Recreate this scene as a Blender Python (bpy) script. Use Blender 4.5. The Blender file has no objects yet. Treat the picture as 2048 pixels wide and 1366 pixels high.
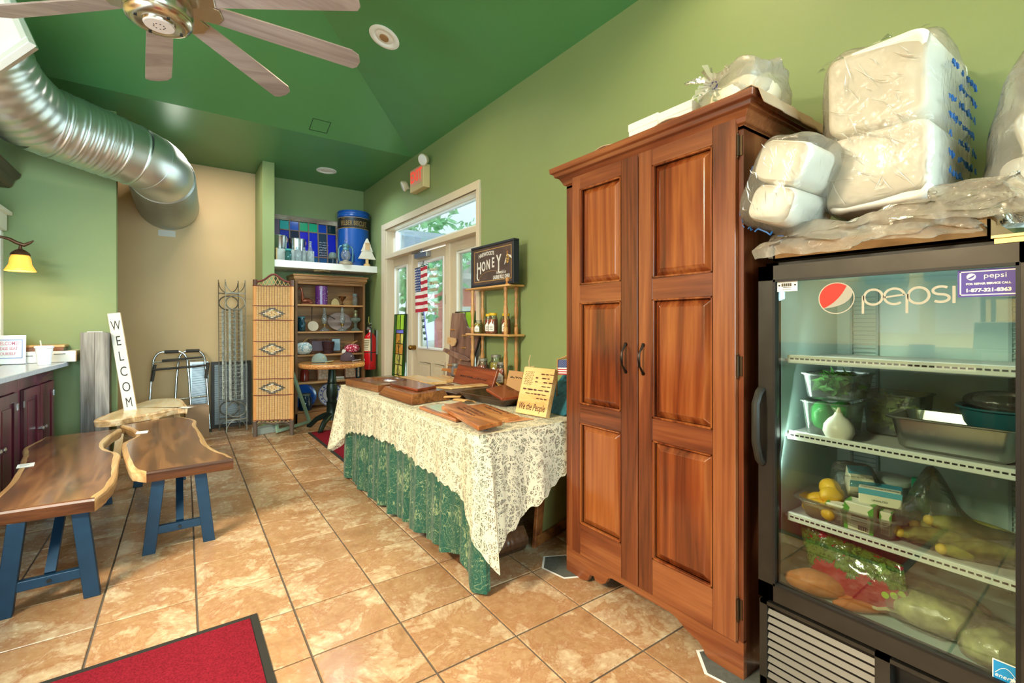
import bpy, bmesh, math, random
from mathutils import Vector, Matrix
from mathutils import noise as mnoise
random.seed(7)
SC = bpy.context.scene
COL = SC.collection
PI = math.pi
R = math.radians
# ------------------------------------------------------------------ camera
FPX, YAW, V0, EYE = 936.0, 0.625, 647.0, 1.25      # focal length in px of 2048, heading, horizon row, eye height
cam = bpy.data.cameras.new('camera')
cam.sensor_width = 36.0
cam.lens = FPX / 2048 * 36.0
cam.shift_y = -(683.0 - V0) / 2048
cam.clip_start = 0.05
camo = bpy.data.objects.new('camera', cam)
COL.objects.link(camo)
camo.location = (0, 0, EYE)
camo.rotation_euler = (PI / 2, 0, -YAW)
SC.camera = camo
# ------------------------------------------------------------------ colour management, world, lamps
SC.view_settings.view_transform = 'Standard'
SC.view_settings.look = 'None'
SC.view_settings.exposure = -0.62
SC.view_settings.gamma = 1.0
SC.view_settings.use_curve_mapping = False
cy = SC.cycles
cy.max_bounces = 10; cy.diffuse_bounces = 5; cy.glossy_bounces = 4
cy.transmission_bounces = 8; cy.transparent_max_bounces = 24
cy.sample_clamp_indirect = 6.0
cy.caustics_reflective = False; cy.caustics_refractive = False
W = bpy.data.worlds.new('sky'); SC.world = W; W.use_nodes = True
_bg = W.node_tree.nodes['Background']
_bg.inputs[0].default_value = (0.80, 0.92, 1.0, 1); _bg.inputs[1].default_value = 12.0

def lamp(name, kind, loc, energy, col, size=None, to=None, spot=None, size_y=None, blend=.6):
    l = bpy.data.lights.new(name, kind); l.energy = energy; l.color = col
    if kind == 'AREA':
        l.size = size
        if size_y: l.shape = 'RECTANGLE'; l.size_y = size_y
    elif size is not None: l.shadow_soft_size = size
    if kind == 'SPOT': l.spot_size = R(spot); l.spot_blend = blend
    o = bpy.data.objects.new(name, l); COL.objects.link(o); o.location = loc
    if to is not None:
        o.rotation_euler = (Vector(to) - Vector(loc)).to_track_quat('-Z', 'Y').to_euler()
    return o
WARM = (1.0, .72, .42); WARM2 = (1.0, .77, .50); COOL = (.62, .82, 1.0)
lamp('daylight_door', 'AREA', (3.6, 4.9, 3.2), 800, (.60, .78, 1.0), 1.1, (0.1, 3.6, 0))
lamp('daylight_front_window', 'AREA', (0.2, -3.25, 1.75), 330, (.66, .88, 1.0), 3.6, (0.2, 3, 1.3), size_y=2.0)
lamp('cool_side_fill', 'AREA', (-1.15, 2.0, 1.75), 58, (.50, .84, 1.0), .9, (1.1, 5.9, 1.7), size_y=.6)  # added cool fill from the left, no window stands there
for i, (lx, ly, lz, e) in enumerate([(1.30, 3.48, 3.40, 55), (1.60, 1.15, 3.30, 60), (1.60, -.5, 3.30, 60), (-.4, .6, 3.5, 60), (-.6, 2.2, 3.5, 45), (.6, 1.6, 3.5, 55), (1.52, 5.62, 3.11, 75)]):
    lamp('can_lamp', 'SPOT', (lx, ly, lz), e, WARM2 if i < 6 else (.72, .90, 1.0), .07, (lx, ly, 0), 150)
lamp('vault_fill', 'AREA', (-.5, 1.2, 3.85), 45, (1, .88, .68), 2.6, (-.5, 1.2, 0), size_y=2.6)  # added soft fill high in the vault for even brightness, no fixture
lamp('niche_fill', 'AREA', (.25, 5.75, 3.10), 34, (1, .90, .76), .5, (.25, 5.9, 0), size_y=.5)  # added fill that brightens the tan niche, no fixture there
lamp('kitchen_tube', 'AREA', (-2.2, 1.2, 2.7), 700, (1, .86, .62), 1.6, (-2.2, 1.2, 0), size_y=.5)

# ------------------------------------------------------------------ geometry helpers
def ray(u, v):
    a = (u - 1024) / FPX; b = (V0 - v) / FPX; s, c = math.sin(YAW), math.cos(YAW)
    return Vector((s + a * c, c - a * s, b))
def px(u, v, x=None, y=None, z=None, t=None):
    """the point of a known wall, floor or table plane that the survey photo shows at (u, v)"""
    r = ray(u, v)
    if x is not None: t = x / r.x
    elif y is not None: t = y / r.y
    elif z is not None: t = (z - EYE) / r.z
    return Vector((0, 0, EYE)) + r * t
def frame(o, xd, yd):
    xd = Vector(xd).normalized(); yd = Vector(yd); zd = xd.cross(yd).normalized(); yd = zd.cross(xd)
    return Matrix(((xd.x, yd.x, zd.x, o[0]), (xd.y, yd.y, zd.y, o[1]), (xd.z, yd.z, zd.z, o[2]), (0, 0, 0, 1)))
def T(x, y, z): return Matrix.Translation((x, y, z))
def RZ(a): return Matrix.Rotation(a, 4, 'Z')
def RX(a): return Matrix.Rotation(a, 4, 'X')
def RY(a): return Matrix.Rotation(a, 4, 'Y')
def FR(o): return frame(o, (0, -1, 0), (0, 0, 1))        # a surface on the right wall, facing the room
def FB(o): return frame(o, (1, 0, 0), (0, 0, 1))         # a surface facing the camera side (-y)

class MB:
    def __init__(s): s.v = []; s.f = []; s.mi = []; s.cur = 0
    def add(s, vs, fs, M=None):
        b = len(s.v)
        s.v += [(M @ Vector(p))[:] if M is not None else tuple(p) for p in vs]
        s.f += [tuple(b + i for i in f) for f in fs]; s.mi += [s.cur] * len(fs)
        return s
    def box(s, x0, y0, z0, x1, y1, z1, M=None):
        if x0 > x1: x0, x1 = x1, x0
        if y0 > y1: y0, y1 = y1, y0
        if z0 > z1: z0, z1 = z1, z0
        return s.add([(x0, y0, z0), (x1, y0, z0), (x1, y1, z0), (x0, y1, z0), (x0, y0, z1), (x1, y0, z1), (x1, y1, z1), (x0, y1, z1)],
                     [(3, 2, 1, 0), (4, 5, 6, 7), (0, 1, 5, 4), (1, 2, 6, 5), (2, 3, 7, 6), (3, 0, 4, 7)], M)
    def cbox(s, c, d, M=None):
        return s.box(c[0] - d[0] / 2, c[1] - d[1] / 2, c[2] - d[2] / 2, c[0] + d[0] / 2, c[1] + d[1] / 2, c[2] + d[2] / 2, M)
    def bar(s, p0, p1, w, h, up=(0, 0, 1)):
        p0 = Vector(p0); p1 = Vector(p1); d = p1 - p0
        if abs(d.normalized().dot(Vector(up))) > .98: up = (0, 1, 0)
        return s.box(0, -w / 2, -h / 2, d.length, w / 2, h / 2, frame(p0, d, Vector(up).cross(d)))
    def cyl(s, p0, p1, r0, r1=None, n=14, cap=True):
        if r1 is None: r1 = r0
        p0 = Vector(p0); p1 = Vector(p1); d = (p1 - p0).normalized()
        a = d.orthogonal().normalized(); b = d.cross(a)
        vs = []
        for p, r in ((p0, r0), (p1, r1)):
            vs += [p + (a * math.cos(2 * PI * i / n) + b * math.sin(2 * PI * i / n)) * r for i in range(n)]
        fs = [(i, (i + 1) % n, n + (i + 1) % n, n + i) for i in range(n)]
        if cap: fs += [tuple(range(n - 1, -1, -1)), tuple(range(n, 2 * n))]
        return s.add(vs, fs)
    def tube(s, pts, r, n=8, closed=False, sy=1.0):
        pts = [Vector(p) for p in pts]; m = len(pts); rr = r if isinstance(r, (list, tuple)) else [r] * m
        tang = []
        for i in range(m):
            a = pts[(i - 1) % m] if (closed or i > 0) else pts[i]
            b = pts[(i + 1) % m] if (closed or i < m - 1) else pts[i]
            tang.append((b - a).normalized())
        nrm = tang[0].orthogonal().normalized(); vs = []
        for i in range(m):
            nrm = (nrm - tang[i] * nrm.dot(tang[i])).normalized(); bn = tang[i].cross(nrm)
            vs += [pts[i] + (nrm * math.cos(2 * PI * k / n) + bn * math.sin(2 * PI * k / n) * sy) * rr[i] for k in range(n)]
        fs = []
        for i in range(m if closed else m - 1):
            j = (i + 1) % m
            fs += [(i * n + k, i * n + (k + 1) % n, j * n + (k + 1) % n, j * n + k) for k in range(n)]
        if not closed: fs += [tuple(range(n - 1, -1, -1)), tuple(range((m - 1) * n, m * n))]
        return s.add(vs, fs)
    def lathe(s, prof, n=24, M=None, cap=True, a0=0, a1=2 * PI):
        full = abs(a1 - a0 - 2 * PI) < 1e-6; k = n if full else n + 1; vs = []
        for r, z in prof:
            vs += [(r * math.cos(a0 + (a1 - a0) * i / n), r * math.sin(a0 + (a1 - a0) * i / n), z) for i in range(k)]
        fs = []
        for j in range(len(prof) - 1):
            for i in range(n):
                i2 = (i + 1) % k
                fs.append((j * k + i, j * k + i2, (j + 1) * k + i2, (j + 1) * k + i))
        if cap and full:
            if prof[0][0] > 1e-5: fs.append(tuple(range(k - 1, -1, -1)))
            if prof[-1][0] > 1e-5: fs.append(tuple((len(prof) - 1) * k + i for i in range(k)))
        return s.add(vs, fs, M)
    def prism(s, pts, h0, h1, M=None):
        n = len(pts)
        ar = sum(pts[i][0] * pts[(i + 1) % n][1] - pts[(i + 1) % n][0] * pts[i][1] for i in range(n))
        if ar < 0: pts = pts[::-1]
        vs = [(p[0], p[1], h0) for p in pts] + [(p[0], p[1], h1) for p in pts]
        return s.add(vs, [tuple(range(n - 1, -1, -1)), tuple(range(n, 2 * n))] + [(i, (i + 1) % n, n + (i + 1) % n, n + i) for i in range(n)], M)
    def grid(s, fn, nu, nv, cu=False, M=None):
        ku = nu if cu else nu + 1
        vs = [fn(i / nu, j / nv) for j in range(nv + 1) for i in range(ku)]
        return s.add(vs, [(j * ku + i, j * ku + (i + 1) % ku, (j + 1) * ku + (i + 1) % ku, (j + 1) * ku + i) for j in range(nv) for i in range(nu)], M)
    def ell(s, c, r, nu=18, nv=12, M=None):
        return s.grid(lambda a, b: (c[0] + r[0] * math.cos(2 * PI * a) * math.sin(PI * b), c[1] + r[1] * math.sin(2 * PI * a) * math.sin(PI * b), c[2] - r[2] * math.cos(PI * b)), nu, nv, True, M)
    def build(s, name, mat, parent=None, smooth=False, bevel=0, seg=1, world=False, solid=0, sub=0, loc=None, rot=None, weld=True, ang=40):
        vs = s.v
        if world and parent is not None:
            inv = wm(parent).inverted(); vs = [(inv @ Vector(p))[:] for p in vs]
        if loc is not None and rot is None and parent is None and world:
            vs = [(p[0] - loc[0], p[1] - loc[1], p[2] - loc[2]) for p in vs]
        me = bpy.data.meshes.new(name); me.from_pydata(vs, [], s.f); 
        mats = mat if isinstance(mat, (list, tuple)) else [mat]
        for m in mats: me.materials.append(m)
        if len(mats) > 1: me.polygons.foreach_set('material_index', s.mi)
        if weld or bevel:
            bm = bmesh.new(); bm.from_mesh(me)
            bmesh.ops.remove_doubles(bm, verts=bm.verts, dist=1e-6)
            if bevel:
                es = [e for e in bm.edges if len(e.link_faces) == 2 and e.calc_face_angle(0) > .5]
                bmesh.ops.bevel(bm, geom=es, offset=bevel, segments=seg, affect='EDGES', profile=.5, clamp_overlap=True)
            bmesh.ops.recalc_face_normals(bm, faces=bm.faces)
            bm.to_mesh(me); bm.free()
        if smooth:
            me.polygons.foreach_set('use_smooth', [True] * len(me.polygons)); me.set_sharp_from_angle(angle=R(ang))
        me.update()
        o = bpy.data.objects.new(name, me); COL.objects.link(o)
        if parent is not None: o.parent = parent
        if loc is not None: o.location = loc
        if rot is not None: o.rotation_euler = rot
        if solid:
            md = o.modifiers.new('thickness', 'SOLIDIFY'); md.thickness = solid; md.offset = 0
        if sub:
            md = o.modifiers.new('smoothing', 'SUBSURF'); md.levels = sub; md.render_levels = sub
        return o
def wm(o):
    M = Matrix.LocRotScale(o.location, o.rotation_euler, o.scale)
    return wm(o.parent) @ M if o.parent else M
def thing(name, label, cat, loc=(0, 0, 0), rz=0, group=None):
    o = bpy.data.objects.new(name, None); o.empty_display_size = .05; COL.objects.link(o)
    o.location = loc; o.rotation_euler = (0, 0, rz)
    o['label'] = label; o['category'] = cat
    if group: o['group'] = group
    return o
def tag(o, label, cat, group=None):
    o['label'] = label; o['category'] = cat
    if group: o['group'] = group
    return o
def struct(o): o['kind'] = 'structure'; return o
def stuff(o): o['kind'] = 'stuff'; return o
def lab(o, s): o['label'] = s; return o
def dup(root, loc, rz, label, group=None, scale=None):
    r = root.copy(); COL.objects.link(r); r.location = loc; r.rotation_euler = (0, 0, rz); r['label'] = label
    if group: r['group'] = group
    if scale: r.scale = scale
    for ch in list(root.children):
        c = ch.copy(); COL.objects.link(c); c.parent = r
        for g in list(ch.children):
            d = g.copy(); COL.objects.link(d); d.parent = c
    return r
def dpart(o, parent, loc=None, rot=None):
    c = o.copy(); COL.objects.link(c); c.parent = parent
    if loc is not None: c.location = loc
    if rot is not None: c.rotation_euler = rot
    return c
def text(s, size, M, mat, parent, name='lettering', sx=1.0, ext=.0004, align='CENTER', shear=0, bold=0, ay='CENTER', space=1.0, fn=None, local=False):
    cu = bpy.data.curves.new(name, 'FONT'); cu.body = s; cu.size = size; cu.align_x = align; cu.align_y = ay
    cu.extrude = ext; cu.shear = shear; cu.offset = bold; cu.space_character = space; cu.resolution_u = 3
    o = bpy.data.objects.new(name, cu); me = bpy.data.meshes.new_from_object(o); bpy.data.objects.remove(o); bpy.data.curves.remove(cu)
    inv = wm(parent).inverted() if parent and not local else Matrix.Identity(4)
    for v in me.vertices:
        p = Vector((v.co.x * sx, v.co.y, v.co.z))
        if fn: p = Vector(fn(p))
        v.co = inv @ (M @ p)
    me.materials.clear(); me.materials.append(mat)
    o = bpy.data.objects.new(name, me); COL.objects.link(o)
    if parent: o.parent = parent
    return o

# ------------------------------------------------------------------ materials
_mc = {}
def _new(name):
    m = bpy.data.materials.new(name); m.use_nodes = True; nt = m.node_tree
    return m, nt, nt.nodes['Principled BSDF']
def N(nt, t, **kw):
    n = nt.nodes.new(t)
    for k, v in kw.items():
        if k.startswith('i_'):
            key = k[2:]; n.inputs[int(key) if key.isdigit() else key.replace('_', ' ')].default_value = v
        else: setattr(n, k, v)
    return n
def L(nt, a, b): nt.links.new(a, b)
def rgb(h):
    h = h.lstrip('#'); c = [int(h[i:i + 2], 16) / 255 for i in (0, 2, 4)]
    return tuple(x / 12.92 if x <= .04045 else ((x + .055) / 1.055) ** 2.4 for x in c) + (1,)
def ramp(nt, fac, stops, interp='LINEAR'):
    r = N(nt, 'ShaderNodeValToRGB'); r.color_ramp.interpolation = interp
    e = r.color_ramp.elements
    while len(e) > len(stops): e.remove(e[-1])
    while len(e) < len(stops): e.new(.5)
    for k, (p, c) in enumerate(stops): e[k].position = p; e[k].color = c
    L(nt, fac, r.inputs[0]); return r
def coords(nt, scale=(1, 1, 1), rnd=False, kind='Object', loc=(0, 0, 0), rot=(0, 0, 0)):
    tc = N(nt, 'ShaderNodeTexCoord'); mp = N(nt, 'ShaderNodeMapping'); mp.inputs['Scale'].default_value = scale
    mp.inputs['Location'].default_value = loc; mp.inputs['Rotation'].default_value = rot
    L(nt, tc.outputs[kind], mp.inputs[0])
    if rnd:
        oi = N(nt, 'ShaderNodeObjectInfo'); ml = N(nt, 'ShaderNodeMath', operation='MULTIPLY', i_1=53.7); L(nt, oi.outputs['Random'], ml.inputs[0])
        ad = N(nt, 'ShaderNodeVectorMath', operation='ADD'); L(nt, mp.outputs[0], ad.inputs[0]); L(nt, ml.outputs[0], ad.inputs[1]); return ad.outputs[0]
    return mp.outputs[0]
def bump(nt, b, h, strength=.2, dist=.002):
    n = N(nt, 'ShaderNodeBump', i_Strength=strength, i_Distance=dist); L(nt, h, n.inputs['Height']); L(nt, n.outputs[0], b.inputs['Normal'])
def mat(name, col, rough=.5, metal=0, spec=.5, coat=0, emit=None, es=1, trans=0, ior=1.45, vary=0, vscale=6, bmp=0, bscale=60, sub=0, sheen=0):
    if name in _mc: return _mc[name]
    m, nt, b = _new(name)
    col = rgb(col) if isinstance(col, str) else tuple(col)[:3] + (1,)
    b.inputs['Base Color'].default_value = col; b.inputs['Roughness'].default_value = rough; b.inputs['Metallic'].default_value = metal
    b.inputs['Specular IOR Level'].default_value = spec; b.inputs['Coat Weight'].default_value = coat; b.inputs['IOR'].default_value = ior
    b.inputs['Transmission Weight'].default_value = trans
    if sheen: b.inputs['Sheen Weight'].default_value = sheen
    if emit: b.inputs['Emission Color'].default_value = rgb(emit) if isinstance(emit, str) else emit; b.inputs['Emission Strength'].default_value = es
    if vary or bmp:
        co = coords(nt)
        n = N(nt, 'ShaderNodeTexNoise', i_Scale=vscale, i_Detail=5.0); L(nt, co, n.inputs['Vector'])
        if vary:
            r = ramp(nt, n.outputs['Fac'], [(.3, tuple(c * (1 - vary) for c in col[:3]) + (1,)), (.7, tuple(min(1, c * (1 + vary)) for c in col[:3]) + (1,))]); L(nt, r.outputs[0], b.inputs['Base Color'])
        if bmp:
            n2 = N(nt, 'ShaderNodeTexNoise', i_Scale=bscale, i_Detail=3.0); L(nt, co, n2.inputs['Vector']); bump(nt, b, n2.outputs['Fac'], bmp)
    _mc[name] = m; return m
def wood(name, dark, mid, light, axis='Z', scale=9, rough=.35, coat=0, ring=1.0, spec=.5, stretch=14, fine=.5, rnd=True):
    if name in _mc: return _mc[name]
    m, nt, b = _new(name); sc = [scale] * 3; sc['XYZ'.index(axis)] = scale / stretch
    co = coords(nt, tuple(sc), rnd)
    n1 = N(nt, 'ShaderNodeTexNoise', i_Scale=1.0, i_Detail=4.0, i_Distortion=.6 * ring); L(nt, co, n1.inputs['Vector'])
    mm = N(nt, 'ShaderNodeMath', operation='MULTIPLY', i_1=5.0 * ring); L(nt, n1.outputs['Fac'], mm.inputs[0])
    fr = N(nt, 'ShaderNodeMath', operation='PINGPONG', i_1=1.0); L(nt, mm.outputs[0], fr.inputs[0])
    sc2 = [scale * 14] * 3; sc2['XYZ'.index(axis)] = scale * .5
    co2 = coords(nt, tuple(sc2), rnd); n2 = N(nt, 'ShaderNodeTexNoise', i_Scale=1.0, i_Detail=3.0); L(nt, co2, n2.inputs['Vector'])
    mx = N(nt, 'ShaderNodeMix', data_type='FLOAT', i_0=fine); L(nt, fr.outputs[0], mx.inputs[2]); L(nt, n2.outputs['Fac'], mx.inputs[3])
    r = ramp(nt, mx.outputs[0], [(.12, rgb(dark)), (.48, rgb(mid)), (.85, rgb(light))]); L(nt, r.outputs[0], b.inputs['Base Color'])
    b.inputs['Roughness'].default_value = rough; b.inputs['Coat Weight'].default_value = coat; b.inputs['Coat Roughness'].default_value = .12; b.inputs['Specular IOR Level'].default_value = spec
    bump(nt, b, n2.outputs['Fac'], .12, .0015)
    _mc[name] = m; return m
def glass(name, tint='#ffffff', refl=.9, rough=.02, dens=0.0, base='#ffffff'):
    """thin clear sheet: transparent with fresnel gloss; dens adds a milky film"""
    if name in _mc: return _mc[name]
    m, nt, b = _new(name); nt.nodes.remove(b); out = nt.nodes['Material Output']
    tr = N(nt, 'ShaderNodeBsdfTransparent'); tr.inputs[0].default_value = rgb(tint)
    gl = N(nt, 'ShaderNodeBsdfGlossy', i_Roughness=rough); fz = N(nt, 'ShaderNodeFresnel', i_IOR=1.5)
    ml = N(nt, 'ShaderNodeMath', operation='MULTIPLY', i_1=refl); L(nt, fz.outputs[0], ml.inputs[0])
    mx = N(nt, 'ShaderNodeMixShader'); L(nt, ml.outputs[0], mx.inputs[0]); L(nt, gl.outputs[0], mx.inputs[2])
    if dens:
        df = N(nt, 'ShaderNodeBsdfDiffuse'); df.inputs[0].default_value = rgb(base); tl = N(nt, 'ShaderNodeBsdfTranslucent'); tl.inputs[0].default_value = rgb(base)
        ad = N(nt, 'ShaderNodeMixShader', i_0=.45); L(nt, df.outputs[0], ad.inputs[1]); L(nt, tl.outputs[0], ad.inputs[2])
        m2 = N(nt, 'ShaderNodeMixShader', i_0=dens); L(nt, tr.outputs[0], m2.inputs[1]); L(nt, ad.outputs[0], m2.inputs[2]); L(nt, m2.outputs[0], mx.inputs[1])
    else: L(nt, tr.outputs[0], mx.inputs[1])
    L(nt, mx.outputs[0], out.inputs[0]); _mc[name] = m; return m
def film(name, dens=.3, refl=2.2, base='#f7f4ea', scale=26, strength=.55):
    """crinkled clear plastic film"""
    if name in _mc: return _mc[name]
    m = glass(name, '#fbfaf6', refl, .12, dens, base); nt = m.node_tree
    co = coords(nt); n = N(nt, 'ShaderNodeTexNoise', i_Scale=scale, i_Detail=5.0, i_Distortion=1.4); L(nt, co, n.inputs['Vector'])
    bp = N(nt, 'ShaderNodeBump', i_Strength=strength, i_Distance=.012); L(nt, n.outputs['Fac'], bp.inputs['Height'])
    for q in nt.nodes:
        if q.type in ('BSDF_GLOSSY', 'FRESNEL', 'BSDF_DIFFUSE'): L(nt, bp.outputs[0], q.inputs['Normal'])
    return m
M_SAGE = mat('sage_paint', (.245, .312, .128), .55, vary=.03, vscale=2, bmp=.04, bscale=90)
M_CEIL = mat('deep_green_paint', (.085, .255, .085), .38, vary=.03, vscale=2)
M_BEIGE = mat('tan_paint', (.64, .455, .24), .6, vary=.03, vscale=2)
M_CREAM = mat('cream_trim', '#d8c9b0', .42)
M_WHITE = mat('white_paint', '#eeece6', .4)
M_BLACK = mat('black', '#141414', .45)
M_STEEL = mat('steel', '#c9ccd0', .28, 1)
M_PAPER = mat('paper_white', '#f4f2ec', .7)
M_INK = mat('ink_black', '#1a1716', .6)
M_CLEAR = glass('clear_glass', '#f4fbf8')
M_JAR = glass('jar_glass', '#eef6f2', 1.3, .03, .06)
# ================================================================== SHELL
XW, YB, ZC, YS, YC = 2.2, 6.69, 3.14, 4.98, 5.45     # right wall, back wall, flat ceiling height, start of flat ceiling, counter wall
# ---- floor: slab plus single tiles
def tile_mat():
    m, nt, b = _new('stone_tile')
    co = coords(nt, (1, 1, 1), True)
    n1 = N(nt, 'ShaderNodeTexNoise', i_Scale=4.6, i_Detail=10.0, i_Roughness=.66, i_Distortion=.45); L(nt, co, n1.inputs['Vector'])
    r1 = ramp(nt, n1.outputs['Fac'], [(.26, rgb('#94683f')), (.40, rgb('#b48758')), (.47, rgb('#c09566')), (.488, rgb('#b07c50')), (.53, rgb('#d0b086')), (.62, rgb('#dac09a')), (.8, rgb('#e4d2b0'))]); L(nt, r1.outputs[0], b.inputs['Base Color'])
    n2 = N(nt, 'ShaderNodeTexNoise', i_Scale=3.0, i_Detail=7.0, i_Roughness=.7, i_Distortion=1.8, noise_dimensions='3D'); L(nt, co, n2.inputs['Vector'])
    sb = N(nt, 'ShaderNodeMath', operation='SUBTRACT', i_1=.5); L(nt, n2.outputs['Fac'], sb.inputs[0]); ab = N(nt, 'ShaderNodeMath', operation='ABSOLUTE'); L(nt, sb.outputs[0], ab.inputs[0])
    r2 = ramp(nt, ab.outputs[0], [(0, (.55, .55, .55, 1)), (.012, (.25, .25, .25, 1)), (.05, (0, 0, 0, 1))])
    n3 = N(nt, 'ShaderNodeTexNoise', i_Scale=38.0, i_Detail=4.0); L(nt, co, n3.inputs['Vector'])
    r3 = ramp(nt, n3.outputs['Fac'], [(.42, (.35, .35, .35, 1)), (.6, (0, 0, 0, 1))])
    mx = N(nt, 'ShaderNodeMix', data_type='RGBA'); mx.inputs[7].default_value = rgb('#a5643a'); L(nt, r2.outputs[0], mx.inputs[0]); L(nt, r1.outputs[0], mx.inputs[6])
    mx2 = N(nt, 'ShaderNodeMix', data_type='RGBA'); mx2.inputs[7].default_value = rgb('#a8743f'); L(nt, r3.outputs[0], mx2.inputs[0]); L(nt, mx.outputs[2], mx2.inputs[6])
    oi = N(nt, 'ShaderNodeObjectInfo'); hs = N(nt, 'ShaderNodeHueSaturation'); mr = N(nt, 'ShaderNodeMapRange', i_3=.76, i_4=.96); L(nt, oi.outputs['Random'], mr.inputs[0]); hs.inputs['Saturation'].default_value = .92; L(nt, mr.outputs[0], hs.inputs['Value']); L(nt, mx2.outputs[2], hs.inputs['Color'])
    L(nt, hs.outputs[0], b.inputs['Base Color'])
    rr = N(nt, 'ShaderNodeMapRange', i_3=.15, i_4=.34); L(nt, n3.outputs['Fac'], rr.inputs[0]); L(nt, rr.outputs[0], b.inputs['Roughness'])
    ad = N(nt, 'ShaderNodeMath', operation='ADD'); L(nt, n1.outputs['Fac'], ad.inputs[0]); L(nt, n3.outputs['Fac'], ad.inputs[1]); bump(nt, b, ad.outputs[0], .22, .003)
    return m
M_TILE = tile_mat(); M_GROUT = mat('grout', '#5d5249', .8)
fl = struct(MB().box(-3.35, -3.15, -.12, 2.34, 6.83, -.005).build('floor', M_GROUT))
TP, TA, TX, TY = .3475, -.013, .0731, 1.871
_h = (TP - .0075) / 2; _c = .0022
tv = []
for d, z in ((_h, -.006), (_h, -_c), (_h - _c, 0.0)): tv += [(-d, -d, z), (d, -d, z), (d, d, z), (-d, d, z)]
tf = [(8, 9, 10, 11)] + [(a + i, a + (i + 1) % 4, a + 4 + (i + 1) % 4, a + 4 + i) for a in (0, 4) for i in range(4)]
tme = bpy.data.meshes.new('tile'); tme.from_pydata(tv, [], tf); tme.materials.append(M_TILE); tme.update()
cells = []
for i in range(-12, 9):
    for j in range(-16, 17):
        a, b = (i + .5) * TP, (j + .5) * TP
        x = TX + a * math.cos(TA) - b * math.sin(TA); y = TY + a * math.sin(TA) + b * math.cos(TA)
        if -3.3 < x < 2.19 and -3.05 < y < 6.68:
            d = x * math.sin(YAW) + y * math.cos(YAW); l = x * math.cos(YAW) - y * math.sin(YAW)
            cells.append((0 if d > .9 and abs(l) < 1.2 * d + .3 else 1, math.hypot(x, y), x, y))
cells.sort()
rest = MB()
for k, (f_, d_, x, y) in enumerate(cells):
    q = random.randrange(4)
    if f_ == 0 and k < 290:
        o = bpy.data.objects.new('tile', tme); COL.objects.link(o); o.parent = fl; o.location = (x, y, random.uniform(-.0004, .0004)); o.rotation_euler = (random.uniform(-.001, .001), random.uniform(-.001, .001), TA + q * PI / 2)
    else: rest.add(tv, tf, T(x, y, 0) @ RZ(TA))
stuff(rest.build('tiles_beyond', M_TILE, fl))
# ---- walls
def wallbox(name, m, *bs):
    w = MB()
    for b in bs: w.box(*b)
    return struct(w.build(name, m, weld=False))
OY0, OY1, OZ = 3.575, 5.81, 2.448
wallbox('wall_right', M_SAGE, (XW, -3.0, 0, XW + .14, OY0, ZC + .1), (XW, OY1, 0, XW + .14, YB + .14, ZC + .1), (XW, OY0, OZ, XW + .14, OY1, ZC + .1))
wallbox('wall_back', M_SAGE, (.90, YB, 0, XW, YB + .14, ZC + .1))
wallbox('wall_tan', M_BEIGE, (-1.3, 6.70, 0, .83, 6.84, ZC + .1), (-1.3, 5.6, 0, -1.15, 6.70, ZC + .1))
wallbox('wall_partition', M_SAGE, (.83, 6.10, 0, .955, 6.70, ZC + .02))
wallbox('wall_counter', M_SAGE, (-1.45, YC, 0, -.42, YC + .14, ZC + .02))
wallbox('wall_left', M_SAGE, (-1.3, 4.35, 0, -1.15, YC, 2.47), (-1.55, 4.5, 0, -1.40, 5.6, ZC + .3))
M_YEL = mat('yellow_paint', (.62, .47, .20), .6, vary=.03, vscale=2)
wallbox('wall_kitchen', M_YEL, (-3.34, -3.0, 0, -3.2, 4.5, ZC + .1), (-3.2, 4.35, 0, -1.301, 4.5, ZC + .3))
wallbox('wall_front', M_SAGE, (-3.34, -3.14, 0, -1.7, -3.0, ZC + .1), (1.9, -3.14, 0, XW + .14, -3.0, ZC + .1), (-1.7, -3.14, 0, 1.9, -3.0, .7), (-1.7, -3.14, 2.6, 1.9, -3.0, ZC + .1))
wf = MB()
for x in (-1.7, -.5, .7, 1.84): wf.box(x, -3.1, .7, x + .06, -3.04, 2.6)
wf.box(-1.7, -3.1, .7, 1.9, -3.04, .76); wf.box(-1.7, -3.1, 2.54, 1.9, -3.04, 2.6)
w4 = struct(wf.build('window_4', M_WHITE))
MB().box(-1.7, -3.075, .7, 1.9, -3.07, 2.6).build('pane', M_CLEAR, w4)
# ---- ceiling: flat soffit over the back, hipped vault over the room
K = .344; XL = -3.2; XM = -.5; ZT = ZC + K * (XW - XM); YF = YS - (XW - XM); YR = -3.0 + (XW - XM)
cv = [(XW, YS, ZC), (XL, YS, ZC), (XL, -3, ZC), (XW, -3, ZC), (XM, YF, ZT), (XM, YR, ZT), (XW, 6.84, ZC), (XL, 6.84, ZC), (XL, 4.4, ZC)]
cl = MB().add(cv, [(0, 1, 4), (1, 2, 5, 4), (2, 3, 5), (3, 0, 4, 5), (0, 6, 7, 1)])
cl.add([(p[0], p[1], p[2] + .12) for p in cv], [(0, 1, 4), (1, 2, 5, 4), (2, 3, 5), (3, 0, 4, 5), (0, 6, 7, 1)])
ceil = struct(cl.build('ceiling', M_CEIL, weld=False))
def on_plane(u, v, p0, n):
    r = ray(u, v); e = Vector((0, 0, EYE)); return e + r * ((Vector(p0) - e).dot(Vector(n)) / r.dot(Vector(n)))
nfar = Vector((0, -K, -1)).normalized(); nright = Vector((-K, 0, -1)).normalized()
ph = on_plane(640, 252, (XW, YS, ZC), nfar)
hatch = MB(); Mh = frame(ph, (1, 0, 0), (0, 1, -K))
for a in ((-.085, -.085, .085, -.079), (-.085, .079, .085, .085), (-.085, -.085, -.079, .085), (.079, -.085, .085, .085)): hatch.box(a[0], a[1], -.002, a[2], a[3], .004, Mh)
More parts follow.
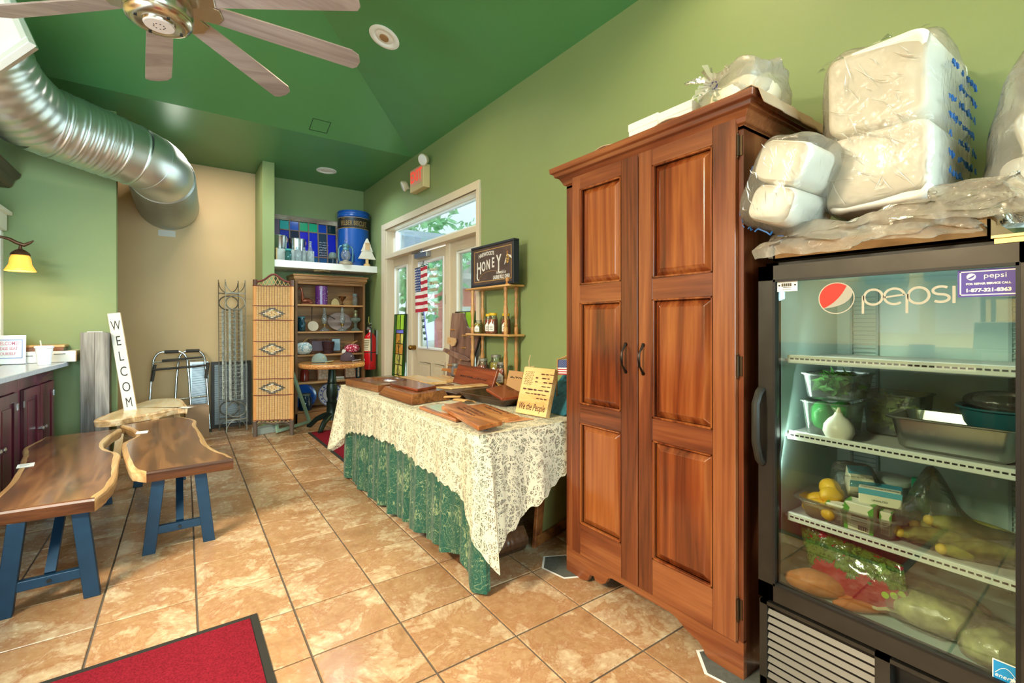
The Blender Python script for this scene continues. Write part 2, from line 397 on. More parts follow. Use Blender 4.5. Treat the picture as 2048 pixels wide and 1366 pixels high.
hatch.build('hatch_seam', mat('seam_dark', '#1d3a1e', .6), ceil)
# ---- door wall: casing, jambs, transom, sidelights, door
tr = MB(); x0, x1 = XW - .02, XW
tr.box(x0, OY0 - .055, 0, x1, OY0, OZ); tr.box(x0, OY1, 0, x1, OY1 + .115, OZ); tr.box(x0, OY0 - .055, OZ, x1, OY1 + .115, OZ + .075)
tr.box(XW - .012, OY0, 2.071, XW + .12, OY1, 2.125)
tr.box(XW, OY0, 0, XW + .14, OY0 + .02, OZ); tr.box(XW, OY1 - .02, 0, XW + .14, OY1, OZ); tr.box(XW, OY0, OZ - .02, XW + .14, OY1, OZ)
tr.box(XW + .07, 4.235, 0, XW + .15, 4.32, 2.071); tr.box(XW + .07, 5.175, 0, XW + .15, 5.265, 2.071)
struct(tr.build('trim_1', M_CREAM, bevel=.003, weld=True))
def lite(name, y0, y1, z0, z1, gy0, gy1, gz0, gz1, xa=XW + .09, xb=XW + .135, mt=M_WHITE, mf=M_WHITE):
    w = MB(); w.box(xa, y0, z0, xb, gy0, z1); w.box(xa, gy1, z0, xb, y1, z1); w.box(xa, gy0, z0, xb, gy1, gz0); w.box(xa, gy0, gz1, xb, gy1, z1)
    o = struct(w.build(name, mt))
    f = MB(); e = .022
    for b in ((gy0 - e, gz0 - e, gy0, gz1 + e), (gy1, gz0 - e, gy1 + e, gz1 + e), (gy0, gz0 - e, gy1, gz0), (gy0, gz1, gy1, gz1 + e)): f.box(xa - .012, b[0], b[1], xa + .004, b[2], b[3])
    f.build('window_frame', mf, o, bevel=.003)
    MB().box((xa + xb) / 2 - .003, gy0, gz0, (xa + xb) / 2 + .003, gy1, gz1).build('pane', M_CLEAR, o)
    return o
M_DOOR = mat('door_cream', '#cbbca3', .4)
lite('window_1', OY0 + .02, OY1 - .02, 2.125, OZ - .02, 3.68, 5.68, 2.175, 2.42)
lite('window_2', 5.265, OY1 - .02, 0, 2.071, 5.345, 5.71, .30, 1.945, mt=M_DOOR)
lite('window_3', OY0 + .02, 4.235, 0, 2.071, 3.72, 4.088, .30, 1.945, mt=M_DOOR)
door = lite('door_1', 4.325, 5.17, .012, 2.062, 4.405, 5.0, .985, 1.935, mt=M_DOOR, mf=mat('lite_frame', '#e4e4e6', .35))
for y0, y1 in ((4.385, 4.63), (4.705, 4.975)):
    q = MB()
    for b in ((y0, .2, y0 + .012, .81), (y1 - .012, .2, y1, .81), (y0, .2, y1, .212), (y0, .798, y1, .81)): q.box(XW + .083, b[0], b[1], XW + .09, b[2], b[3])
    q.box(XW + .085, y0 + .04, .24, XW + .09, y1 - .04, .77)
    q.build('door_panel', M_DOOR, door, bevel=.003)
q = MB().cyl((XW + .04, 5.11, .97), (XW + .09, 5.11, .97), .026).ell((XW + .03, 5.11, .97), (.028, .03, .03)); q.build('door_knob', mat('brass', '#8d6a33', .3, 1), door, smooth=True)
q = MB()
for z in (.35, .75, 1.45): q.box(XW + .078, 4.318, z, XW + .09, 4.34, z + .1)
q.build('hinge', mat('bronze', '#6d5a3f', .4, .8), door)
dc = MB().box(XW + .035, 4.70, 1.99, XW + .09, 5.02, 2.045).box(XW + .03, 4.86, 2.05, XW + .06, 5.10, 2.065).bar((XW + .05, 4.86, 2.065), (XW + .0, 4.72, 2.07), .02, .012).bar((XW + .0, 4.72, 2.07), (XW + .07, 4.98, 2.078), .02, .012).cyl((XW + .05, 4.86, 2.04), (XW + .05, 4.86, 2.075), .018)
dc.build('door_closer', mat('closer_grey', '#aeb2b8', .3, .9), door, bevel=.004)
# ---- baseboards
bb = mat('base_cream', '#c9b794', .5)
struct(MB().box(-1.15, 6.685, 0, .83, 6.70, .10).build('baseboard_tan', bb)); struct(MB().box(.955, YB - .015, 0, XW, YB, .10).build('baseboard_back', bb))
struct(MB().box(XW - .014, -3, 0, XW, OY0 - .056, .10).box(XW - .014, OY1 + .116, 0, XW, YB - .015, .1).build('baseboard_right', bb))
struct(MB().box(-1.15, YC - .014, 0, -.42, YC, .1).build('baseboard_counter', bb))
# ---- left wall bits at the frame edge: crown header, white header and white corner casing
M_DKW = wood('dark_brown_wood', '#2a1a10', '#46301f', '#5c4028', 'Y', 8, .4)
h = MB(); h.prism([(0, 0), (.10, 0), (.13, .03), (.15, .10), (.22, .15), (.24, .20), (0, .20)], 0, .9, frame((-1.15, YC - .05, 2.50), (1, 0, 0), (0, 0, 1)) )
h = MB(); h.prism([(0, 0), (.07, 0), (.09, .02), (.10, .06), (.13, .09), (.14, .12), (0, .12)], 0, 1.0, frame((-1.15, YC - .03, 2.34), (1, 0, 0), (0, 0, 1)))
struct(h.build('trim_2', M_DKW))
struct(MB().box(-1.15, 4.5, 1.99, -1.085, 5.40, 2.12).box(-1.15, 4.5, 2.12, -1.06, 5.43, 2.15).build('trim_3', M_WHITE, bevel=.004))
struct(MB().box(-1.15, 5.38, 1.0, -1.115, YC, 1.99).build('trim_4', M_WHITE, bevel=.003))
# ---- outside the door: paving, porch, barn, trees
M_PAVE = mat('pale_paving', '#e9e6df', .9, vary=.05, vscale=1); struct(MB().box(2.34, -2, -.16, 26, 34, -.1).build('ground_outside', M_PAVE))
struct(MB().box(2.34, 1.5, 2.62, 4.3, 3.9, 2.72).box(2.34,6.9,2.62,4.3,9.0,2.72).build('roof_porch', mat('porch_ceiling', '#c4cfe0', .7)))
barn = thing('barn', 'red barn with a pale gable roof seen through the glass door', 'building', (13.6, 22.0, -.1), -.35)
MB().box(-2.2, -2, 0, 2.2, 2, 3.2).build('wall', mat('barn_red', '#e08a7c', .8), barn)
MB().prism([(-2.5, 3.1), (2.5, 3.1), (0, 5.2)], -2.2, 2.2, frame((0, 0, 0), (1, 0, 0), (0, 0, 1))).build('roof', mat('barn_roof', '#bfb8b4', .7), barn)
for x in (-1.1, .9): MB().box(x - .35, -2.05, 1.0, x + .35, -2.0, 2.2).build('window', M_WHITE, barn)
M_LEAF = mat('tree_leaves', (.36, .66, .34), .7, vary=.5, vscale=3); M_BARK = mat('bark', '#6a5038', .9)
lf = bpy.data.meshes.new('leaf_clump')
def tree(loc, h, r, label, seed):
    rnd = random.Random(seed); t = thing('tree', label, 'tree', loc, 0, 'trees beyond the glass door')
    MB().tube([(0, 0, 0), (.1, 0, h * .4), (0, .1, h * .8)], [.16, .12, .05]).build('trunk', M_BARK, t, smooth=True)
    c = MB()
    for _ in range(900):
        d = Vector((rnd.gauss(0, 1), rnd.gauss(0, 1), rnd.gauss(0, 1))).normalized() * r * rnd.uniform(.45, 1)
        p = Vector((d.x, d.y, d.z * 1.1 + h * .72)); s = rnd.uniform(.14, .3)
        a = Vector((rnd.gauss(0, 1), rnd.gauss(0, 1), rnd.gauss(0, 1))).normalized(); b = a.orthogonal().normalized()
        c.add([p - a * s, p + b * s * .6, p + a * s, p - b * s * .6], [(0, 1, 2, 3)])
    stuff(c.build('foliage', M_LEAF, t, weld=False))
for k, (x, y, h, r, s) in enumerate([(6.6, 15.5, 5.2, 2.3, 'nearest leafy tree beyond the door, left of the red barn'), (8.2, 27.0, 6.5, 3.0, 'tall leafy tree behind the red barn on its left'), (10.5, 12.5, 5.6, 2.0, 'leafy tree to the right of the red barn, seen through the right sidelight'), (5.2, 19.5, 6.0, 2.2, 'leafy tree at the far left outside, seen through the left sidelight'), (17.5, 27.0, 7, 3.4, 'big leafy tree far behind the red barn on its right')]): tree((x, y, -.1), h, r, s, k)
# ================================================================== WALNUT CABINET
W_V = wood('walnut_upright', '#3f1b0d', '#723a1f', '#955a33', 'Z', 7, .33, .35)
W_H = wood('walnut_across', '#3f1b0d', '#723a1f', '#955a33', 'Y', 7, .33, .35)
W_P = wood('walnut_panel', '#3d1608', '#753617', '#9a592b', 'Z', 5, .26, .55, ring=1.5)
M_IRON = mat('dark_bronze', '#2a211b', .35, .9)
M_BRZ = mat('old_bronze_hinge', '#5a4a38', .35, .9)
cab = thing('walnut_cabinet', 'tall reddish walnut cabinet with two panelled doors and a moulded cornice', 'cabinet', (1.614, 1.308, 0))
cx0, cx1, cy0, cy1 = 1.614, 2.185, .853, 1.763
b = MB(); b.box(cx0, cy0, .13, cx0 + .022, .875, 1.985); b.box(cx0, 1.70, .13, cx0 + .022, cy1, 1.985); b.box(cx0, cy0, 1.93, cx0 + .022, cy1, 1.985)
b.box(cx0 + .022, cy0, 0, cx1, cy0 + .02, 1.985); b.box(cx0 + .022, cy1 - .02, 0, cx1, cy1, 1.985); b.box(cx1 - .012, cy0, .1, cx1, cy1, 1.985); b.box(cx0 + .022, cy0, 1.965, cx1, cy1, 1.985); b.box(cx0 + .022, cy0 + .02, .13, cx1, cy1 - .02, .15)
b.build('body', W_V, cab, world=True)
sk = [(-(cy1), .135), (-(cy1), 0), (-1.655, 0), (-1.615, .012), (-1.60, .045), (-1.575, .05), (-1.565, .035), (-1.53, .032), (-1.50, .05), (-1.485, .08), (-1.46, .09), (-1.15, .09), (-1.12, .082), (-1.085, .062), (-1.055, .05), (-1.03, .045), (-1.01, .03), (-1.0, .012), (-.985, 0), (-cy0, 0), (-cy0, .135)]
sk = [(p[0], p[1]) for p in sk]
b = MB(); b.prism(sk, 0, .022, frame((cx0 + .022, 0, 0), (0, -1, 0), (0, 0, 1)) @ Matrix.Scale(-1, 4, (1, 0, 0)) if False else frame((cx0 + .022, 0, 0), (0, -1, 0), (0, 0, 1)))
b.build('base_skirt', W_H, cab, world=True)
pr = [(0, 1.93), (0, 1.945), (.012, 1.95), (.018, 1.965), (.03, 1.985), (.045, 1.99), (.05, 2.005), (.062, 2.01), (.065, 2.035), (0, 2.035)]
def cornice(mb, prof):
    loops = []
    for o, z in prof: loops.append([(cx0 - o, cy0 - o, z), (cx0 - o, cy1 + o, z), (cx1, cy1 + o, z), (cx1, cy0 - o, z)])
    vs = [p for l in loops for p in l]; fs = []
    for k in range(len(prof) - 1):
        for i in range(4): fs.append((k * 4 + i, k * 4 + (i + 1) % 4, k * 4 + 4 + (i + 1) % 4, k * 4 + 4 + i))
    fs.append((0, 1, 2, 3)); n = len(prof) - 1; fs.append((n * 4 + 3, n * 4 + 2, n * 4 + 1, n * 4))
    mb.add(vs, fs)
b = MB(); cornice(b, pr); b.build('cornice', W_H, cab, world=True, bevel=.002)
def raised(mb, x, y0, y1, z0, z1, s=.03):
    e = [(x + .012, 0), (x + .012, .008), (x - .001, s), (x - .003, s + .003)]
    vs = []
    for xx, o in e: vs += [(xx, y0 + o, z0 + o), (xx, y1 - o, z0 + o), (xx, y1 - o, z1 - o), (xx, y0 + o, z1 - o)]
    fs = [(k * 4 + i, k * 4 + (i + 1) % 4, k * 4 + 4 + (i + 1) % 4, k * 4 + 4 + i) for k in range(3) for i in range(4)] + [(12, 13, 14, 15), (3, 2, 1, 0)]
    mb.add(vs, fs)
rows = [(.283, .770), (.862, 1.350), (1.437, 1.900)]
xd = cx0 - .02
for dy0, dy1, py0, py1, hy in ((1.299, 1.703, 1.39, 1.645, 1.362), (.872, 1.295, .958, 1.222, 1.268)):
    d = MB(); d.box(xd, dy0, .132, cx0, py0, 1.977); d.box(xd, py1, .132, cx0, dy1, 1.977)
    dr = d.build('door', W_V, cab, world=True, bevel=.002)
    for z0, z1 in ((.132, rows[0][0]), (rows[0][1], rows[1][0]), (rows[1][1], rows[2][0]), (rows[2][1], 1.977)): MB().box(xd + .0004, py0, z0, cx0, py1, z1).build('rail', W_H, dr, world=True)
    for z0, z1 in rows:
        p = MB(); raised(p, xd + .004, py0 + .001, py1 - .001, z0 + .001, z1 - .001)
        for q in ((py0, z0, py0 + .007, z1), (py1 - .007, z0, py1, z1), (py0, z0, py1, z0 + .007), (py0, z1 - .007, py1, z1)): p.box(xd - .003, q[0], q[1], xd + .012, q[2], q[3])
        p.build('raised_panel', W_P, dr, world=True, bevel=.0015)
    hz = 1.10
    pts = [(xd - .002, hy, hz + .062), (xd - .010, hy, hz + .05), (xd - .026, hy, hz + .028), (xd - .030, hy, hz), (xd - .026, hy, hz - .028), (xd - .010, hy, hz - .05), (xd - .002, hy, hz - .062)]
    hm = MB().tube(pts, [.006, .005, .0045, .006, .0045, .005, .006], 8); hm.cyl((xd, hy, hz + .06), (xd - .004, hy, hz + .06), .008); hm.cyl((xd, hy, hz - .06), (xd - .004, hy, hz - .06), .008)
    hm.build('handle', M_IRON, dr, world=True, smooth=True)
for z in (.245, 1.10, 1.875):
    h = MB(); h.box(cx0 - .004, .848 + .008, z - .035, cx0, .868, z + .035); h.cyl((cx0 - .010, .8705, z - .036), (cx0 - .010, .8705, z + .036), .005, n=10); h.ell((cx0 - .010, .8705, z + .04), (.004, .004, .006), 8, 6); h.ell((cx0 - .010, .8705, z - .04), (.004, .004, .006), 8, 6)
    h.build('hinge', M_BRZ, cab, world=True)
# things lying on the cabinet
M_LINEN = mat('linen', '#b9a184', .85, bmp=.3, bscale=300)
def runner(u, v):
    y = .76 + 1.0 * u; x = 1.57 + .56 * v
    z = 2.041 + .004 * math.sin(u * 37 + v * 3) + .004 * math.sin(u * 11 + 2)
    if v < .12: z -= 0; 
    if u > .9: z -= 0
    x += .010 * math.sin(u * 23)
    return (x, y, z)
def runner2(u, v):
    """runner: flat on the top, its right end hanging over the side"""
    s = u * 1.12; x = 1.575 + .57 * v + .012 * math.sin(s * 17)
    z = 2.045 + .004 * math.sin(s * 31 + v * 4) + .003 * math.sin(v * 19)
    y = 1.70 - s * .86
    if y < .80:
        over = .80 - y; y = .782 - over * .25 + .008 * math.sin(v * 26); z = 2.045 - over * .95 + .006 * math.sin(v * 26)
    return (x, y, z)
tag(MB().grid(runner2, 60, 24).build('table_runner', M_LINEN, smooth=True, solid=.003), 'crumpled beige linen runner spread on top of the walnut cabinet', 'runner')
for y0, y1, h, x0, s in ((1.305, 1.47, .135, 1.74, 'white cardboard box on the walnut cabinet, left of its shiny twin'), (1.135, 1.30, .125, 1.735, 'white cardboard box on the walnut cabinet, beside the knotted plastic bag')):
    t = thing('cardboard_box', s, 'box', (x0 + .1, (y0 + y1) / 2, 2.052), 0, 'white boxes on the cabinet')
    MB().box(x0, y0, 2.052, x0 + .2, y1, 2.052 + h - .03).build('carton', M_PAPER, t, world=True, bevel=.002)
    MB().box(x0 - .003, y0 - .002, 2.052 + h - .034, x0 + .203, y1 + .002, 2.052 + h).build('lid', M_PAPER, t, world=True, bevel=.002)
def blob(c, r, e=.5, amp=0, fr=6, nu=40, nv=26, M=None, seed=0, zfl=None):
    sg = lambda a: (1 if a >= 0 else -1) * abs(a) ** e
    def f(a, b):
        th = 2 * PI * a; ph = PI * (b - .5)
        p = Vector((sg(math.cos(th)) * sg(math.cos(ph)) * r[0], sg(math.sin(th)) * sg(math.cos(ph)) * r[1], sg(math.sin(ph)) * r[2]))
        if amp:
            n = mnoise.noise(p * fr + Vector((seed, seed * 2, 0))) + .5 * mnoise.noise(p * fr * 2.3 + Vector((seed, 3, seed)))
            p += p.normalized() * amp * n
        if zfl is not None and p.z < zfl: p.z = zfl
        return p + Vector(c)
    m = MB(); m.grid(f, nu, nv, True, M); return m
M_FILM = film('bag_film', .17, .75, scale=22, strength=.5); M_FILM2 = film('bag_film_milky', .38, .8, scale=30); M_FILM3 = film('bag_film_thin', .07, .9, '#e8ecdf', 24)
M_TUB = mat('frosted_tub', '#f4efe4', .35, trans=.0, spec=.5)
_b = M_TUB.node_tree.nodes['Principled BSDF']; pass
M_CHAR = mat('white_rolls', '#e9dfc6', .7, bmp=.3, bscale=40)
bg = thing('plastic_bag', 'knotted clear plastic bag of pale rolls on the right end of the walnut cabinet', 'bag', (1.83, .965, 2.055))
b = MB()
for p in ((-.03, -.07, .06), (-.02, .06, .06), (.06, -.02, .06), (0, 0, .11), (-.09, 0, .05)): b.add(*(lambda q: (q.v, q.f))(blob(p, (.065, .075, .055), .8, .008, 14, 16, 10)))
b.build('rolls', M_CHAR, bg, smooth=True)
blob((0, 0, .105), (.135, .155, .105), .75, .035, 9, 44, 28, seed=3, zfl=-.10).build('film', M_FILM2, bg, smooth=True)
b = MB()
for k in range(26):
    a = 2 * PI * k / 26; w = .055 + .03 * math.sin(k * 5.3); p0 = Vector((-.135, .045, .115)); p1 = p0 + Vector((-.03 - .015 * math.sin(k * 3), math.cos(a) * w, math.sin(a) * w))
    q = p0 + Vector((-.03, math.cos(a + .24) * w * .9, math.sin(a + .24) * w * .9)); b.add([p0, p1, q], [(0, 1, 2)])
for k in range(9):
    p0 = Vector((-.13, .05, .13)); dy = .02 * k / 9; b.add([p0, p0 + Vector((-.02, .10 + dy, .035)), p0 + Vector((.01, .12 + dy, .05 + .01 * math.sin(k))), p0 + Vector((0, .06, .05))], [(0, 1, 2, 3)])
b.build('gathered_end', M_FILM2, bg, weld=False)
MB().tube([(-.14 + .014 * math.cos(a) * 0, .045 + .014 * math.cos(a), .115 + .014 * math.sin(a)) for a in [k * PI / 8 for k in range(14)]], .003).build('tie', mat('tie_blue', '#2b2a66', .4), bg)
# ================================================================== GLASS DOOR FRIDGE
M_FR = mat('fridge_dark_metal', '#37342f', .38, .55, vary=.18, vscale=9)
M_FRB = mat('fridge_black', '#131211', .5)
M_LINER = mat('fridge_liner', '#b5cdc6', .45)
M_RAIL = mat('shelf_white', '#e6e8e2', .4)
fr = thing('glass_door_fridge', 'black upright drinks fridge with a printed glass door, stocked with food', 'fridge', (1.62, .468, 0))
fy0, fy1, fx0, fx1 = .145, .795, 1.655, 2.17
b = MB(); b.box(fx0, fy0, .02, fx1, fy0 + .04, 1.455); b.box(fx0, fy1 - .04, .02, fx1, fy1, 1.455); b.box(fx0, fy0, 1.415, fx1, fy1, 1.455); b.box(fx1 - .03, fy0, .02, fx1, fy1, 1.455); b.box(fx0, fy0, .31, fx1, fy1, .355)
b.build('body', M_FRB, fr, world=True)
b = MB(); y0, y1, z0, z1, xa, xb = fy0 + .043, fy1 - .043, .358, 1.412, fx0 + .01, fx1 - .034
b.add([(xa, y0, z0), (xa, y1, z0), (xa, y1, z1), (xa, y0, z1), (xb, y0, z0), (xb, y1, z0), (xb, y1, z1), (xb, y0, z1)], [(0, 1, 5, 4), (1, 2, 6, 5), (2, 3, 7, 6), (3, 0, 4, 7), (4, 5, 6, 7)])
b.build('liner', M_LINER, fr, world=True)
g = MB()
for yc in (.66, .235):
    g.box(xb - .012, yc - .045, .40, xb - .003, yc - .037, 1.38); g.box(xb - .012, yc + .037, .40, xb - .003, yc + .045, 1.38)
    z = .42
    while z < 1.36: g.box(xb - .010, yc - .04, z, xb - .005, yc + .04, z + .003); z += .016
stuff(g.build('vent_grille', mat('vent_grey', '#8fa6a4', .5), fr, world=True, weld=False))
dx0, dx1 = 1.60, 1.645; fw = .048
d = MB(); d.box(dx0, fy1 - fw, .335, dx1, fy1, 1.44); d.box(dx0, fy0, .335, dx1, fy0 + fw, 1.44); d.box(dx0, fy0, 1.392, dx1, fy1, 1.44); d.box(dx0, fy0, .335, dx1, fy1, .388)
dr = d.build('door', M_FR, fr, world=True, weld=False)
gs = MB().box(dx0 + .012, fy0 + fw, .388, dx0 + .016, fy1 - fw, 1.392).build('glass_pane', glass('fridge_glass', '#eef6f1', 1.3, .012), dr, world=True)
q = MB()
for bb_ in ((fy0 + fw - .002, .386, fy0 + fw + .006, 1.394), (fy1 - fw - .006, .386, fy1 - fw + .002, 1.394), (fy0 + fw, .386, fy1 - fw, .394), (fy0 + fw, 1.386, fy1 - fw, 1.394)): q.box(dx0 - .001, bb_[0], bb_[1], dx0 + .012, bb_[2], bb_[3])
q.build('gasket', M_FRB, dr, world=True)
hp = [(dx0 - .004, fy1 - .012, 1.03), (dx0 - .02, fy1 - .012, 1.02), (dx0 - .042, fy1 - .012, .985), (dx0 - .042, fy1 - .012, .86), (dx0 - .02, fy1 - .012, .80), (dx0 - .004, fy1 - .012, .785)]
MB().tube(hp, .013, 8, sy=.9).build('handle', mat('handle_black', '#26241f', .42), dr, world=True, smooth=True)
# printed marks on the glass
PX = dx0 + .0112
def gdecal(pts, m, name, x=PX, th=.0006):
    return MB().prism([(-p[0], p[1]) for p in pts], 0, th, frame((x, 0, 0), (0, -1, 0), (0, 0, 1))).build(name, m, dr, world=True)
def disc(cy_, cz, r, a0=0, a1=2 * PI, n=40): return [(cy_ - r * math.cos(a0 + (a1 - a0) * k / n), cz + r * math.sin(a0 + (a1 - a0) * k / n)) for k in range(n + (0 if abs(a1 - a0 - 2 * PI) < 1e-6 else 1))]
M_DRED = mat('decal_red', '#d32a1c', .5); M_DWHT = mat('decal_white', '#b5ae9c', .55); M_DGRY = mat('decal_grey', '#a8a396', .55)
lc, lz, lr = .570, 1.326, .0475
rg = MB(); n = 48
rg.grid(lambda a, b: (PX - .0005 * (1 - 0), lc + (lr - .003 * b) * math.cos(2 * PI * a), lz + (lr - .003 * b) * math.sin(2 * PI * a)), 48, 1, True)
rg.build('logo_ring', M_DWHT, dr, world=True)
r2 = lr - .003
def onl(a): return (lc - r2 * math.cos(a), lz + r2 * math.sin(a))       # angle as seen from the room, 0 = right
def curve(p0, p1, c, n=14): return [((1 - t) ** 2 * p0[0] + 2 * t * (1 - t) * c[0] + t * t * p1[0], (1 - t) ** 2 * p0[1] + 2 * t * (1 - t) * c[1] + t * t * p1[1]) for t in [k / n for k in range(n + 1)]]
A0, A1 = R(52), R(222)
red = [onl(A0 + (A1 - A0) * k / 30) for k in range(31)]; red += curve(onl(A1), onl(A0), (lc - .006, lz - .012))[1:-1]
gdecal(red, M_DRED, 'logo_red')
wh = curve(onl(A1), onl(A0), (lc - .006, lz - .012)) + [onl(R(52 - k * 4)) for k in range(1, 9)] + curve(onl(R(18)), onl(A1 + .02), (lc - .036, lz - .024))[1:]
gdecal(wh, M_DGRY, 'logo_white')
def gtext(s, size, y, z, m, x=PX - .0005, **k):
    text(s, size, FR((x, y, z)), m, dr, ext=.0003, **k)
# round letter forms of the big word
def stroke(pts, w, m, name='lettering'):
    b = MB(); pts = [Vector((p[0], p[1])) for p in pts]; vs = []
    for i, p in enumerate(pts):
        t = (pts[min(i + 1, len(pts) - 1)] - pts[max(i - 1, 0)]).normalized(); nn = Vector((-t.y, t.x)) * w / 2
        vs += [(PX - .0004, p.x + nn.x, p.y + nn.y), (PX - .0004, p.x - nn.x, p.y - nn.y)]
    b.add(vs, [(2 * i, 2 * i + 1, 2 * i + 3, 2 * i + 2) for i in range(len(pts) - 1)]); return b.build(name, m, dr, world=True)
def arc(cy_, cz, ry, rz, a0, a1, n=28): return [(cy_ - ry * math.cos(R(a0 + (a1 - a0) * k / n)), cz + rz * math.sin(R(a0 + (a1 - a0) * k / n))) for k in range(n + 1)]
lw = .0062
for pc in (.478, .378):
    stroke(arc(pc, 1.325, .0215, .0215, -180, 180), lw, M_DWHT); stroke([(pc + .0245, 1.330), (pc + .0245, 1.278)], lw, M_DWHT)
stroke([(.452, 1.323), (.408, 1.329)], lw * .8, M_DWHT); stroke(arc(.430, 1.325, .0225, .0215, 8, 310), lw, M_DWHT)
stroke(arc(.333, 1.336, .016, .010, 40, 270) + arc(.333, 1.316, .016, .010, 90, -140), lw, M_DWHT)
stroke([(.308, 1.346), (.308, 1.302)], lw, M_DWHT)
# service sticker, barcode plate, saver label
M_VIO = mat('sticker_violet', '#4a3a9a', .45)
st = MB().box(dx0 + .0095, .192, 1.316, dx0 + .0112, .301, 1.384).build('service_sticker', M_VIO, dr, world=True)
sx = dx0 + .009
q = MB()
for a in ((.196, 1.320, .297, 1.3225), (.196, 1.3775, .297, 1.380), (.196, 1.320, .1985, 1.380), (.2945, 1.320, .297, 1.380)): q.box(sx, a[0], a[1], sx + .0006, a[2], a[3])
q.build('border', M_PAPER, dr, world=True)
for s, sz, yy, zz, k in (('pepsi', .017, .234, 1.367, dict(sx=1.15)), ('FOR REPAIR SERVICE CALL', .0066, .2465, 1.348, dict(bold=.0003)), ('1-877-321-8363', .0115, .2465, 1.332, dict(bold=.0006, sx=1.08))): text(s, sz, FR((sx - .0003, yy, zz)), M_PAPER, dr, ext=.0002, **k)
MB().prism([(-p[0], p[1]) for p in disc(.276, 1.366, .0085)], 0, .0004, frame((sx, 0, 0), (0, -1, 0), (0, 0, 1))).build('sticker_logo', M_PAPER, dr, world=True)
MB().prism([(-p[0], p[1]) for p in curve((.2835, 1.361), (.269, 1.371), (.272, 1.360)) + curve((.269, 1.371), (.2835, 1.361), (.276, 1.367))], 0, .0004, frame((sx - .0005, 0, 0), (0, -1, 0), (0, 0, 1))).build('sticker_logo_wave', M_VIO, dr, world=True)
pl = MB().box(dx0 + .0085, .677, 1.354, dx0 + .0112, .738, 1.388).build('barcode_plate', M_PAPER, dr, world=True)
q = MB()
for k in range(16):
    w = (.0012, .0007, .0018)[k % 3]; y = .724 - k * .002
    q.box(dx0 + .008, y, 1.370, dx0 + .0086, y + w, 1.380)
q.cyl((dx0 + .008, .7315, 1.374), (dx0 + .0086, .7315, 1.374), .003, n=10); q.cyl((dx0 + .008, .6835, 1.374), (dx0 + .0086, .6835, 1.374), .003, n=10)
q.box(dx0 + .008, .695, 1.3655, dx0 + .0086, .720, 1.3672); q.box(dx0 + .008, .695, 1.360, dx0 + .0086, .722, 1.3612)
q.build('barcode_print', M_INK, dr, world=True)
M_ESB = mat('label_blue', '#1f8fd0', .45)
MB().box(dx0 + .0095, .194, .378, dx0 + .0112, .237, .437).build('saver_label', M_ESB, dr, world=True)
q = MB()
for a in ((.194, .376, .237, .378), (.194, .437, .237, .439), (.237, .376, .239, .439)): q.box(dx0 + .009, a[0], a[1], dx0 + .0112, a[2], a[3])
q.tube([(dx0 + .0092, .234 - .004 * k, .408 + .018 * math.sin(PI * k / 9)) for k in range(10)], .0007, 4)
q.prism([(-.203 - .007 * (1 if k % 2 == 0 else .42) * math.sin(2 * PI * k / 10), .405 + .007 * (1 if k % 2 == 0 else .42) * math.cos(2 * PI * k / 10)) for k in range(10)], 0, .0004, frame((dx0 + .0093, 0, 0), (0, -1, 0), (0, 0, 1)))
q.build('label_print', M_PAPER, dr, world=True)
text('energy', .014, FR((dx0 + .009, .2165, .404)), M_PAPER, dr, ext=.0002, shear=.25); text('ENERGY STAR', .0056, FR((dx0 + .009, .2155, .385)), M_PAPER, dr, ext=.0002)
# grille
b = MB(); gx0 = 1.612; zt = .318
b.box(gx0, fy1 - .022, .03, gx0 + .05, fy1 + .002, zt); b.box(gx0, fy0, .03, gx0 + .05, fy0 + .02, zt); b.box(gx0, fy0, zt - .012, gx0 + .05, fy1, zt); b.box(gx0, fy0, .03, gx0 + .05, fy1, .06); b.box(gx0, .44, .03, gx0 + .05, .475, zt)
gf = b.build('grille_frame', M_FR, fr, world=True)
MB().box(gx0 + .045, fy0, .03, gx0 + .05, fy1, zt).build('grille_back', M_FRB, gf, world=True)
M_SLAT = mat('slat_grey', '#5f5c56', .45, .4)
z = zt - .034
while z > .07:
    for (ya, yb) in ((.475, fy1 - .022), (fy0 + .02, .44)):
        if ya < .3 and z > zt - .08: continue
        MB().add([(gx0 + .004, ya, z - .008), (gx0 + .004, yb, z - .008), (gx0 + .012, yb, z + .007), (gx0 + .012, ya, z + .007), (gx0 + .006, ya, z - .009), (gx0 + .006, yb, z - .009), (gx0 + .014, yb, z + .006), (gx0 + .014, ya, z + .006)], [(0, 1, 2, 3), (7, 6, 5, 4), (0, 4, 5, 1), (3, 2, 6, 7), (0, 3, 7, 4), (1, 5, 6, 2)]).build('slat', M_SLAT, gf, world=True)
    z -= .0265
hg = MB().box(1.60, .15, 1.455, 1.70, .24, 1.462).box(1.605, .15, 1.442, 1.625, .235, 1.458); hg.build('hinge_plate', mat('hinge_gold', '#b9a06a', .35, .9), fr, world=True)
# shelves
for z in (1.117, .862, .588):
    s = MB().box(1.69, fy0 + .045, z + .006, xb - .02, fy1 - .045, z + .014)
    so = s.build('shelf', mat('shelf_plate', '#c9c6bd', .45), fr, world=True)
    MB().box(1.676, fy0 + .05, z, 1.69, fy1 - .058, z + .028).build('price_rail', M_RAIL, so, world=True, bevel=.002)
    q = MB(); y = fy0 + .06
    while y < fy1 - .075: q.box(1.675, y, z + .013, 1.6765, y + .011, z + .018); y += .0155
    q.build('slots', M_INK, so, world=True)
lamp('fridge_lamp', 'AREA', (1.70, .47, 1.40), .9, (.85, .97, 1.0), .4, (1.9, .47, .4), size_y=.05)
lamp('fridge_lamp', 'AREA', (1.685, .735, .9), 3.5, (.85, .97, .95), .04, (2.0, .40, .8), size_y=.9)
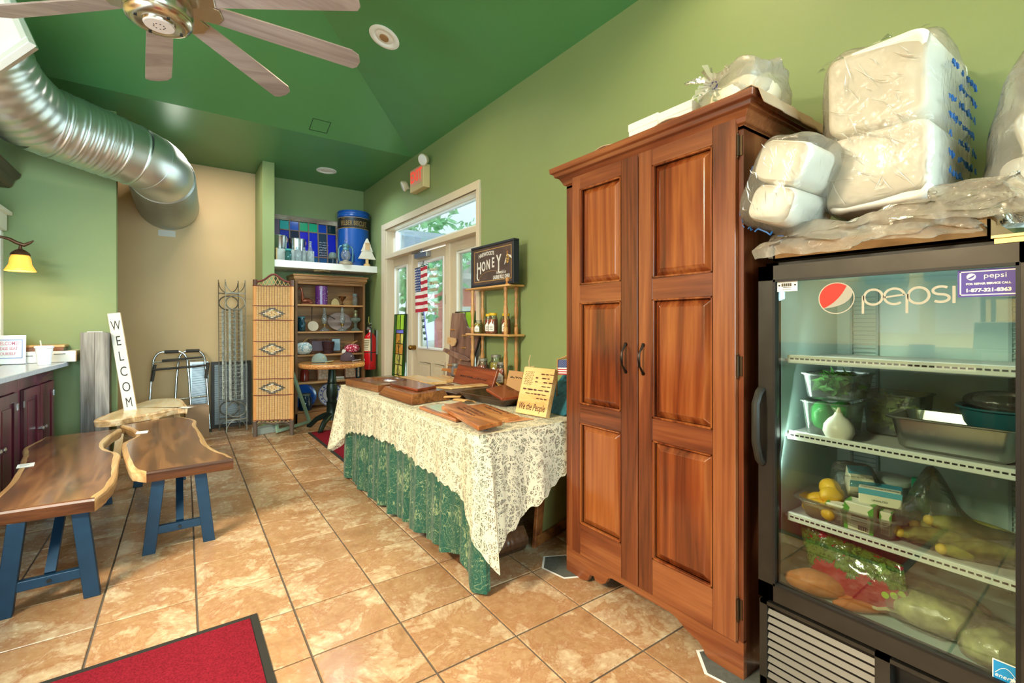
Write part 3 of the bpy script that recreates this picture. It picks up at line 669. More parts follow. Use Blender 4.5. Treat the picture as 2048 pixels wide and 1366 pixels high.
# ---- fridge contents
SH = {1: .362, 2: .603, 3: .877}
M_PLA = glass('clear_plastic', '#f6f8f4', .6, .06, .08, '#dfe6e0')
def pan(name, c, lx, ly, h, m, lab_, cat, taper=.02, wall=.003, lip=.014, rot=0, grp=None):
    """open rectangular pan with rounded corners, sloping walls and a rolled lip"""
    t = thing(name, lab_, cat, c, rot, grp)
    def ring(ax, ay, r, z, n=5):
        out = []
        for (sx_, sy_, a0) in ((1, 1, 0), (-1, 1, 90), (-1, -1, 180), (1, -1, 270)):
            for k in range(n + 1):
                a = R(a0 + 90 * k / n); out.append((sx_ * (ax - r) + r * math.cos(a), sy_ * (ay - r) + r * math.sin(a), z))
        return out
    ax, ay = lx / 2, ly / 2; r = min(ax, ay) * .28
    rings = [ring(ax - taper - r * .5, ay - taper - r * .5, r * .5, 0), ring(ax - taper, ay - taper, r, r * .35), ring(ax, ay, r, h), ring(ax + lip, ay + lip, r + lip, h), ring(ax + lip, ay + lip, r + lip, h - .004), ]
    n = len(rings[0]); vs = [p for q in rings for p in q]; fs = [tuple(range(n))[::-1]]
    for k in range(len(rings) - 1): fs += [(k * n + i, k * n + (i + 1) % n, (k + 1) * n + (i + 1) % n, (k + 1) * n + i) for i in range(n)]
    b = MB().add(vs, fs); b.build('pan', m, t, smooth=True, solid=wall); return t
pan('steel_pan', (1.845, .345, SH[3]), .19, .27, .095, mat('pan_steel', '#b9bdb6', .3, 1), 'stainless steel food pan with a rim on the middle fridge shelf', 'pan', .015)
tb = blob((0, 0, .03), (.07, .11, .035), .8, .006, 12, 24, 12); tag(tb.build('wet_greens', mat('dark_greens', '#1f6b48', .4, bmp=.6, bscale=60), loc=(1.845, .345, SH[3] + .012), smooth=True), 'dark green leaves lying inside the stainless steel pan', 'greens')
M_GREEN1 = mat('herb_green', '#3d7a2c', .6, vary=.5, vscale=40, bmp=.6, bscale=70); M_GREEN2 = mat('pale_lettuce', '#9db06a', .6, vary=.35, vscale=25, bmp=.6, bscale=50)
def leaves(name, c, r, m, n, seed, parent, s=(.015, .035)):
    rnd = random.Random(seed); b = MB()
    for _ in range(n):
        d = Vector((rnd.gauss(0, 1), rnd.gauss(0, 1), rnd.gauss(0, 1))).normalized() * rnd.uniform(.5, 1)
        p = Vector((d.x * r[0] + c[0], d.y * r[1] + c[1], d.z * r[2] + c[2])); z = rnd.uniform(*s)
        a = Vector((rnd.gauss(0, 1), rnd.gauss(0, 1), rnd.gauss(0, .6))).normalized(); q = a.orthogonal().normalized(); u = a.cross(q)
        b.add([p - a * z, p - a * z * .2 + q * z * .45, p + a * z, p - a * z * .2 - q * z * .45, p + u * z * .15], [(0, 1, 4), (1, 2, 4), (2, 3, 4), (3, 0, 4)])
    return stuff(b.build(name, m, parent, weld=False))
t = pan('food_container', (1.80, .645, SH[3]), .17, .135, .115, M_PLA, 'clear tub of green peppers at the left of the middle fridge shelf', 'container', .01, .002, .006)
for k, p in enumerate(((-.02, .02, .05), (.02, -.01, .055), (.0, .03, .05))): 
    q = blob((0, 0, 0), (.045, .036, .045), .85, .012, 18, 20, 14, seed=k); tag(q.build('green_pepper', mat('pepper_green', '#2f9440', .25), loc=(1.80 + p[0], .645 + p[1] * 1.0, SH[3] + .012 + p[2]), smooth=True), ['green pepper at the left in the lower clear tub on the middle fridge shelf', 'green pepper nearest the onion in the lower clear fridge tub', 'green pepper at the back of the lower clear fridge tub'][k], 'pepper', 'green peppers in the clear tub')
t = pan('food_container', (1.81, .635, SH[3] + .122), .19, .15, .085, M_PLA, 'clear tub of leafy herbs stacked on the tub of green peppers', 'container', .01, .002, .006)
leaves('leaves', (0, 0, .05), (.075, .055, .035), M_GREEN1, 260, 3, t)
on = thing('onion', 'peeled white onion on the middle fridge shelf in front of the clear tub', 'onion', (1.715, .60, SH[3]))
MB().lathe([(.012, 0), (.034, .008), (.043, .028), (.040, .05), (.028, .068), (.014, .08), (.010, .09)], 24).build('bulb', mat('onion_white', '#e7e3d2', .35), on, smooth=True)
MB().cyl((0, 0, .088), (.004, 0, .105), .009, .004, 8).build('stem', mat('onion_stem', '#d6cdaa', .6), on)
t = pan('food_container', (1.98, .52, SH[3]), .16, .16, .14, M_PLA, 'clear tub of chopped lettuce at the back of the middle fridge shelf', 'container', .01, .002, .006)
leaves('leaves', (0, 0, .07), (.06, .06, .05), M_GREEN2, 200, 4, t)
t = thing('salad_bowl', 'dark teal bowl under cling film behind the stainless steel pan', 'bowl', (1.95, .265, SH[3] + .02))
MB().lathe([(.03, 0), (.05, .004), (.085, .06), (.095, .10), (.105, .105), (.105, .11), (.09, .105), (.08, .06), (.045, .01)], 28).build('bowl', mat('teal_bowl', '#1f5c64', .35), t, smooth=True)
blob((0, 0, .125), (.085, .085, .03), .9, .01, 14, 26, 12).build('film', M_FILM3, t, smooth=True)
# middle tray of butter, cartons and lemons
t = pan('plastic_tray', (1.795, .582, SH[2]), .20, .27, .068, M_PLA, 'clear plastic tray of lemons and cartons on the bottom fridge shelf', 'tray', .014, .002, .016)
M_LEM = mat('lemon', '#d9a62a', .4, bmp=.25, bscale=120)
for k, (x, y, z, a) in enumerate(((1.745, .672, .03, .3), (1.775, .640, .075, 1.2), (1.80, .690, .035, .8), (1.80, .655, .09, 2.2), (1.735, .632, .035, 1.9))):
    l = MB().lathe([(.001, -.045), (.008, -.042), (.022, -.030), (.030, -.010), (.031, .008), (.024, .028), (.010, .040), (.007, .046), (.001, .048)], 18, RZ(a) @ RX(PI / 2))
    tag(l.build('lemon', M_LEM, smooth=True, loc=(x, y, SH[2] + z)), ['lemon lying lowest at the front of the clear fridge tray', 'lemon on top of the pile facing the glass, in the clear fridge tray', 'lemon at the left end of the clear fridge tray', 'uppermost lemon at the back of the clear fridge tray', 'lemon beside the carton at the bottom of the clear fridge tray'][k], 'lemon', 'lemons in the tray')
M_CRM = mat('carton_cream', '#e5ddc4', .5); M_CGRN = mat('carton_green', '#4d9a35', .5); M_CBLU = mat('carton_blue', '#4aa0b8', .5)
def carton(name, c, d, rot, lab_, kind, tilt=(0, 0)):
    t = thing(name, lab_, 'carton', c, 0); t.rotation_euler = (tilt[0], tilt[1], rot)
    MB().cbox((0, 0, d[2] / 2), d).build('box', M_CRM, t, bevel=.003)
    q = MB(); e = .0006
    if kind == 'g':
        for s in (-1, 1): q.add([(-d[0] / 2 - e, s * d[1] / 2, 0), (-d[0] / 2 - e, s * d[1] * .36, 0), (-d[0] / 2 - e, s * d[1] * .42, d[2] * .5), (-d[0] / 2 - e, s * d[1] * .30, d[2] * .8), (-d[0] / 2 - e, s * d[1] / 2, d[2])], [(0, 1, 2, 3, 4)])
        for s in (-1, 1): q.add([(-d[0] / 2, s * d[1] / 2, d[2] + e), (-d[0] * .2, s * d[1] * .3, d[2] + e), (d[0] / 2, s * d[1] / 2, d[2] + e)], [(0, 1, 2)])
        q.build('leaf_print', M_CGRN, t, weld=False)
        b = MB()
        for k in range(4): b.box(-d[0] / 2 - .0012, -d[1] * .3, d[2] * (.35 + .09 * k), -d[0] / 2 - .0002, d[1] * .25, d[2] * (.38 + .09 * k))
        for k in range(9): b.box(-d[0] / 2 - .0012, -d[1] * .30 + k * .0028, d[2] * .08, -d[0] / 2 - .0002, -d[1] * .30 + k * .0028 + (.0009, .0016)[k % 2], d[2] * .25)
        b.build('print', M_INK, t)
    else:
        q.box(-d[0] / 2 - e, -d[1] / 2 - e, d[2] * .62, -d[0] / 2, d[1] / 2, d[2] * .98); q.box(-d[0] / 2, -d[1] / 2 - e, d[2] * .5, d[0] / 2, -d[1] / 2, d[2] * .95); q.box(-d[0] * .1, -d[1] / 2, d[2], d[0] * .45, d[1] / 2, d[2] + e)
        q.build('blue_band', M_CBLU, t); text('NET WT 32 OZ (2 LB) 907g', .0085, frame((-d[0] * .32, 0, d[2] + .0008), (0, -1, 0), (1, 0, 0)), M_INK, t, sx=.9, ext=.0001, local=True); text('UNSALTED', .008, frame((-d[0] / 2 - .0008, 0, d[2] * .3), (0, -1, 0), (0, 0, 1)), M_INK, t, ext=.0001, local=True)
    return t
carton('egg_carton', (1.735, .612, SH[2] + .006), (.045, .052, .062), .06, 'green and cream carton at the front left of the clear fridge tray', 'g')
carton('egg_carton', (1.738, .545, SH[2] + .006), (.062, .075, .085), .03, 'larger green and cream carton with a barcode in the clear fridge tray', 'g')
carton('egg_carton', (1.765, .487, SH[2] + .006), (.05, .03, .07), .03, 'narrow green carton at the right end of the clear fridge tray', 'g')
carton('butter_box', (1.79, .513, SH[2] + .088), (.085, .105, .048), .25, 'blue and cream butter box lying on the cartons in the fridge tray', 'b')
t = carton('butter_box', (1.845, .59, SH[2] + .094), (.07, .065, .075), .5, 'blue and cream butter box wrapped in a bag behind the lemons', 'b', (0, -.5))
blob((0, .01, .04), (.06, .062, .052), .6, .012, 16, 26, 16).build('film', M_FILM3, t, smooth=True)
t = thing('lidded_tub', 'pale lidded plastic tub at the back of the bottom fridge shelf', 'tub', (1.93, .53, SH[2])); MB().lathe([(.04, 0), (.052, .005), (.06, .12), (.06, .125)], 24).build('tub', M_PLA, t, smooth=True); MB().lathe([(.063, .12), (.065, .125), (.065, .135), (.055, .138), (.001, .138)], 24).build('lid', mat('lid_grey', '#aab3ad', .4), t, smooth=True)
t = thing('bottle', 'green plastic bottle with a green cap on the bottom fridge shelf', 'bottle', (1.90, .448, SH[2])); MB().lathe([(.028, 0), (.032, .006), (.032, .08), (.026, .105), (.014, .125), (.012, .13)], 20).build('bottle', mat('bottle_green', '#4f9a63', .25), t, smooth=True); MB().lathe([(.016, .128), (.016, .156), (.012, .16), (.001, .16)], 18).build('cap', mat('cap_green', '#1c7f5c', .35), t, smooth=True)
# sweetcorn in a bag
M_HUSK = mat('corn_husk', '#8d8a44', .6, vary=.35, vscale=30); M_KERN = mat('corn_kernel', '#d8b44a', .5)
cb = thing('corn_bag', 'thin plastic bag of unhusked sweetcorn on the bottom fridge shelf', 'bag', (1.80, .34, SH[2]))
for k, (p0, p1, r) in enumerate((((-.06, .12, .03), (.06, -.11, .026), .028), ((-.08, .02, .022), (.06, -.14, .026), .026), ((.02, .10, .035), (.12, -.06, .03), .028), ((-.02, .06, .075), (.08, -.12, .06), .026))):
    p0, p1 = Vector(p0), Vector(p1); pts = [p0.lerp(p1, i / 6) for i in range(7)]; q = MB().tube(pts, [r * a for a in (.35, .8, 1, 1, .85, .55, .2)], 12)
    tip = MB().ell(tuple(p0.lerp(p1, .03)), (r * .55,) * 3, 12, 8)
    c = q.build('corn_ear', M_HUSK, cb, smooth=True); tip.build('corn_tip', M_KERN, c, smooth=True)
def cornfilm(a, b):
    th = 2 * PI * a; f = b
    y = .15 - .31 * f; w = .10 * (1 - .35 * f) * math.sin(PI * min(1, f * 1.0 + .04)) ** .4; h = .085 + .14 * math.exp(-((f - .30) / .16) ** 2)
    p = Vector((math.cos(th) * w + .01, y, max(0.003, math.sin(th) * h * .62 + h * .38))); n = mnoise.noise(p * 22); return p + Vector((n * .008, n * .006, abs(n) * .006))
MB().grid(cornfilm, 34, 26, True).build('film', M_FILM3, cb, smooth=True)
# bottom: sweet potato, salad bag, lettuce bags, carrots
t = thing('sweet_potato', 'orange sweet potato in the bottom left corner of the fridge', 'vegetable', (1.70, .663, SH[1] + .038))
blob((0, 0, 0), (.045, .085, .036), .95, .010, 12, 28, 18, RZ(.25), seed=5).build('tuber', mat('sweet_potato_skin', '#c0703a', .5, vary=.15, vscale=40, bmp=.3, bscale=60), t, smooth=True)
kb = thing('salad_bag', 'red printed bag of dark salad leaves propped up in the bottom of the fridge', 'bag', (1.75, .585, SH[1]))
def kf(a, b):
    # a along the bottom seam (left to right), b upward
    y = .155 - .30 * a + (.0) ; z = .02 + .145 * b - .05 * a * (1 - b) * 0 + .012 * math.sin(a * 9) * (1 - b)
    y = (.07 - .235 * a) * (1 - b) + (.155 - .29 * a) * b; z = (-.02 + .075 * a) * (1 - b) + (.20 - .035 * a) * b
    x = -.03 + .045 * b - .028 * math.sin(PI * a) * math.sin(PI * b) + .004 * mnoise.noise(Vector((a * 9, b * 9, 0)))
    return (x, y, max(z, .004) if True else z)
m_, nt, bb2 = _new('salad_bag_print'); co = coords(nt); nz = N(nt, 'ShaderNodeTexNoise', i_Scale=14.0, i_Detail=6.0, i_Roughness=.7); L(nt, co, nz.inputs['Vector'])
sp_ = N(nt, 'ShaderNodeSeparateXYZ'); L(nt, co, sp_.inputs[0])
mr = N(nt, 'ShaderNodeMapRange', i_1=.04, i_2=.13, i_3=-.13, i_4=.13); L(nt, sp_.outputs['Z'], mr.inputs[0]); ad = N(nt, 'ShaderNodeMath', operation='ADD'); L(nt, mr.outputs[0], ad.inputs[0]); L(nt, nz.outputs['Fac'], ad.inputs[1])
r_ = ramp(nt, ad.outputs[0], [(.53, rgb('#a00c28')), (.55, rgb('#33501f')), (.62, rgb('#5c7a30')), (.68, rgb('#274018')), (.74, rgb('#70903c'))], 'LINEAR'); L(nt, r_.outputs[0], bb2.inputs['Base Color']); bb2.inputs['Roughness'].default_value = .18; bb2.inputs['Coat Weight'].default_value = .6
nz2 = N(nt, 'ShaderNodeTexNoise', i_Scale=45.0, i_Detail=3.0); L(nt, co, nz2.inputs['Vector']); bump(nt, bb2, nz2.outputs['Fac'], .5, .006)
MB().grid(kf, 30, 20).build('bag', m_, kb, smooth=True, solid=.004)
q = MB().tube([Vector(kf(k / 12, .0)) + Vector((-.003, 0, .004 * (k % 2))) for k in range(13)], .0055, 6, sy=.5); q.build('seam', mat('seam_cream', '#b8ad85', .6), kb)
M_LIME = mat('lime_disc', '#a9c43a', .4)
for a, b_ in ((.08, .12), (.18, .14), (.30, .17), (.80, .30), (.88, .32), (.95, .36)):
    p = Vector(kf(a, b_)) + Vector((-.006, 0, 0)); MB().cyl(p, p + Vector((.003, 0, 0)), .0095, n=16).build('lime_print', M_LIME, kb)
for k, (x, y, z, rx, ry, rz, s) in enumerate(((1.80, .395, .055, .10, .125, .06, 'clear bag of pale shredded lettuce in the middle of the fridge bottom'), (1.75, .255, .045, .085, .075, .05, 'clear bag of pale lettuce in the bottom right corner of the fridge'))):
    t = thing('lettuce_bag', s, 'bag', (x, y, SH[1]))
    q = blob((0, 0, z), (rx * .9, ry * .9, rz * .85), .8, .02, 14, 34, 20, seed=k + 8, zfl=-rz * .85); q.build('lettuce', mat('lettuce', '#b7b878', .55, vary=.5, vscale=26, bmp=.8, bscale=45), t, smooth=True)
    blob((0, 0, z), (rx, ry, rz), .75, .016, 11, 36, 22, seed=k + 2, zfl=-z + .002).build('film', M_FILM, t, smooth=True)
M_CAR = mat('carrot', '#c26a35', .5, bmp=.2, bscale=60)
for k, (x, y, a) in enumerate(((1.71, .535, .5), (1.745, .545, .2))):
    q = MB().tube([(math.cos(a) * (i - 3) * .018, -math.sin(a) * (i - 3) * .018 - (i - 3) * .012, 0) for i in range(7)], [.006, .016, .018, .017, .014, .009, .003], 10)
    tag(q.build('carrot', M_CAR, smooth=True, loc=(x, y, SH[1] + .02)), ['carrot nearest the glass, below the red salad bag', 'carrot half hidden behind another one under the red salad bag'][k], 'carrot')
# ================================================================== ON TOP OF THE FRIDGE
zt0 = 1.463
cb_ = thing('cardboard_tray', 'flat tan cardboard tray lying on top of the fridge under the plastic tubs', 'tray', (1.83, .50, zt0))
b = MB().box(1.66, .25, zt0, 2.12, .775, zt0 + .008).box(1.66, .25, zt0, 1.666, .775, zt0 + .05).box(1.66, .25, zt0, 2.12, .256, zt0 + .05).box(1.66, .769, zt0, 2.12, .775, zt0 + .05).box(2.114, .25, zt0, 2.12, .775, zt0 + .05)
b.build('tray', mat('cardboard', '#a87f52', .8), cb_, world=True)
def crumple(seed, y0, y1, x0, xw, zb, h, sc, amp):
    def f(a, b):
        y = y0 + (y1 - y0) * a; s = math.sin(PI * b); e = min(1, a * 6, (1 - a) * 6)
        p = Vector((x0 + xw * (b - .5), y, zb + h * s * (.35 + .65 * e)))
        p2 = Vector((p.x, p.y * .38, p.z)); n = mnoise.noise(p2 * sc + Vector((seed, 0, 0))); n2 = mnoise.noise(p2 * sc * 2.7 + Vector((0, seed, 0)))
        return (p.x + amp * n2, p.y + amp * (n + n2), max(zb - .002, p.z + amp * (n * .9 + n2 * .8)))
    return f
tag(MB().grid(crumple(4, .80, .26, 1.640, .11, zt0 + .004, .105, 15, .030), 150, 40).build('plastic_sheet', film('crumpled_wrap', .36, 1.1, '#fff6e6', 40, .5), smooth=True, weld=False), 'long crumpled clear plastic wrap along the front edge of the fridge top', 'wrap')
tag(MB().grid(crumple(9, .40, .16, 1.665, .16, zt0 + .045, .11, 13, .036), 90, 40).build('plastic_sheet', film('crumpled_wrap2', .28, 1.1, '#fff6e6', 36, .5), smooth=True, weld=False), 'second crumpled clear plastic wrap at the right front of the fridge top', 'wrap')
def tub(mb, c, d, M=None):
    """plastic tub lying on its side: base towards the room, rim towards the wall"""
    def ring(x, ay, az, r, n=5):
        out = []
        for (sy_, sz_, a0) in ((1, 1, 0), (-1, 1, 90), (-1, -1, 180), (1, -1, 270)):
            for k in range(n + 1):
                a = R(a0 + 90 * k / n); out.append((c[0] + x, c[1] + sy_ * (ay - r) + r * math.cos(a), c[2] + sz_ * (az - r) + r * math.sin(a)))
        return out
    ay, az = d[1] / 2, d[2] / 2
    rs = [ring(.003, ay * .80, az * .80, .02), ring(0, ay * .86, az * .86, .03), ring(.004, ay * .92, az * .92, .035), ring(.02, ay * .96, az * .96, .035), ring(d[0] - .03, ay, az, .035), ring(d[0] - .03, ay * 1.03, az * 1.03, .035), ring(d[0], ay * 1.03, az * 1.03, .035), ring(d[0], ay * .98, az * .98, .035), ring(.03, ay * .9, az * .9, .03)]
    n = len(rs[0]); vs = [p for q in rs for p in q]; fs = [tuple(range(n)), tuple((len(rs) - 1) * n + i for i in range(n))]
    for k in range(len(rs) - 1): fs += [(k * n + i, k * n + (i + 1) % n, (k + 1) * n + (i + 1) % n, (k + 1) * n + i) for i in range(n)]
    return mb.add(vs, fs, M)
M_BLUEP = mat('bag_print_blue', '#1d5fa8', .5)
t = thing('bagged_tubs', 'two big white plastic tubs stacked in one clear bag on the fridge, printed blue', 'tubs', (1.9, .515, zt0 + .10))
Mu = T(1.735, .513, 1.982) @ RZ(.0) @ RY(-.02); Ml = T(1.735, .513, 1.725)
tub(MB(), (0, 0, 0), (.40, .268, .262), Mu).build('tub', M_TUB, t, world=True, smooth=True, ang=50); tub(MB(), (0, 0, 0), (.40, .28, .25), Ml).build('tub', M_TUB, t, world=True, smooth=True, ang=50)
def bagshape(c, r, e, amp, fr_, seed, top=None):
    q = blob(c, r, e, amp, fr_, 60, 44, seed=seed); return q
bagshape((1.935, .515, 1.86), (.215, .155, .268), .30, .022, 7, 6).build('film', M_FILM, t, world=True, smooth=True)
q = MB()     # torn top of the bag standing up over the tubs
for k in range(14):
    a = k / 13; p0 = Vector((1.74 + .03 * math.sin(k), .38 + .27 * a, 2.10 - .01 * a)); q.add([p0, p0 + Vector((.0, .03, 0)), p0 + Vector((.03, .02, .02 + .012 * math.sin(k * 2.1)))], [(0, 1, 2)])
q.build('bag_edge', M_FILM, t, world=True, weld=False)
def creases(parent, M, n, w, h, seed, cen=(0, 0), lo=.03, hi=.12, x=0):
    """thin ridges on the stretched film, coloured white in place of fold highlights"""
    rnd = random.Random(seed); q = MB()
    for _ in range(n):
        a = rnd.gauss(.85, .35); l = rnd.uniform(lo, hi); p = Vector((x, rnd.uniform(-w, w), rnd.uniform(-h, h))); d = Vector((0, math.cos(a), math.sin(a))) * l / 2; s_ = Vector((0, -d.z, d.y)).normalized() * rnd.uniform(.0008, .002); b_ = Vector((0, rnd.uniform(-.006, .006), rnd.uniform(-.006, .006)))
        q.add([M @ (p - d), M @ (p + b_ + s_), M @ (p + d), M @ (p + b_ - s_), M @ (p + b_ + Vector((-.006, 0, 0)))], [(0, 1, 4), (1, 2, 4), (2, 3, 4), (3, 0, 4)])
    return stuff(q.build('fold_glint', M_GLINT, parent, world=True, weld=False))
M_GLINT = mat('bag_glint', '#fffdf6', .25)  # opaque white, painted highlights along the folds of the bags
creases(t, T(1.722, .515, 1.86), 46, .095, .20, 4, lo=.02, hi=.13)
rnd = random.Random(5); q = MB()      # blue script on the side that faces the camera side
for row in range(7):
    x = 1.80
    zz = 2.02 - row * .055
    while x < 2.12:
        w = rnd.uniform(.014, .034); pts = [(x + w * i / 6, .3545 - .0, zz + rnd.uniform(-.010, .010) + .004 * math.sin(i * 2)) for i in range(7)]
        if rnd.random() < .8: q.tube(pts, .0016 if rnd.random() < .6 else .0028, 4)
        x += w + rnd.uniform(.006, .016)
stuff(q.build('blue_print', M_BLUEP, t, world=True))
t = thing('bagged_tubs', 'tilted white plastic tubs in a clear bag overhanging the fridge beside the cabinet', 'tubs', (1.66, .74, zt0 + .09))
Mk = T(1.552, .722, 1.705) @ RX(.35)
tub(MB(), (0, 0, .062), (.26, .165, .135), Mk).build('tub', M_TUB, t, world=True, smooth=True, ang=50); tub(MB(), (.008, -.012, -.07), (.26, .15, .125), Mk).build('tub', M_TUB, t, world=True, smooth=True, ang=50)
blob((.12, 0, 0), (.155, .103, .160), .5, .014, 8, 54, 40, Mk, seed=12).build('film', M_FILM, t, world=True, smooth=True)
creases(t, Mk @ T(-.034, 0, 0), 28, .06, .10, 9, lo=.015, hi=.06)
q = MB(); sgp = lambda a: (1 if a >= 0 else -1) * abs(a) ** .5
for k in range(10):
    pp = []
    for j in range(5):
        a = PI * (.80 + .085 * k + .014 * j) ; pp.append(Mk @ Vector((.035 + .012 * (k % 2), -sgp(math.cos(a)) * .103 * 1.0, sgp(math.sin(a)) * -.158 * (-1)) ) + Vector((0, 0, .006 * ((j * k) % 3 - 1))))
    q.tube(pp, .0018 + .0008 * (k % 3), 4)
stuff(q.build('blue_print', M_BLUEP, t, world=True))
t = thing('bagged_tubs', 'clear bag of white plastic tubs at the right edge, on the fridge', 'tubs', (1.95, .22, zt0 + .10))
tub(MB(), (0, 0, 0), (.28, .17, .15), T(1.86, .150, 1.77) @ RX(-.25)).build('tub', M_TUB, t, world=True, smooth=True, ang=50); tub(MB(), (0, 0, 0), (.28, .20, .14), T(1.83, .165, 1.63)).build('tub', M_TUB, t, world=True, smooth=True, ang=50)
def tri(a, b):
    th = 2 * PI * a; s = (1 - b); p = Vector((1.95 + .19 * math.cos(th) * s ** .45, .185 + .135 * math.sin(th) * s ** .45 + .01 * b, zt0 + .08 + .50 * b)); n = mnoise.noise(p * 8); return p + Vector((n * .02, n * .025, 0))
MB().grid(tri, 60, 44, True).build('film', film('bag_film_right', .34, 1.6, scale=14, strength=.6), t, world=True, smooth=True)
# ================================================================== SLAB BENCHES
def slabwood(name, dark, mid, light, edge, sap=.05):
    m = wood(name, dark, mid, light, 'Y', 9, .24, .35, 1.3, stretch=7, fine=.5); return m
W_SLAB = slabwood('walnut_slab', '#3a2011', '#673c22', '#8a5a34', None); W_SAP = wood('walnut_live_edge', '#8a6038', '#bc915f', '#dbbb8a', 'Y', 10, .35)
W_ENDG = wood('walnut_end_grain', '#2a140a', '#4c2a18', '#693d22', 'X', 12, .4); W_MAP = wood('maple_slab', '#d3a870', '#ebcb98', '#f6e2bc', 'Y', 5, .3, .3, 1.2, stretch=5, fine=.35); W_MAPE = wood('maple_bark_edge', '#8f633c', '#d6ab78', '#f0dcba', 'Y', 14, .5)
M_LEG = mat('blue_black_steel', '#1b3850', .42, .35, vary=.12, vscale=14)
def smoothpoly(pts, it=2, keep=()):
    """round off an outline (corner cutting), leaving the listed corners sharp"""
    pts = [(Vector(p), i in keep) for i, p in enumerate(pts)]
    for _ in range(it):
        out = []
        n = len(pts)
        for i in range(n):
            p, k = pts[i]; a = pts[i - 1][0]; b = pts[(i + 1) % n][0]
            if k: out.append((p, True))
            else: out += [(p * .75 + a * .25, False), (p * .75 + b * .25, False)]
        pts = out
    return [p for p, _ in pts]
def slab(parent, pts, zt, th, m_top, m_edge, under=.003, seed=0):
    n = len(pts); ar = sum(pts[i].x * pts[(i + 1) % n].y - pts[(i + 1) % n].x * pts[i].y for i in range(n))
    if ar < 0: pts = pts[::-1]
    def off(d):
        out = []
        for i, p in enumerate(pts):
            t = (pts[(i + 1) % n] - pts[i - 1]).normalized(); nn = Vector((t.y, -t.x)); out.append(p + nn * (d + (.006 * mnoise.noise(Vector((p.x * 20, p.y * 20, seed))) if d else 0)))
        return out
    def offv():
        out = []
        for i, p in enumerate(pts):
            t = (pts[(i + 1) % n] - pts[i - 1]).normalized(); nn = Vector((t.y, -t.x)); k_ = -.012 - .018 * max(0, abs(t.y) - .45) / .55 * (.8 + .5 * mnoise.noise(Vector((p.x * 9, p.y * 9, seed + 5)))); out.append(p + nn * k_)
        return out
    rings = [(offv(), zt), (off(-.010), zt), (off(-.003), zt - .003), (off(0.002), zt - .012), (off(-under * .3), zt - th * .55), (off(-under), zt - th + .006), (off(-under - .003), zt - th)]
    y_lo = min(p.y for p in pts) + .06; y_hi = max(p.y for p in pts) - .06
    vs = [(p.x, p.y, z) for r, z in rings for p in r]; b = MB(); 
    b.add(vs, [tuple(range(n))]); b2 = MB(); fs = []
    for k in range(len(rings) - 1): fs += [(k * n + (i + 1) % n, k * n + i, (k + 1) * n + i, (k + 1) * n + (i + 1) % n) for i in range(n)]
    b.f += fs; b.mi += [2 if abs((pts[(i + 1) % n] - pts[i]).normalized().x) > .86 and (pts[(i + 1) % n] - pts[i]).length > .0 and (pts[i].y < y_lo or pts[i].y > y_hi) else 1 for k in range(len(rings) - 1) for i in range(n)]; b.f.append(tuple(range((len(rings) - 1) * n + n - 1, (len(rings) - 1) * n - 1, -1))); b.mi.append(0)
    return b.build('slab_top', [m_top, m_edge, W_ENDG if m_top == W_SLAB else m_edge], parent, world=True, smooth=True, ang=35)
def aframe(parent, y, xc, wt, wb, zt, sgn):
    """two slanted flat legs with a crossbar, and a long brace running back under the slab"""
    for s in (-1, 1):
        a = Vector((xc + s * wb / 2, y, 0)); b = Vector((xc + s * wt / 2, y, zt)); hw = .029
        MB().add([(a.x - hw, y - .019, 0), (a.x + hw, y - .019, 0), (b.x + hw, y - .019, zt), (b.x - hw, y - .019, zt), (a.x - hw, y + .019, 0), (a.x + hw, y + .019, 0), (b.x + hw, y + .019, zt), (b.x - hw, y + .019, zt)], [(0, 1, 2, 3), (7, 6, 5, 4), (0, 4, 5, 1), (1, 5, 6, 2), (2, 6, 7, 3), (3, 7, 4, 0)]).build('leg', M_LEG, parent, world=True, bevel=.002)
    z = zt * .30; w = wb + (wt - wb) * .30
    MB().bar((xc - w / 2, y, z), (xc + w / 2, y, z), .03, .042).build('crossbar', M_LEG, parent, world=True, bevel=.002)
    MB().cyl((xc, y - .02, z), (xc, y - .015, z), .009, n=8).build('bolt', M_BLACK, parent, world=True)
    MB().bar((xc, y + sgn * .01, z + .02), (xc, y + sgn * .36, zt), .036, .03).build('brace', M_LEG, parent, world=True)
V2 = lambda l: [Vector((p[0], p[1])) for p in l]
zb = .46
b1 = thing('slab_bench', 'walnut live-edge slab bench with a curved notch, nearest the burgundy counter', 'bench', (-.45, 3.55, 0))
P1 = V2([(-.69, 2.86), (-.60, 2.852), (-.304, 2.826), (-.284, 2.818), (-.257, 2.943), (-.237, 3.125), (-.258, 3.45), (-.267, 3.734), (-.326, 3.828), (-.374, 3.969), (-.381, 4.147), (-.353, 4.383), (-.307, 4.60), (-.368, 4.575), (-.728, 4.554), (-.772, 4.282), (-.778, 4.205), (-.744, 4.053), (-.707, 3.774), (-.662, 3.363), (-.665, 3.10)])
slab(b1, smoothpoly(P1, 2, (0, 2, 14)), zb, .062, W_SLAB, W_SAP, seed=1)
aframe(b1, 2.873, -.447, .20, .285, zb - .06, 1); aframe(b1, 4.265, -.52, .20, .285, zb - .06, -1)
b2 = thing('slab_bench', 'walnut live-edge slab bench with swirled grain, on the open tile floor', 'bench', (.0, 3.9, 0))
P2 = V2([(-.361, 4.746), (-.285, 4.588), (-.231, 4.38), (-.215, 4.20), (-.271, 4.068), (-.284, 4.0), (-.235, 3.55), (-.20, 3.30), (-.185, 3.23), (-.121, 3.158), (.28, 3.168), (.270, 3.29), (.199, 3.491), (.168, 3.719), (.158, 4.118), (.130, 4.404), (.150, 4.608), (.12, 4.719), (.041, 4.88), (-.102, 4.87), (-.248, 4.76)])
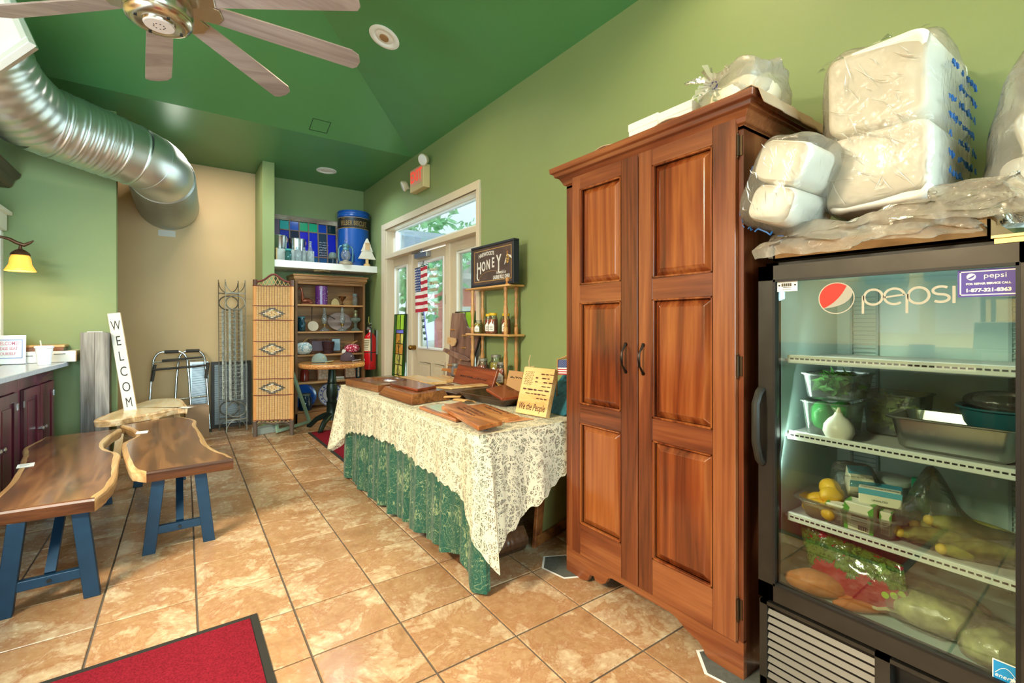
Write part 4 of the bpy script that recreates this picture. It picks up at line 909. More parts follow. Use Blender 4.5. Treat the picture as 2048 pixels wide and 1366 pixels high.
slab(b2, smoothpoly(P2, 2, (9, 10)), zb, .06, W_SLAB, W_SAP, seed=2)
aframe(b2, 3.215, .025, .19, .275, zb - .058, 1); aframe(b2, 4.585, -.09, .19, .275, zb - .058, -1)
b3 = thing('slab_bench', 'pale maple live-edge slab bench with a white tag, behind the walnut ones', 'bench', (-.15, 5.25, 0))
P3 = V2([(-.50, 4.83), (-.52, 4.93), (-.395, 5.38), (-.18, 5.90), (.049, 5.849), (.081, 5.436), (.105, 5.05), (.051, 5.20), (-.092, 5.016), (-.232, 4.92), (-.299, 4.90), (-.352, 4.80)])
slab(b3, smoothpoly(P3, 2, (3,)), zb + .035, .055, W_MAP, W_MAPE, seed=3)
for y, xs in ((4.98, (-.36, -.12)), (5.62, (-.22, .02))):
    for s, x in zip((-1, 1), xs): MB().bar((x + s * .04, y, 0), (x - s * .01, y, zb - .02), .05, .035).build('leg', W_MAP, b3, world=True)
    MB().bar((xs[0], y, .12), (xs[1], y, .12), .03, .04).build('crossbar', W_MAP, b3, world=True)
for i, (c, a, s) in enumerate((((-.67, 3.69), .12, 'white price tag on the walnut bench nearest the counter'), ((-.19, 4.32), -.05, 'white price tag on the swirled walnut bench'), ((.085, 5.12), .9, 'white price tag on the pale maple bench'))):
    z = zb + (.036 if i == 2 else .001)
    t = thing('price_tag', s, 'tag', (c[0], c[1], z), a, 'price tags on the benches'); MB().box(-.034, -.045, 0, .034, .045, .0012).build('card', M_PAPER, t)
    q = MB()
    for k in range(3): q.box(-.022, .02 - .018 * k, .0013, .022 - .008 * k, .023 - .018 * k, .0016)
    stuff(q.build('handwriting', mat('ink_blue', '#59607a', .7), t))
# ================================================================== MATS
M_RED = mat('red_carpet', (.19, .010, .02), .95, vary=.35, vscale=160, bmp=.7, bscale=400, spec=.1); M_RUB = mat('rubber_edge', '#26241f', .7)
def doormat(x0, x1, y0, y1, s, rz=0):
    cx, cy_ = (x0 + x1) / 2, (y0 + y1) / 2; t = thing('floor_mat', s, 'mat', (cx, cy_, .0006), rz, 'red entrance mats'); w, h = (x1 - x0) / 2, (y1 - y0) / 2
    q = MB(); e = .03
    for a in ((-w, -h, w, -h + e), (-w, h - e, w, h), (-w, -h + e, -w + e, h - e), (w - e, -h + e, w, h - e)): q.box(a[0], a[1], 0, a[2], a[3], .004)
    q.build('rubber_border', M_RUB, t); MB().box(-w + e, -h + e, 0, w - e, h - e, .008).build('carpet', M_RED, t)
doormat(-.60, .288, .75, 2.275, 'red carpet mat with a black rubber border in the foreground'); doormat(1.235, 2.10, 3.98, 5.70, 'red carpet mat inside the glass door, beyond the lace-covered table')
for k, (u, v, u2, v2, s) in enumerate(((1085, 1128, 1150, 1150, 'dark six-sided floor sticker with a white border at the left foot of the cabinet'), (1432, 1336, 1480, 1366, 'dark six-sided floor sticker at the right foot of the cabinet'))):
    p = px((u + u2) / 2 + 6, (v + v2) / 2 - 4, z=0); t = thing('floor_sticker', s, 'sticker', (p.x + (.02 if k == 0 else .03), p.y, .0008), .2)
    hx = lambda r: [(r * math.cos(PI / 3 * i + .5) * .9, r * math.sin(PI / 3 * i + .5) * 1.15) for i in range(6)]
    MB().prism(hx(.125), 0, .001).build('border', M_WHITE, t); MB().prism(hx(.113), .0011, .0018).build('face', mat('slate_grey', '#565752', .7, vary=.2, vscale=50), t)
# ================================================================== DISPLAY TABLE AND CLOTHS
tbl = thing('display_table', 'wooden display table hidden under the lace and green cloths', 'table', (1.65, 2.87, 0))
MB().box(1.16, 1.84, .705, 2.16, 3.88, .735).build('tabletop', W_V, tbl, world=True)
for x in (1.24, 2.08):
    for y in (1.98, 3.78): MB().cyl((x, y, 0), (x, y, .705), .02).build('leg', M_BLACK, tbl, world=True)
def interp(t, pts):
    for (a, va), (b, vb) in zip(pts, pts[1:]):
        if t <= b: return va + (vb - va) * max(0, (t - a)) / (b - a)
    return pts[-1][1]
def green_mat():
    m, nt, b = _new('green_damask'); co = coords(nt, (1, 1, 1))
    base = rgb('#084c3d'); gold = rgb('#9aa678')
    def band(scale, w, dist, det=1.0, off=0):
        c2 = coords(nt, (1, 1, 1), loc=(off, off, off)); n = N(nt, 'ShaderNodeTexNoise', i_Scale=scale, i_Detail=det, i_Distortion=dist); L(nt, c2, n.inputs['Vector'])
        s = N(nt, 'ShaderNodeMath', operation='SUBTRACT', i_1=.5); L(nt, n.outputs['Fac'], s.inputs[0]); a = N(nt, 'ShaderNodeMath', operation='ABSOLUTE'); L(nt, s.outputs[0], a.inputs[0])
        l = N(nt, 'ShaderNodeMath', operation='LESS_THAN', i_1=w); L(nt, a.outputs[0], l.inputs[0]); return l.outputs[0]
    vines = band(10, .008, 2.6); v2 = band(16, .008, 3.2, 1.0, 3.1)
    vo = N(nt, 'ShaderNodeTexVoronoi', i_Scale=7.0); L(nt, co, vo.inputs['Vector']); near = N(nt, 'ShaderNodeMath', operation='LESS_THAN', i_1=.36); L(nt, vo.outputs['Distance'], near.inputs[0])
    n3 = N(nt, 'ShaderNodeTexNoise', i_Scale=70.0, i_Detail=2.0, i_Distortion=2.0); mp = coords(nt, (1, 1, .3)); L(nt, mp, n3.inputs['Vector']); g3 = N(nt, 'ShaderNodeMath', operation='GREATER_THAN', i_1=.56); L(nt, n3.outputs['Fac'], g3.inputs[0])
    fl_ = N(nt, 'ShaderNodeMath', operation='MULTIPLY'); L(nt, near.outputs[0], fl_.inputs[0]); L(nt, g3.outputs[0], fl_.inputs[1])
    m1 = N(nt, 'ShaderNodeMath', operation='MAXIMUM'); L(nt, vines, m1.inputs[0]); L(nt, v2, m1.inputs[1]); m2 = N(nt, 'ShaderNodeMath', operation='MAXIMUM'); L(nt, m1.outputs[0], m2.inputs[0]); L(nt, fl_.outputs[0], m2.inputs[1])
    ml = N(nt, 'ShaderNodeMath', operation='MULTIPLY', i_1=.72); L(nt, m2.outputs[0], ml.inputs[0])
    mx = N(nt, 'ShaderNodeMix', data_type='RGBA'); mx.inputs[6].default_value = base; mx.inputs[7].default_value = gold; L(nt, ml.outputs[0], mx.inputs[0]); L(nt, mx.outputs[2], b.inputs['Base Color'])
    b.inputs['Roughness'].default_value = .5; b.inputs['Sheen Weight'].default_value = .2; return m
GH = [(1.80, .012), (1.86, .02), (1.90, .07), (1.97, .11), (2.16, .075), (2.6, .05), (3.1, .02), (3.6, .012), (4.2, .012)]
def skirt(a, b):
    # a runs from the near corner round the front to the far corner, b from the top edge to the hem
    s = .275 + a * 2.475
    if s < .30: x, y, nx, ny = 1.15 + (.30 - s), 1.835, 0, -1
    elif s < 2.38: x, y, nx, ny = 1.15, 1.835 + (s - .30), -1, 0
    else: x, y, nx, ny = 1.15 + (s - 2.38), 3.91, 0, 1
    f = (math.sin(s * 33) * .55 + math.sin(s * 19 + 1.2) * .45 + .35 * math.sin(s * 61)) * .026 * b ** .8
    z0 = interp(y, GH) if s >= .30 else interp(1.80 + (.3 - s) * .9, [(1.80, .012), (1.87, .06), (2.2, .16)])
    if .18 < s < .42: f += .03 * b * (1 - abs(s - .30) / .12)
    o = .004 + .012 * b + f
    return (x + nx * o, y + ny * o, .738 + (z0 - .738) * b)
gc = MB().grid(skirt, 230, 26); gc.box(1.146, 1.83, .7355, 2.16, 3.915, .738)
tag(gc.build('green_tablecloth', green_mat(), smooth=True, weld=False), 'green damask tablecloth hanging in folds to the floor under the lace', 'tablecloth')
def lace_mat():
    m, nt, b = _new('cream_lace'); out = nt.nodes['Material Output']; co = coords(nt)
    def vor(scale, feat='DISTANCE_TO_EDGE', rnd=1.0, dist=None):
        v = N(nt, 'ShaderNodeTexVoronoi', feature=feat, i_Scale=scale, i_Randomness=rnd); L(nt, dist or co, v.inputs['Vector']); return v.outputs['Distance']
    nz = N(nt, 'ShaderNodeTexNoise', i_Scale=7.0, i_Detail=2.0); L(nt, co, nz.inputs['Vector']); vm = N(nt, 'ShaderNodeVectorMath', operation='MULTIPLY_ADD'); L(nt, nz.outputs['Color'], vm.inputs[0]); vm.inputs[1].default_value = (.11,) * 3; L(nt, co, vm.inputs[2]); dco = vm.outputs[0]
    lt = lambda s, t, op='LESS_THAN': (lambda n: (L(nt, s, n.inputs[0]), n.outputs[0])[1])(N(nt, 'ShaderNodeMath', operation=op, i_1=t))
    mxm = lambda a, c, op='MAXIMUM': (lambda n: (L(nt, a, n.inputs[0]), L(nt, c, n.inputs[1]), n.outputs[0])[2])(N(nt, 'ShaderNodeMath', operation=op))
    net = lt(vor(170, rnd=.45), .11)                                   # fine net ground
    vine = lt(vor(22, dist=dco), .07); petal = lt(vor(38, 'F1', 1.0, dco), .27); heart = lt(vor(38, 'F1', 1.0, dco), .09)
    scal = lt(vor(60, dist=dco), .055)
    solid = mxm(mxm(mxm(vine, petal), scal), net); holes = mxm(solid, heart, 'SUBTRACT')
    cl_ = N(nt, 'ShaderNodeClamp'); L(nt, holes, cl_.inputs[0])
    tr_ = N(nt, 'ShaderNodeBsdfTransparent'); mx = N(nt, 'ShaderNodeMixShader'); L(nt, cl_.outputs[0], mx.inputs[0]); L(nt, tr_.outputs[0], mx.inputs[1])
    b.inputs['Base Color'].default_value = rgb('#efe3c6'); b.inputs['Roughness'].default_value = .85
    tl = N(nt, 'ShaderNodeBsdfTranslucent'); tl.inputs[0].default_value = rgb('#efe3c6'); m2 = N(nt, 'ShaderNodeMixShader', i_0=.22); L(nt, b.outputs[0], m2.inputs[1]); L(nt, tl.outputs[0], m2.inputs[2]); L(nt, m2.outputs[0], mx.inputs[2])
    L(nt, mx.outputs[0], out.inputs[0]); bump(nt, b, petal, .4, .002); return m
M_LACE = lace_mat()
# rim path: near end (from the cabinet side), near corner, front, far corner, far end
RIM = [(1.78, 1.815), (1.20, 1.815)]
LF, L1, L2_, L3 = .62, .05, 2.07, .05
def rim(s):
    if s < .60: return (1.74 - s, 1.815, 0, -1)
    if s < .66: a = (s - .60) / .06 * PI / 2; return (1.14 - .02 * math.sin(a) + .0, 1.835 - .02 * math.cos(a), -math.sin(a), -math.cos(a))
    if s < 2.72: return (1.12, 1.835 + (s - .66), -1, 0)
    if s < 2.78: a = (s - 2.72) / .06 * PI / 2; return (1.14 - .02 * math.cos(a), 3.895 + .02 * math.sin(a), -math.cos(a), math.sin(a))
    return (1.14 + s - 2.78, 3.915, 0, 1)
HEM = [(0, .69), (.05, .60), (.12, .475), (.24, .41), (.38, .345), (.45, .29), (.515, .25), (.545, .17), (.57, .140), (.60, .17), (.65, .30), (.70, .36), (.76, .41), (.85, .445), (1.2, .465), (1.6, .50), (2.0, .475), (2.45, .42), (2.62, .37), (2.71, .25), (2.76, .20), (2.80, .25), (2.9, .38), (3.2, .55)]
def lace(a, b):
    s = a * 3.1; x, y, nx, ny = rim(s); hz = interp(s, HEM) + .007 * math.sin(s * 95)
    f = (math.sin(s * 21 + 1) + .5 * math.sin(s * 47)) * .010 * b
    k = max(0, 1 - abs(s - .575) / .09); f += k * b * (.040 + .03 * math.cos((s - .575) * 90)); k2 = max(0, 1 - abs(s - 2.75) / .10); f += k2 * b * .11
    if s < .60: f += .012 * b * math.sin(s * 30) + .02 * b
    drop = .7465 - (.7465 - hz) * b
    rnd_ = .006 * (1 - (1 - min(1, b * 8)) ** 2)
    return (x + nx * (f + .018 + rnd_), y + ny * (f + .018 + rnd_), drop)
lc_ = MB().grid(lace, 420, 44); lc_.grid(lambda a, b: (1.098 + 1.05 * a, 1.79 + 2.15 * b, .7470 + .0015 * math.sin(a * 30 + b * 17)), 60, 90)
tag(lc_.build('lace_tablecloth', M_LACE, smooth=True, weld=False), 'cream lace tablecloth laid diagonally so that its corner hangs to the floor', 'tablecloth')
# chest and frames under and beside the table
M_OLDW = wood('old_dark_wood', '#1d110a', '#4a2c18', '#6d4526', 'X', 8, .45, .2)
ch = thing('wooden_chest', 'dark old wooden chest under the near end of the display table', 'chest', (1.38, 2.25, 0))
MB().box(1.23, 2.06, .14, 1.53, 2.46, .52).build('body', M_OLDW, ch, world=True, bevel=.006); MB().box(1.21, 2.04, .52, 1.55, 2.48, .56).build('lid', M_OLDW, ch, world=True, bevel=.008)
b = MB(); b.grid(lambda a, c: (1.20 + .36 * a, 2.055 - .045 * math.sin(PI * c) + .008 * mnoise.noise(Vector((a * 30, c * 6, 1))), .005 + .135 * c), 40, 8); b.box(1.20, 2.055, .004, 1.56, 2.48, .139); b.build('base_moulding', M_OLDW, ch, world=True, smooth=True)
fp, fq = px(1066, 1098, z=0), px(1131, 1058, z=0)
M_OLIVE = mat('olive_board', '#8a8650', .6, vary=.15, vscale=8); W_FRM = wood('frame_wood', '#4a2210', '#84492466'[:7], '#a86a38', 'Y', 8, .35)
fdir = Vector((fq.x - fp.x, fq.y - fp.y, 0)).normalized(); fup = Vector((.22, -.02, .8)); fup = (fup - fdir * fup.dot(fdir)).normalized()
fo = thing('framed_board', 'wide wooden frame with an olive panel leaning between table and cabinet', 'frame', fp); MF = frame((fp.x, fp.y, .003), fdir, fup); Wd = .42; Hh = .62
for nme, bx in (('rail', (0, 0, Wd, .065)), ('rail', (0, Hh - .065, Wd, Hh)), ('stile', (0, .065, .065, Hh - .065)), ('stile', (Wd - .065, .065, Wd, Hh - .065))): MB().box(bx[0], bx[1], -.012, bx[2], bx[3], .012, MF).build(nme, W_FRM, fo, world=True, bevel=.004)
MB().box(.065, .065, -.008, Wd - .065, Hh - .065, -.002, MF).build('panel', M_OLIVE, fo, world=True)
# ================================================================== THINGS ON THE DISPLAY TABLE
zt = .7495
W_BRN = wood('board_walnut', '#35190c', '#6b3d20', '#90592f', 'Y', 8, .25, .35); W_CHY = wood('board_cherry', '#7d4421', '#b26c39', '#cf9055', 'Y', 8, .25, .35); W_PAL = wood('board_pale', '#b98850', '#d8ac70', '#eccb96', 'Y', 8, .28, .3); W_RDB = wood('board_red', '#43150b', '#7b3218', '#984a28', 'Y', 8, .25, .4); W_DRK = wood('board_dark', '#1a100a', '#3a2415', '#553721', 'Y', 8, .35)
def quad_board(name, pts, z, th, m, s, cat='board', grp=None, tilt=None, script=None):
    """flat board from its four top corners"""
    c = sum((Vector((p[0], p[1])) for p in pts), Vector((0, 0))) / len(pts)
    t = thing(name, s, cat, (c.x, c.y, z), 0, grp)
    if tilt: t.rotation_euler = tilt
    MB().prism([(p[0] - c.x, p[1] - c.y) for p in pts], 0, th).build('board', m, t, bevel=.003); return t
# shaped wooden dish with a round hollow
t = thing('wooden_dish', 'square dark wooden dish with a round hollow at the far end of the table', 'dish', (1.36, 3.62, zt)); a = R(8)
b = MB(); n = 48; w = .20; h = .05; 
def sq(k, r):
    th = 2 * PI * k / n; cx_, sx_ = math.cos(th), math.sin(th); m_ = max(abs(cx_), abs(sx_)); return (r * cx_ / m_, r * 1.35 * sx_ / m_)
rings = [[(sq(k, w)[0], sq(k, w)[1], 0) for k in range(n)], [(sq(k, w)[0], sq(k, w)[1], h) for k in range(n)], [(.158 * math.cos(2 * PI * k / n), .21 * math.sin(2 * PI * k / n), h) for k in range(n)], [(.14 * math.cos(2 * PI * k / n), .18 * math.sin(2 * PI * k / n), h - .018) for k in range(n)], [(.09 * math.cos(2 * PI * k / n), .12 * math.sin(2 * PI * k / n), .014) for k in range(n)]]
b.add([p for r_ in rings for p in r_], [(i * n + k, i * n + (k + 1) % n, (i + 1) * n + (k + 1) % n, (i + 1) * n + k) for i in range(4) for k in range(n)] + [tuple(range(n - 1, -1, -1)), tuple(range(4 * n, 5 * n))], RZ(a)); b.build('dish', W_BRN, t, smooth=True, ang=30)
MB().box(-.05, -.12, h + .0005, .02, -.05, h + .0015, RZ(.3)).build('tag_card', M_PAPER, t)
t = thing('wooden_block', 'thick walnut block with slanted sides near the front edge of the lace', 'block', (1.325, 2.95, zt)); v = []
for (q, z) in ((1, 0), (.82, .062)): v += [(-.155 * q, -.28 * q, z), (.15 * q, -.22 * q, z), (.15 * q, .24 * q, z), (-.165 * q, .27 * q, z)]
MB().add(v, [(3, 2, 1, 0), (4, 5, 6, 7)] + [(i, (i + 1) % 4, 4 + (i + 1) % 4, 4 + i) for i in range(4)]).build('block', W_BRN, t, bevel=.004)
quad_board('serving_board', [(1.235, 3.19), (1.262, 2.785), (1.44, 2.87), (1.425, 3.26)], zt + .0625, .018, W_RDB, 'small reddish board lying on the thick walnut block')
quad_board('serving_board', [(1.545, 3.75), (1.545, 3.24), (1.72, 3.25), (1.73, 3.80)], zt + .03, .022, W_PAL, 'pale board lying beyond the block, bright from the door', tilt=(0, .02, 0))
quad_board('serving_board', [(1.52, 3.80), (1.56, 3.20), (1.77, 3.22), (1.74, 3.85)], zt, .026, W_BRN, 'walnut board under the pale board beyond the block')
quad_board('serving_board', [(1.83, 3.84), (1.83, 3.50), (1.99, 3.50), (2.0, 3.84)], zt, .03, W_PAL, 'pale board at the far back corner of the table')
quad_board('wooden_tray', [(1.47, 3.02), (1.50, 2.70), (1.87, 2.76), (1.84, 3.08)], zt, .042, W_DRK, 'nearly black live-edge board in the middle of the table')
quad_board('cutting_strip', [(1.49, 2.99), (1.56, 2.88), (1.86, 2.87), (1.86, 2.97)], zt + .0425, .012, W_PAL, 'narrow pale strip lying on the nearly black board')
t = quad_board('inlay_board', [(1.156, 2.53), (1.154, 2.086), (1.211, 2.10), (1.36, 2.50), (1.30, 2.58)], zt, .016, W_CHY, 'cherry board with a shiny pale resin inlay, lowest at the front edge')
MB().prism([(-.04, .21), (-.055, -.04), (-.03, -.17), (.02, -.06), (.08, .17), (.02, .22)], .0161, .0166).build('resin_inlay', mat('pale_resin', '#d8d6c2', .12, coat=1), t)
t = quad_board('engraved_board', [(1.212, 2.354), (1.105, 1.79), (1.261, 1.825), (1.372, 2.42)], zt + .0175, .022, W_CHY, 'engraved cherry board lying across two others at the near corner'); M_BURN = mat('burnt_line', '#4a2a18', .7)
def scribble(parent, M, rows, w, dz, seed, m, th=.0011):
    rnd = random.Random(seed); q = MB()
    for r_ in range(rows):
        x = -w / 2
        while x < w / 2:
            l = rnd.uniform(.012, .03); pts = [M @ Vector((x + l * i / 5, -r_ * dz + rnd.uniform(-.007, .009), .0006)) for i in range(6)]; q.tube(pts, th, 4); x += l * rnd.uniform(.9, 1.3)
    return stuff(q.build('engraving', m, parent))
scribble(t, frame((0, .03, .0222), (.19, 1, 0), (-1, .19, 0)), 3, .26, .03, 3, M_BURN)
t = quad_board('engraved_board', [(1.377, 2.369), (1.299, 1.935), (1.449, 1.94), (1.501, 2.362)], zt + .001, .022, W_CHY, 'lighter engraved board half under the cherry one'); scribble(t, frame((.02, .0, .0222), (.18, 1, 0), (-1, .18, 0)), 2, .25, .035, 5, M_BURN)
# dark bowl with a board in it
t = pan('dough_bowl', (1.685, 2.50, zt), .30, .44, .05, W_DRK, 'long dark wooden dough bowl holding a board', 'bowl', .03, .01, .002, .15)
t2 = quad_board('serving_board', [(1.60, 2.50), (1.555, 2.26), (1.72, 2.24), (1.77, 2.53)], zt + .062, .018, W_RDB, 'small reddish board resting on the dough bowl', tilt=(.10, -.05, 0))
# standing flag board
dv = Vector((.038, -.216, 0)).normalized(); up = Vector((.075, .005, .235)); up = (up - dv * up.dot(dv)).normalized(); nrm = dv.cross(up)
fb = thing('flag_board', 'light wooden board printed with a burnt flag and script, standing at the near end', 'board', (1.56, 2.005, zt)); Mfb = frame((1.547, 2.115, zt + .004), dv, up); bw, bh, bt = .222, .262, .036
MB().box(0, 0, -bt, bw, bh, 0, Mfb).build('board', wood('flag_board_wood', '#b9854a', '#d9a768', '#e6bd84', 'Y', 9, .4), fb, world=True, bevel=.002)
q = MB()
for r_ in range(8):
    for c in range(6 if r_ % 2 == 0 else 5): 
        cx_, cy_ = .022 + c * .0115 + (.00575 if r_ % 2 else 0), .235 - r_ * .0098; q.prism([(cx_ + .0042 * (1 if k % 2 == 0 else .45) * math.sin(2 * PI * k / 10), cy_ + .0042 * (1 if k % 2 == 0 else .45) * math.cos(2 * PI * k / 10)) for k in range(10)], .0002, .0007, Mfb)
rnd = random.Random(11)
for r_ in range(7):
    y0 = .228 - r_ * .0225; x = .098 if r_ < 4 else .020
    while x < .20:
        l = rnd.uniform(.02, .05); hgt = rnd.uniform(.004, .009)
        if rnd.random() < .8: q.prism([(x, y0), (x + l * .2, y0 + hgt * .6), (x + l * .7, y0 + hgt * .5), (x + l, y0 + .001), (x + l * .8, y0 - hgt * .5), (x + l * .3, y0 - hgt * .6)], .0002, .0007, Mfb)
        x += l
stuff(q.build('burnt_flag', M_BURN, fb, world=True))
text('We the People', .052, Mfb @ T(bw / 2, .042, .0004), M_BURN, fb, sx=.60, shear=.28, ext=.0003, bold=.0006)
# kraft card, scraps, twine
t = thing('kraft_card', 'brown kraft card with a dark stamp behind the flag board', 'card', (1.93, 2.62, zt)); Mk_ = frame((1.90, 2.72, zt + .001), (.1, -1, 0), (.25, 0, 1)); MB().box(0, 0, 0, .15, .17, .003, Mk_).build('card', mat('kraft', '#b98d5e', .8), t, world=True); text('HOMEMADE\nHONEY', .026, Mk_ @ T(.075, .12, .0032), M_BURN, t, ext=.0002) if False else scribble(t, T(-1.93, -2.62, -zt) @ Mk_ @ T(.075, .125, .003), 1, .09, .01, 4, M_INK, .003)
M_SHV = mat('wood_shavings', '#c9975c', .6)
for k, (x, y, r_, s) in enumerate(((1.47, 2.55, .2, 'thin curled wood offcut beside the cherry boards'), (1.50, 2.72, 1.0, 'curled wood offcut in front of the nearly black board'), (1.93, 2.80, .6, 'pale triangular wood offcut below the honey stand'), (1.44, 1.96, 1.6, 'flat tan leather scrap in front of the flag board'))):
    t = thing('wood_offcut', s, 'offcut', (x, y, zt), r_, 'wood scraps on the lace')
    if k == 3: MB().prism([(-.05, -.08), (.04, -.06), (.05, .07), (-.03, .09)], 0, .003).build('scrap', mat('leather_tan', '#c48a5c', .6), t)
    elif k == 2: MB().prism([(0, 0), (.12, .02), (.02, .09)], 0, .003, RX(.9)).build('scrap', M_SHV, t)
    else: MB().grid(lambda a, b: (.05 * math.cos(a * 3.5) + .02 * a, .11 * (b - .5) + .02 * a, .004 + .022 * abs(math.sin(a * 2.6))), 16, 4).build('scrap', M_SHV, t, smooth=True, solid=.002)
q = MB(); rnd = random.Random(3)
for _ in range(150):
    p = Vector((rnd.gauss(2.03, .045), rnd.uniform(3.33, 3.75), zt + rnd.uniform(.006, .03))); d = Vector((rnd.gauss(0, 1), rnd.gauss(0, 1), rnd.gauss(0, .5))).normalized() * .011; q.cyl(p - d, p + d, .003, .0012, 5)
stuff(tag(q.build('pine_cone_bits', mat('pine_bits', '#4a2c18', .8, vary=.4, vscale=80), weld=False), 'loose heap of small brown pine cone bits in front of the glass jar', 'pine cones'))
def jar(name, c, r, h, liquid, lidm, s, cat='jar', grp=None, label=True, lh=.018, fill=.88, ml=M_JAR, la=0):
    t = thing(name, s, cat, c, 0, grp)
    MB().lathe([(r * .9, 0), (r, .006), (r, h * .72), (r * .93, h * .80), (r * .74, h * .88), (r * .74, h)], 24).build('glass', ml, t, smooth=True)
    if liquid: MB().lathe([(r * .86, .004), (r * .96, .009), (r * .96, h * .70), (r * .88, h * min(.80, fill)), (.001, h * min(.80, fill))], 24).build('honey', liquid, t, smooth=True)
    MB().lathe([(r * .80, h - .002), (r * .82, h + lh * .2), (r * .82, h + lh * .9), (r * .74, h + lh), (.001, h + lh)], 24).build('lid', lidm, t, smooth=True)
    if label:
        a0 = PI + .55 + la; MB().grid(lambda a, b: ((r + .0008) * math.cos(a0 + (a - .5) * 1.3), (r + .0008) * math.sin(a0 + (a - .5) * 1.3), h * (.14 + .5 * b * (1 - .35 * abs(a - .5) * 2))), 10, 6).build('label', M_PAPER, t, smooth=True, solid=.0005)
        q = MB()
        for k in range(3): q.grid(lambda a, b: ((r + .0016) * math.cos(a0 + (a - .5) * .7), (r + .0016) * math.sin(a0 + (a - .5) * .7), h * (.24 + .08 * k + .03 * b)), 6, 1)
        q.build('print', mat('print_grey', '#6d675f', .7), t, weld=False)
    return t
M_HON = mat('dark_honey', '#a8400c', .15, spec=.6, emit=None); M_HON2 = mat('amber_honey', '#c2560f', .15); M_HON3 = mat('pale_honey', '#b89a1e', .15); M_YLID = mat('yellow_lid', '#e0b51e', .4); M_GLID = mat('zinc_lid', '#a9a79c', .35, .7)
for m_ in (M_HON, M_HON2, M_HON3):
    b_ = m_.node_tree.nodes['Principled BSDF']; b_.inputs['Subsurface Weight'].default_value = .6; b_.inputs['Subsurface Radius'].default_value = (.06, .02, .004)
jar('mason_jar', (2.10, 3.80, zt), .042, .115, None, M_GLID, 'empty glass jar with a grey lid at the far back of the table', label=False, ml=glass('milky_jar', '#eef2f6', 1.3, .05, .35, '#cfd6e2'))
# leaning engraved red board
dv = Vector((-.03, -1, 0)).normalized(); up = (Vector((.07, 0, .19)) - dv * 0).normalized(); t = thing('engraved_board', 'dark red wooden board with engraved lines leaning against the honey jars', 'board', (1.90, 3.2, zt)); Mr = frame((1.905, 3.50, zt + .003), dv, up)
MB().box(0, 0, -.022, .62, .165, 0, Mr).build('board', W_RDB, t, world=True, bevel=.003); scribble(t, T(-1.90, -3.2, -zt) @ Mr @ T(.31, .07, 0), 1, .42, .03, 8, M_INK, .0014)
# honey stand
W_OAK = wood('turned_oak', '#8a5a2c', '#b9834a', '#d3a366', 'Z', 12, .4, .2); W_OAKH = wood('oak_shelf', '#9a6a38', '#c99658', '#dcb27a', 'Y', 9, .4, .2)
hs = thing('spindle_shelf', 'small three-tier oak shelf with turned posts holding honey jars', 'shelf', (2.09, 3.17, zt)); zs = [.005, .4, .785]
for z in (zt, 1.150, 1.532): MB().prism([(2.03, 2.86), (2.185, 2.86), (2.185, 3.50), (2.03, 3.50)], z, z + .016).build('shelf_board', W_OAKH, hs, world=True, bevel=.004)
prof = [(.014, 0), (.017, .02), (.017, .05), (.010, .06), (.016, .075), (.011, .09), (.013, .13), (.019, .19), (.012, .235), (.016, .25), (.010, .265), (.015, .31), (.011, .335), (.018, .35), (.015, .366)]
for x, y in ((2.055, 2.93), (2.155, 2.93), (2.055, 3.42), (2.155, 3.42)):
    MB().lathe(prof, 16, T(x, y, zt + .016) @ Matrix.Scale(1.053, 4, (0, 0, 1))).build('post', W_OAK, hs, world=True, smooth=True); MB().lathe(prof, 16, T(x, y, 1.166)).build('post', W_OAK, hs, world=True, smooth=True)
MB().lathe([(.017, 0), (.019, .006), (.010, .014), (.018, .03), (.016, .045), (.004, .054), (.001, .055)], 16, T(2.048, 2.895, 1.548)).build('finial', W_OAK, hs, world=True, smooth=True)
for c, r, h, l, m2, s, k in (((2.085, 3.375), .036, .105, M_HON3, M_JAR, 'short glass jar of pale yellow honey on the middle tier', dict(lh=.008)), ((2.10, 3.235), .034, .145, M_HON, M_YLID, 'dark honey jar with a yellow lid beside the pale one', {}), ((2.075, 3.135), .040, .150, M_HON2, M_YLID, 'largest amber honey jar with a yellow lid on the middle tier', {}), ((2.11, 3.005), .036, .145, M_HON, M_YLID, 'honey jar with a yellow lid half behind the front post', {})):
    jar('honey_jar', (c[0], c[1], 1.1665), r, h, l, m2, s, grp='honey jars on the middle tier', **k)
for c, r, h, l, s in (((2.085, 3.30), .048, .175, M_HON, 'red-brown honey jar on the lowest tier, left'), ((2.10, 3.13), .050, .215, M_HON3, 'tallest jar of pale golden honey on the lowest tier'), ((2.08, 3.02), .046, .165, M_HON2, 'honey jar with a grey lid on the lowest tier, right')):
    jar('honey_jar', (c[0], c[1], zt + .0165), r, h, l, M_GLID, s, grp='honey jars on the lowest tier')
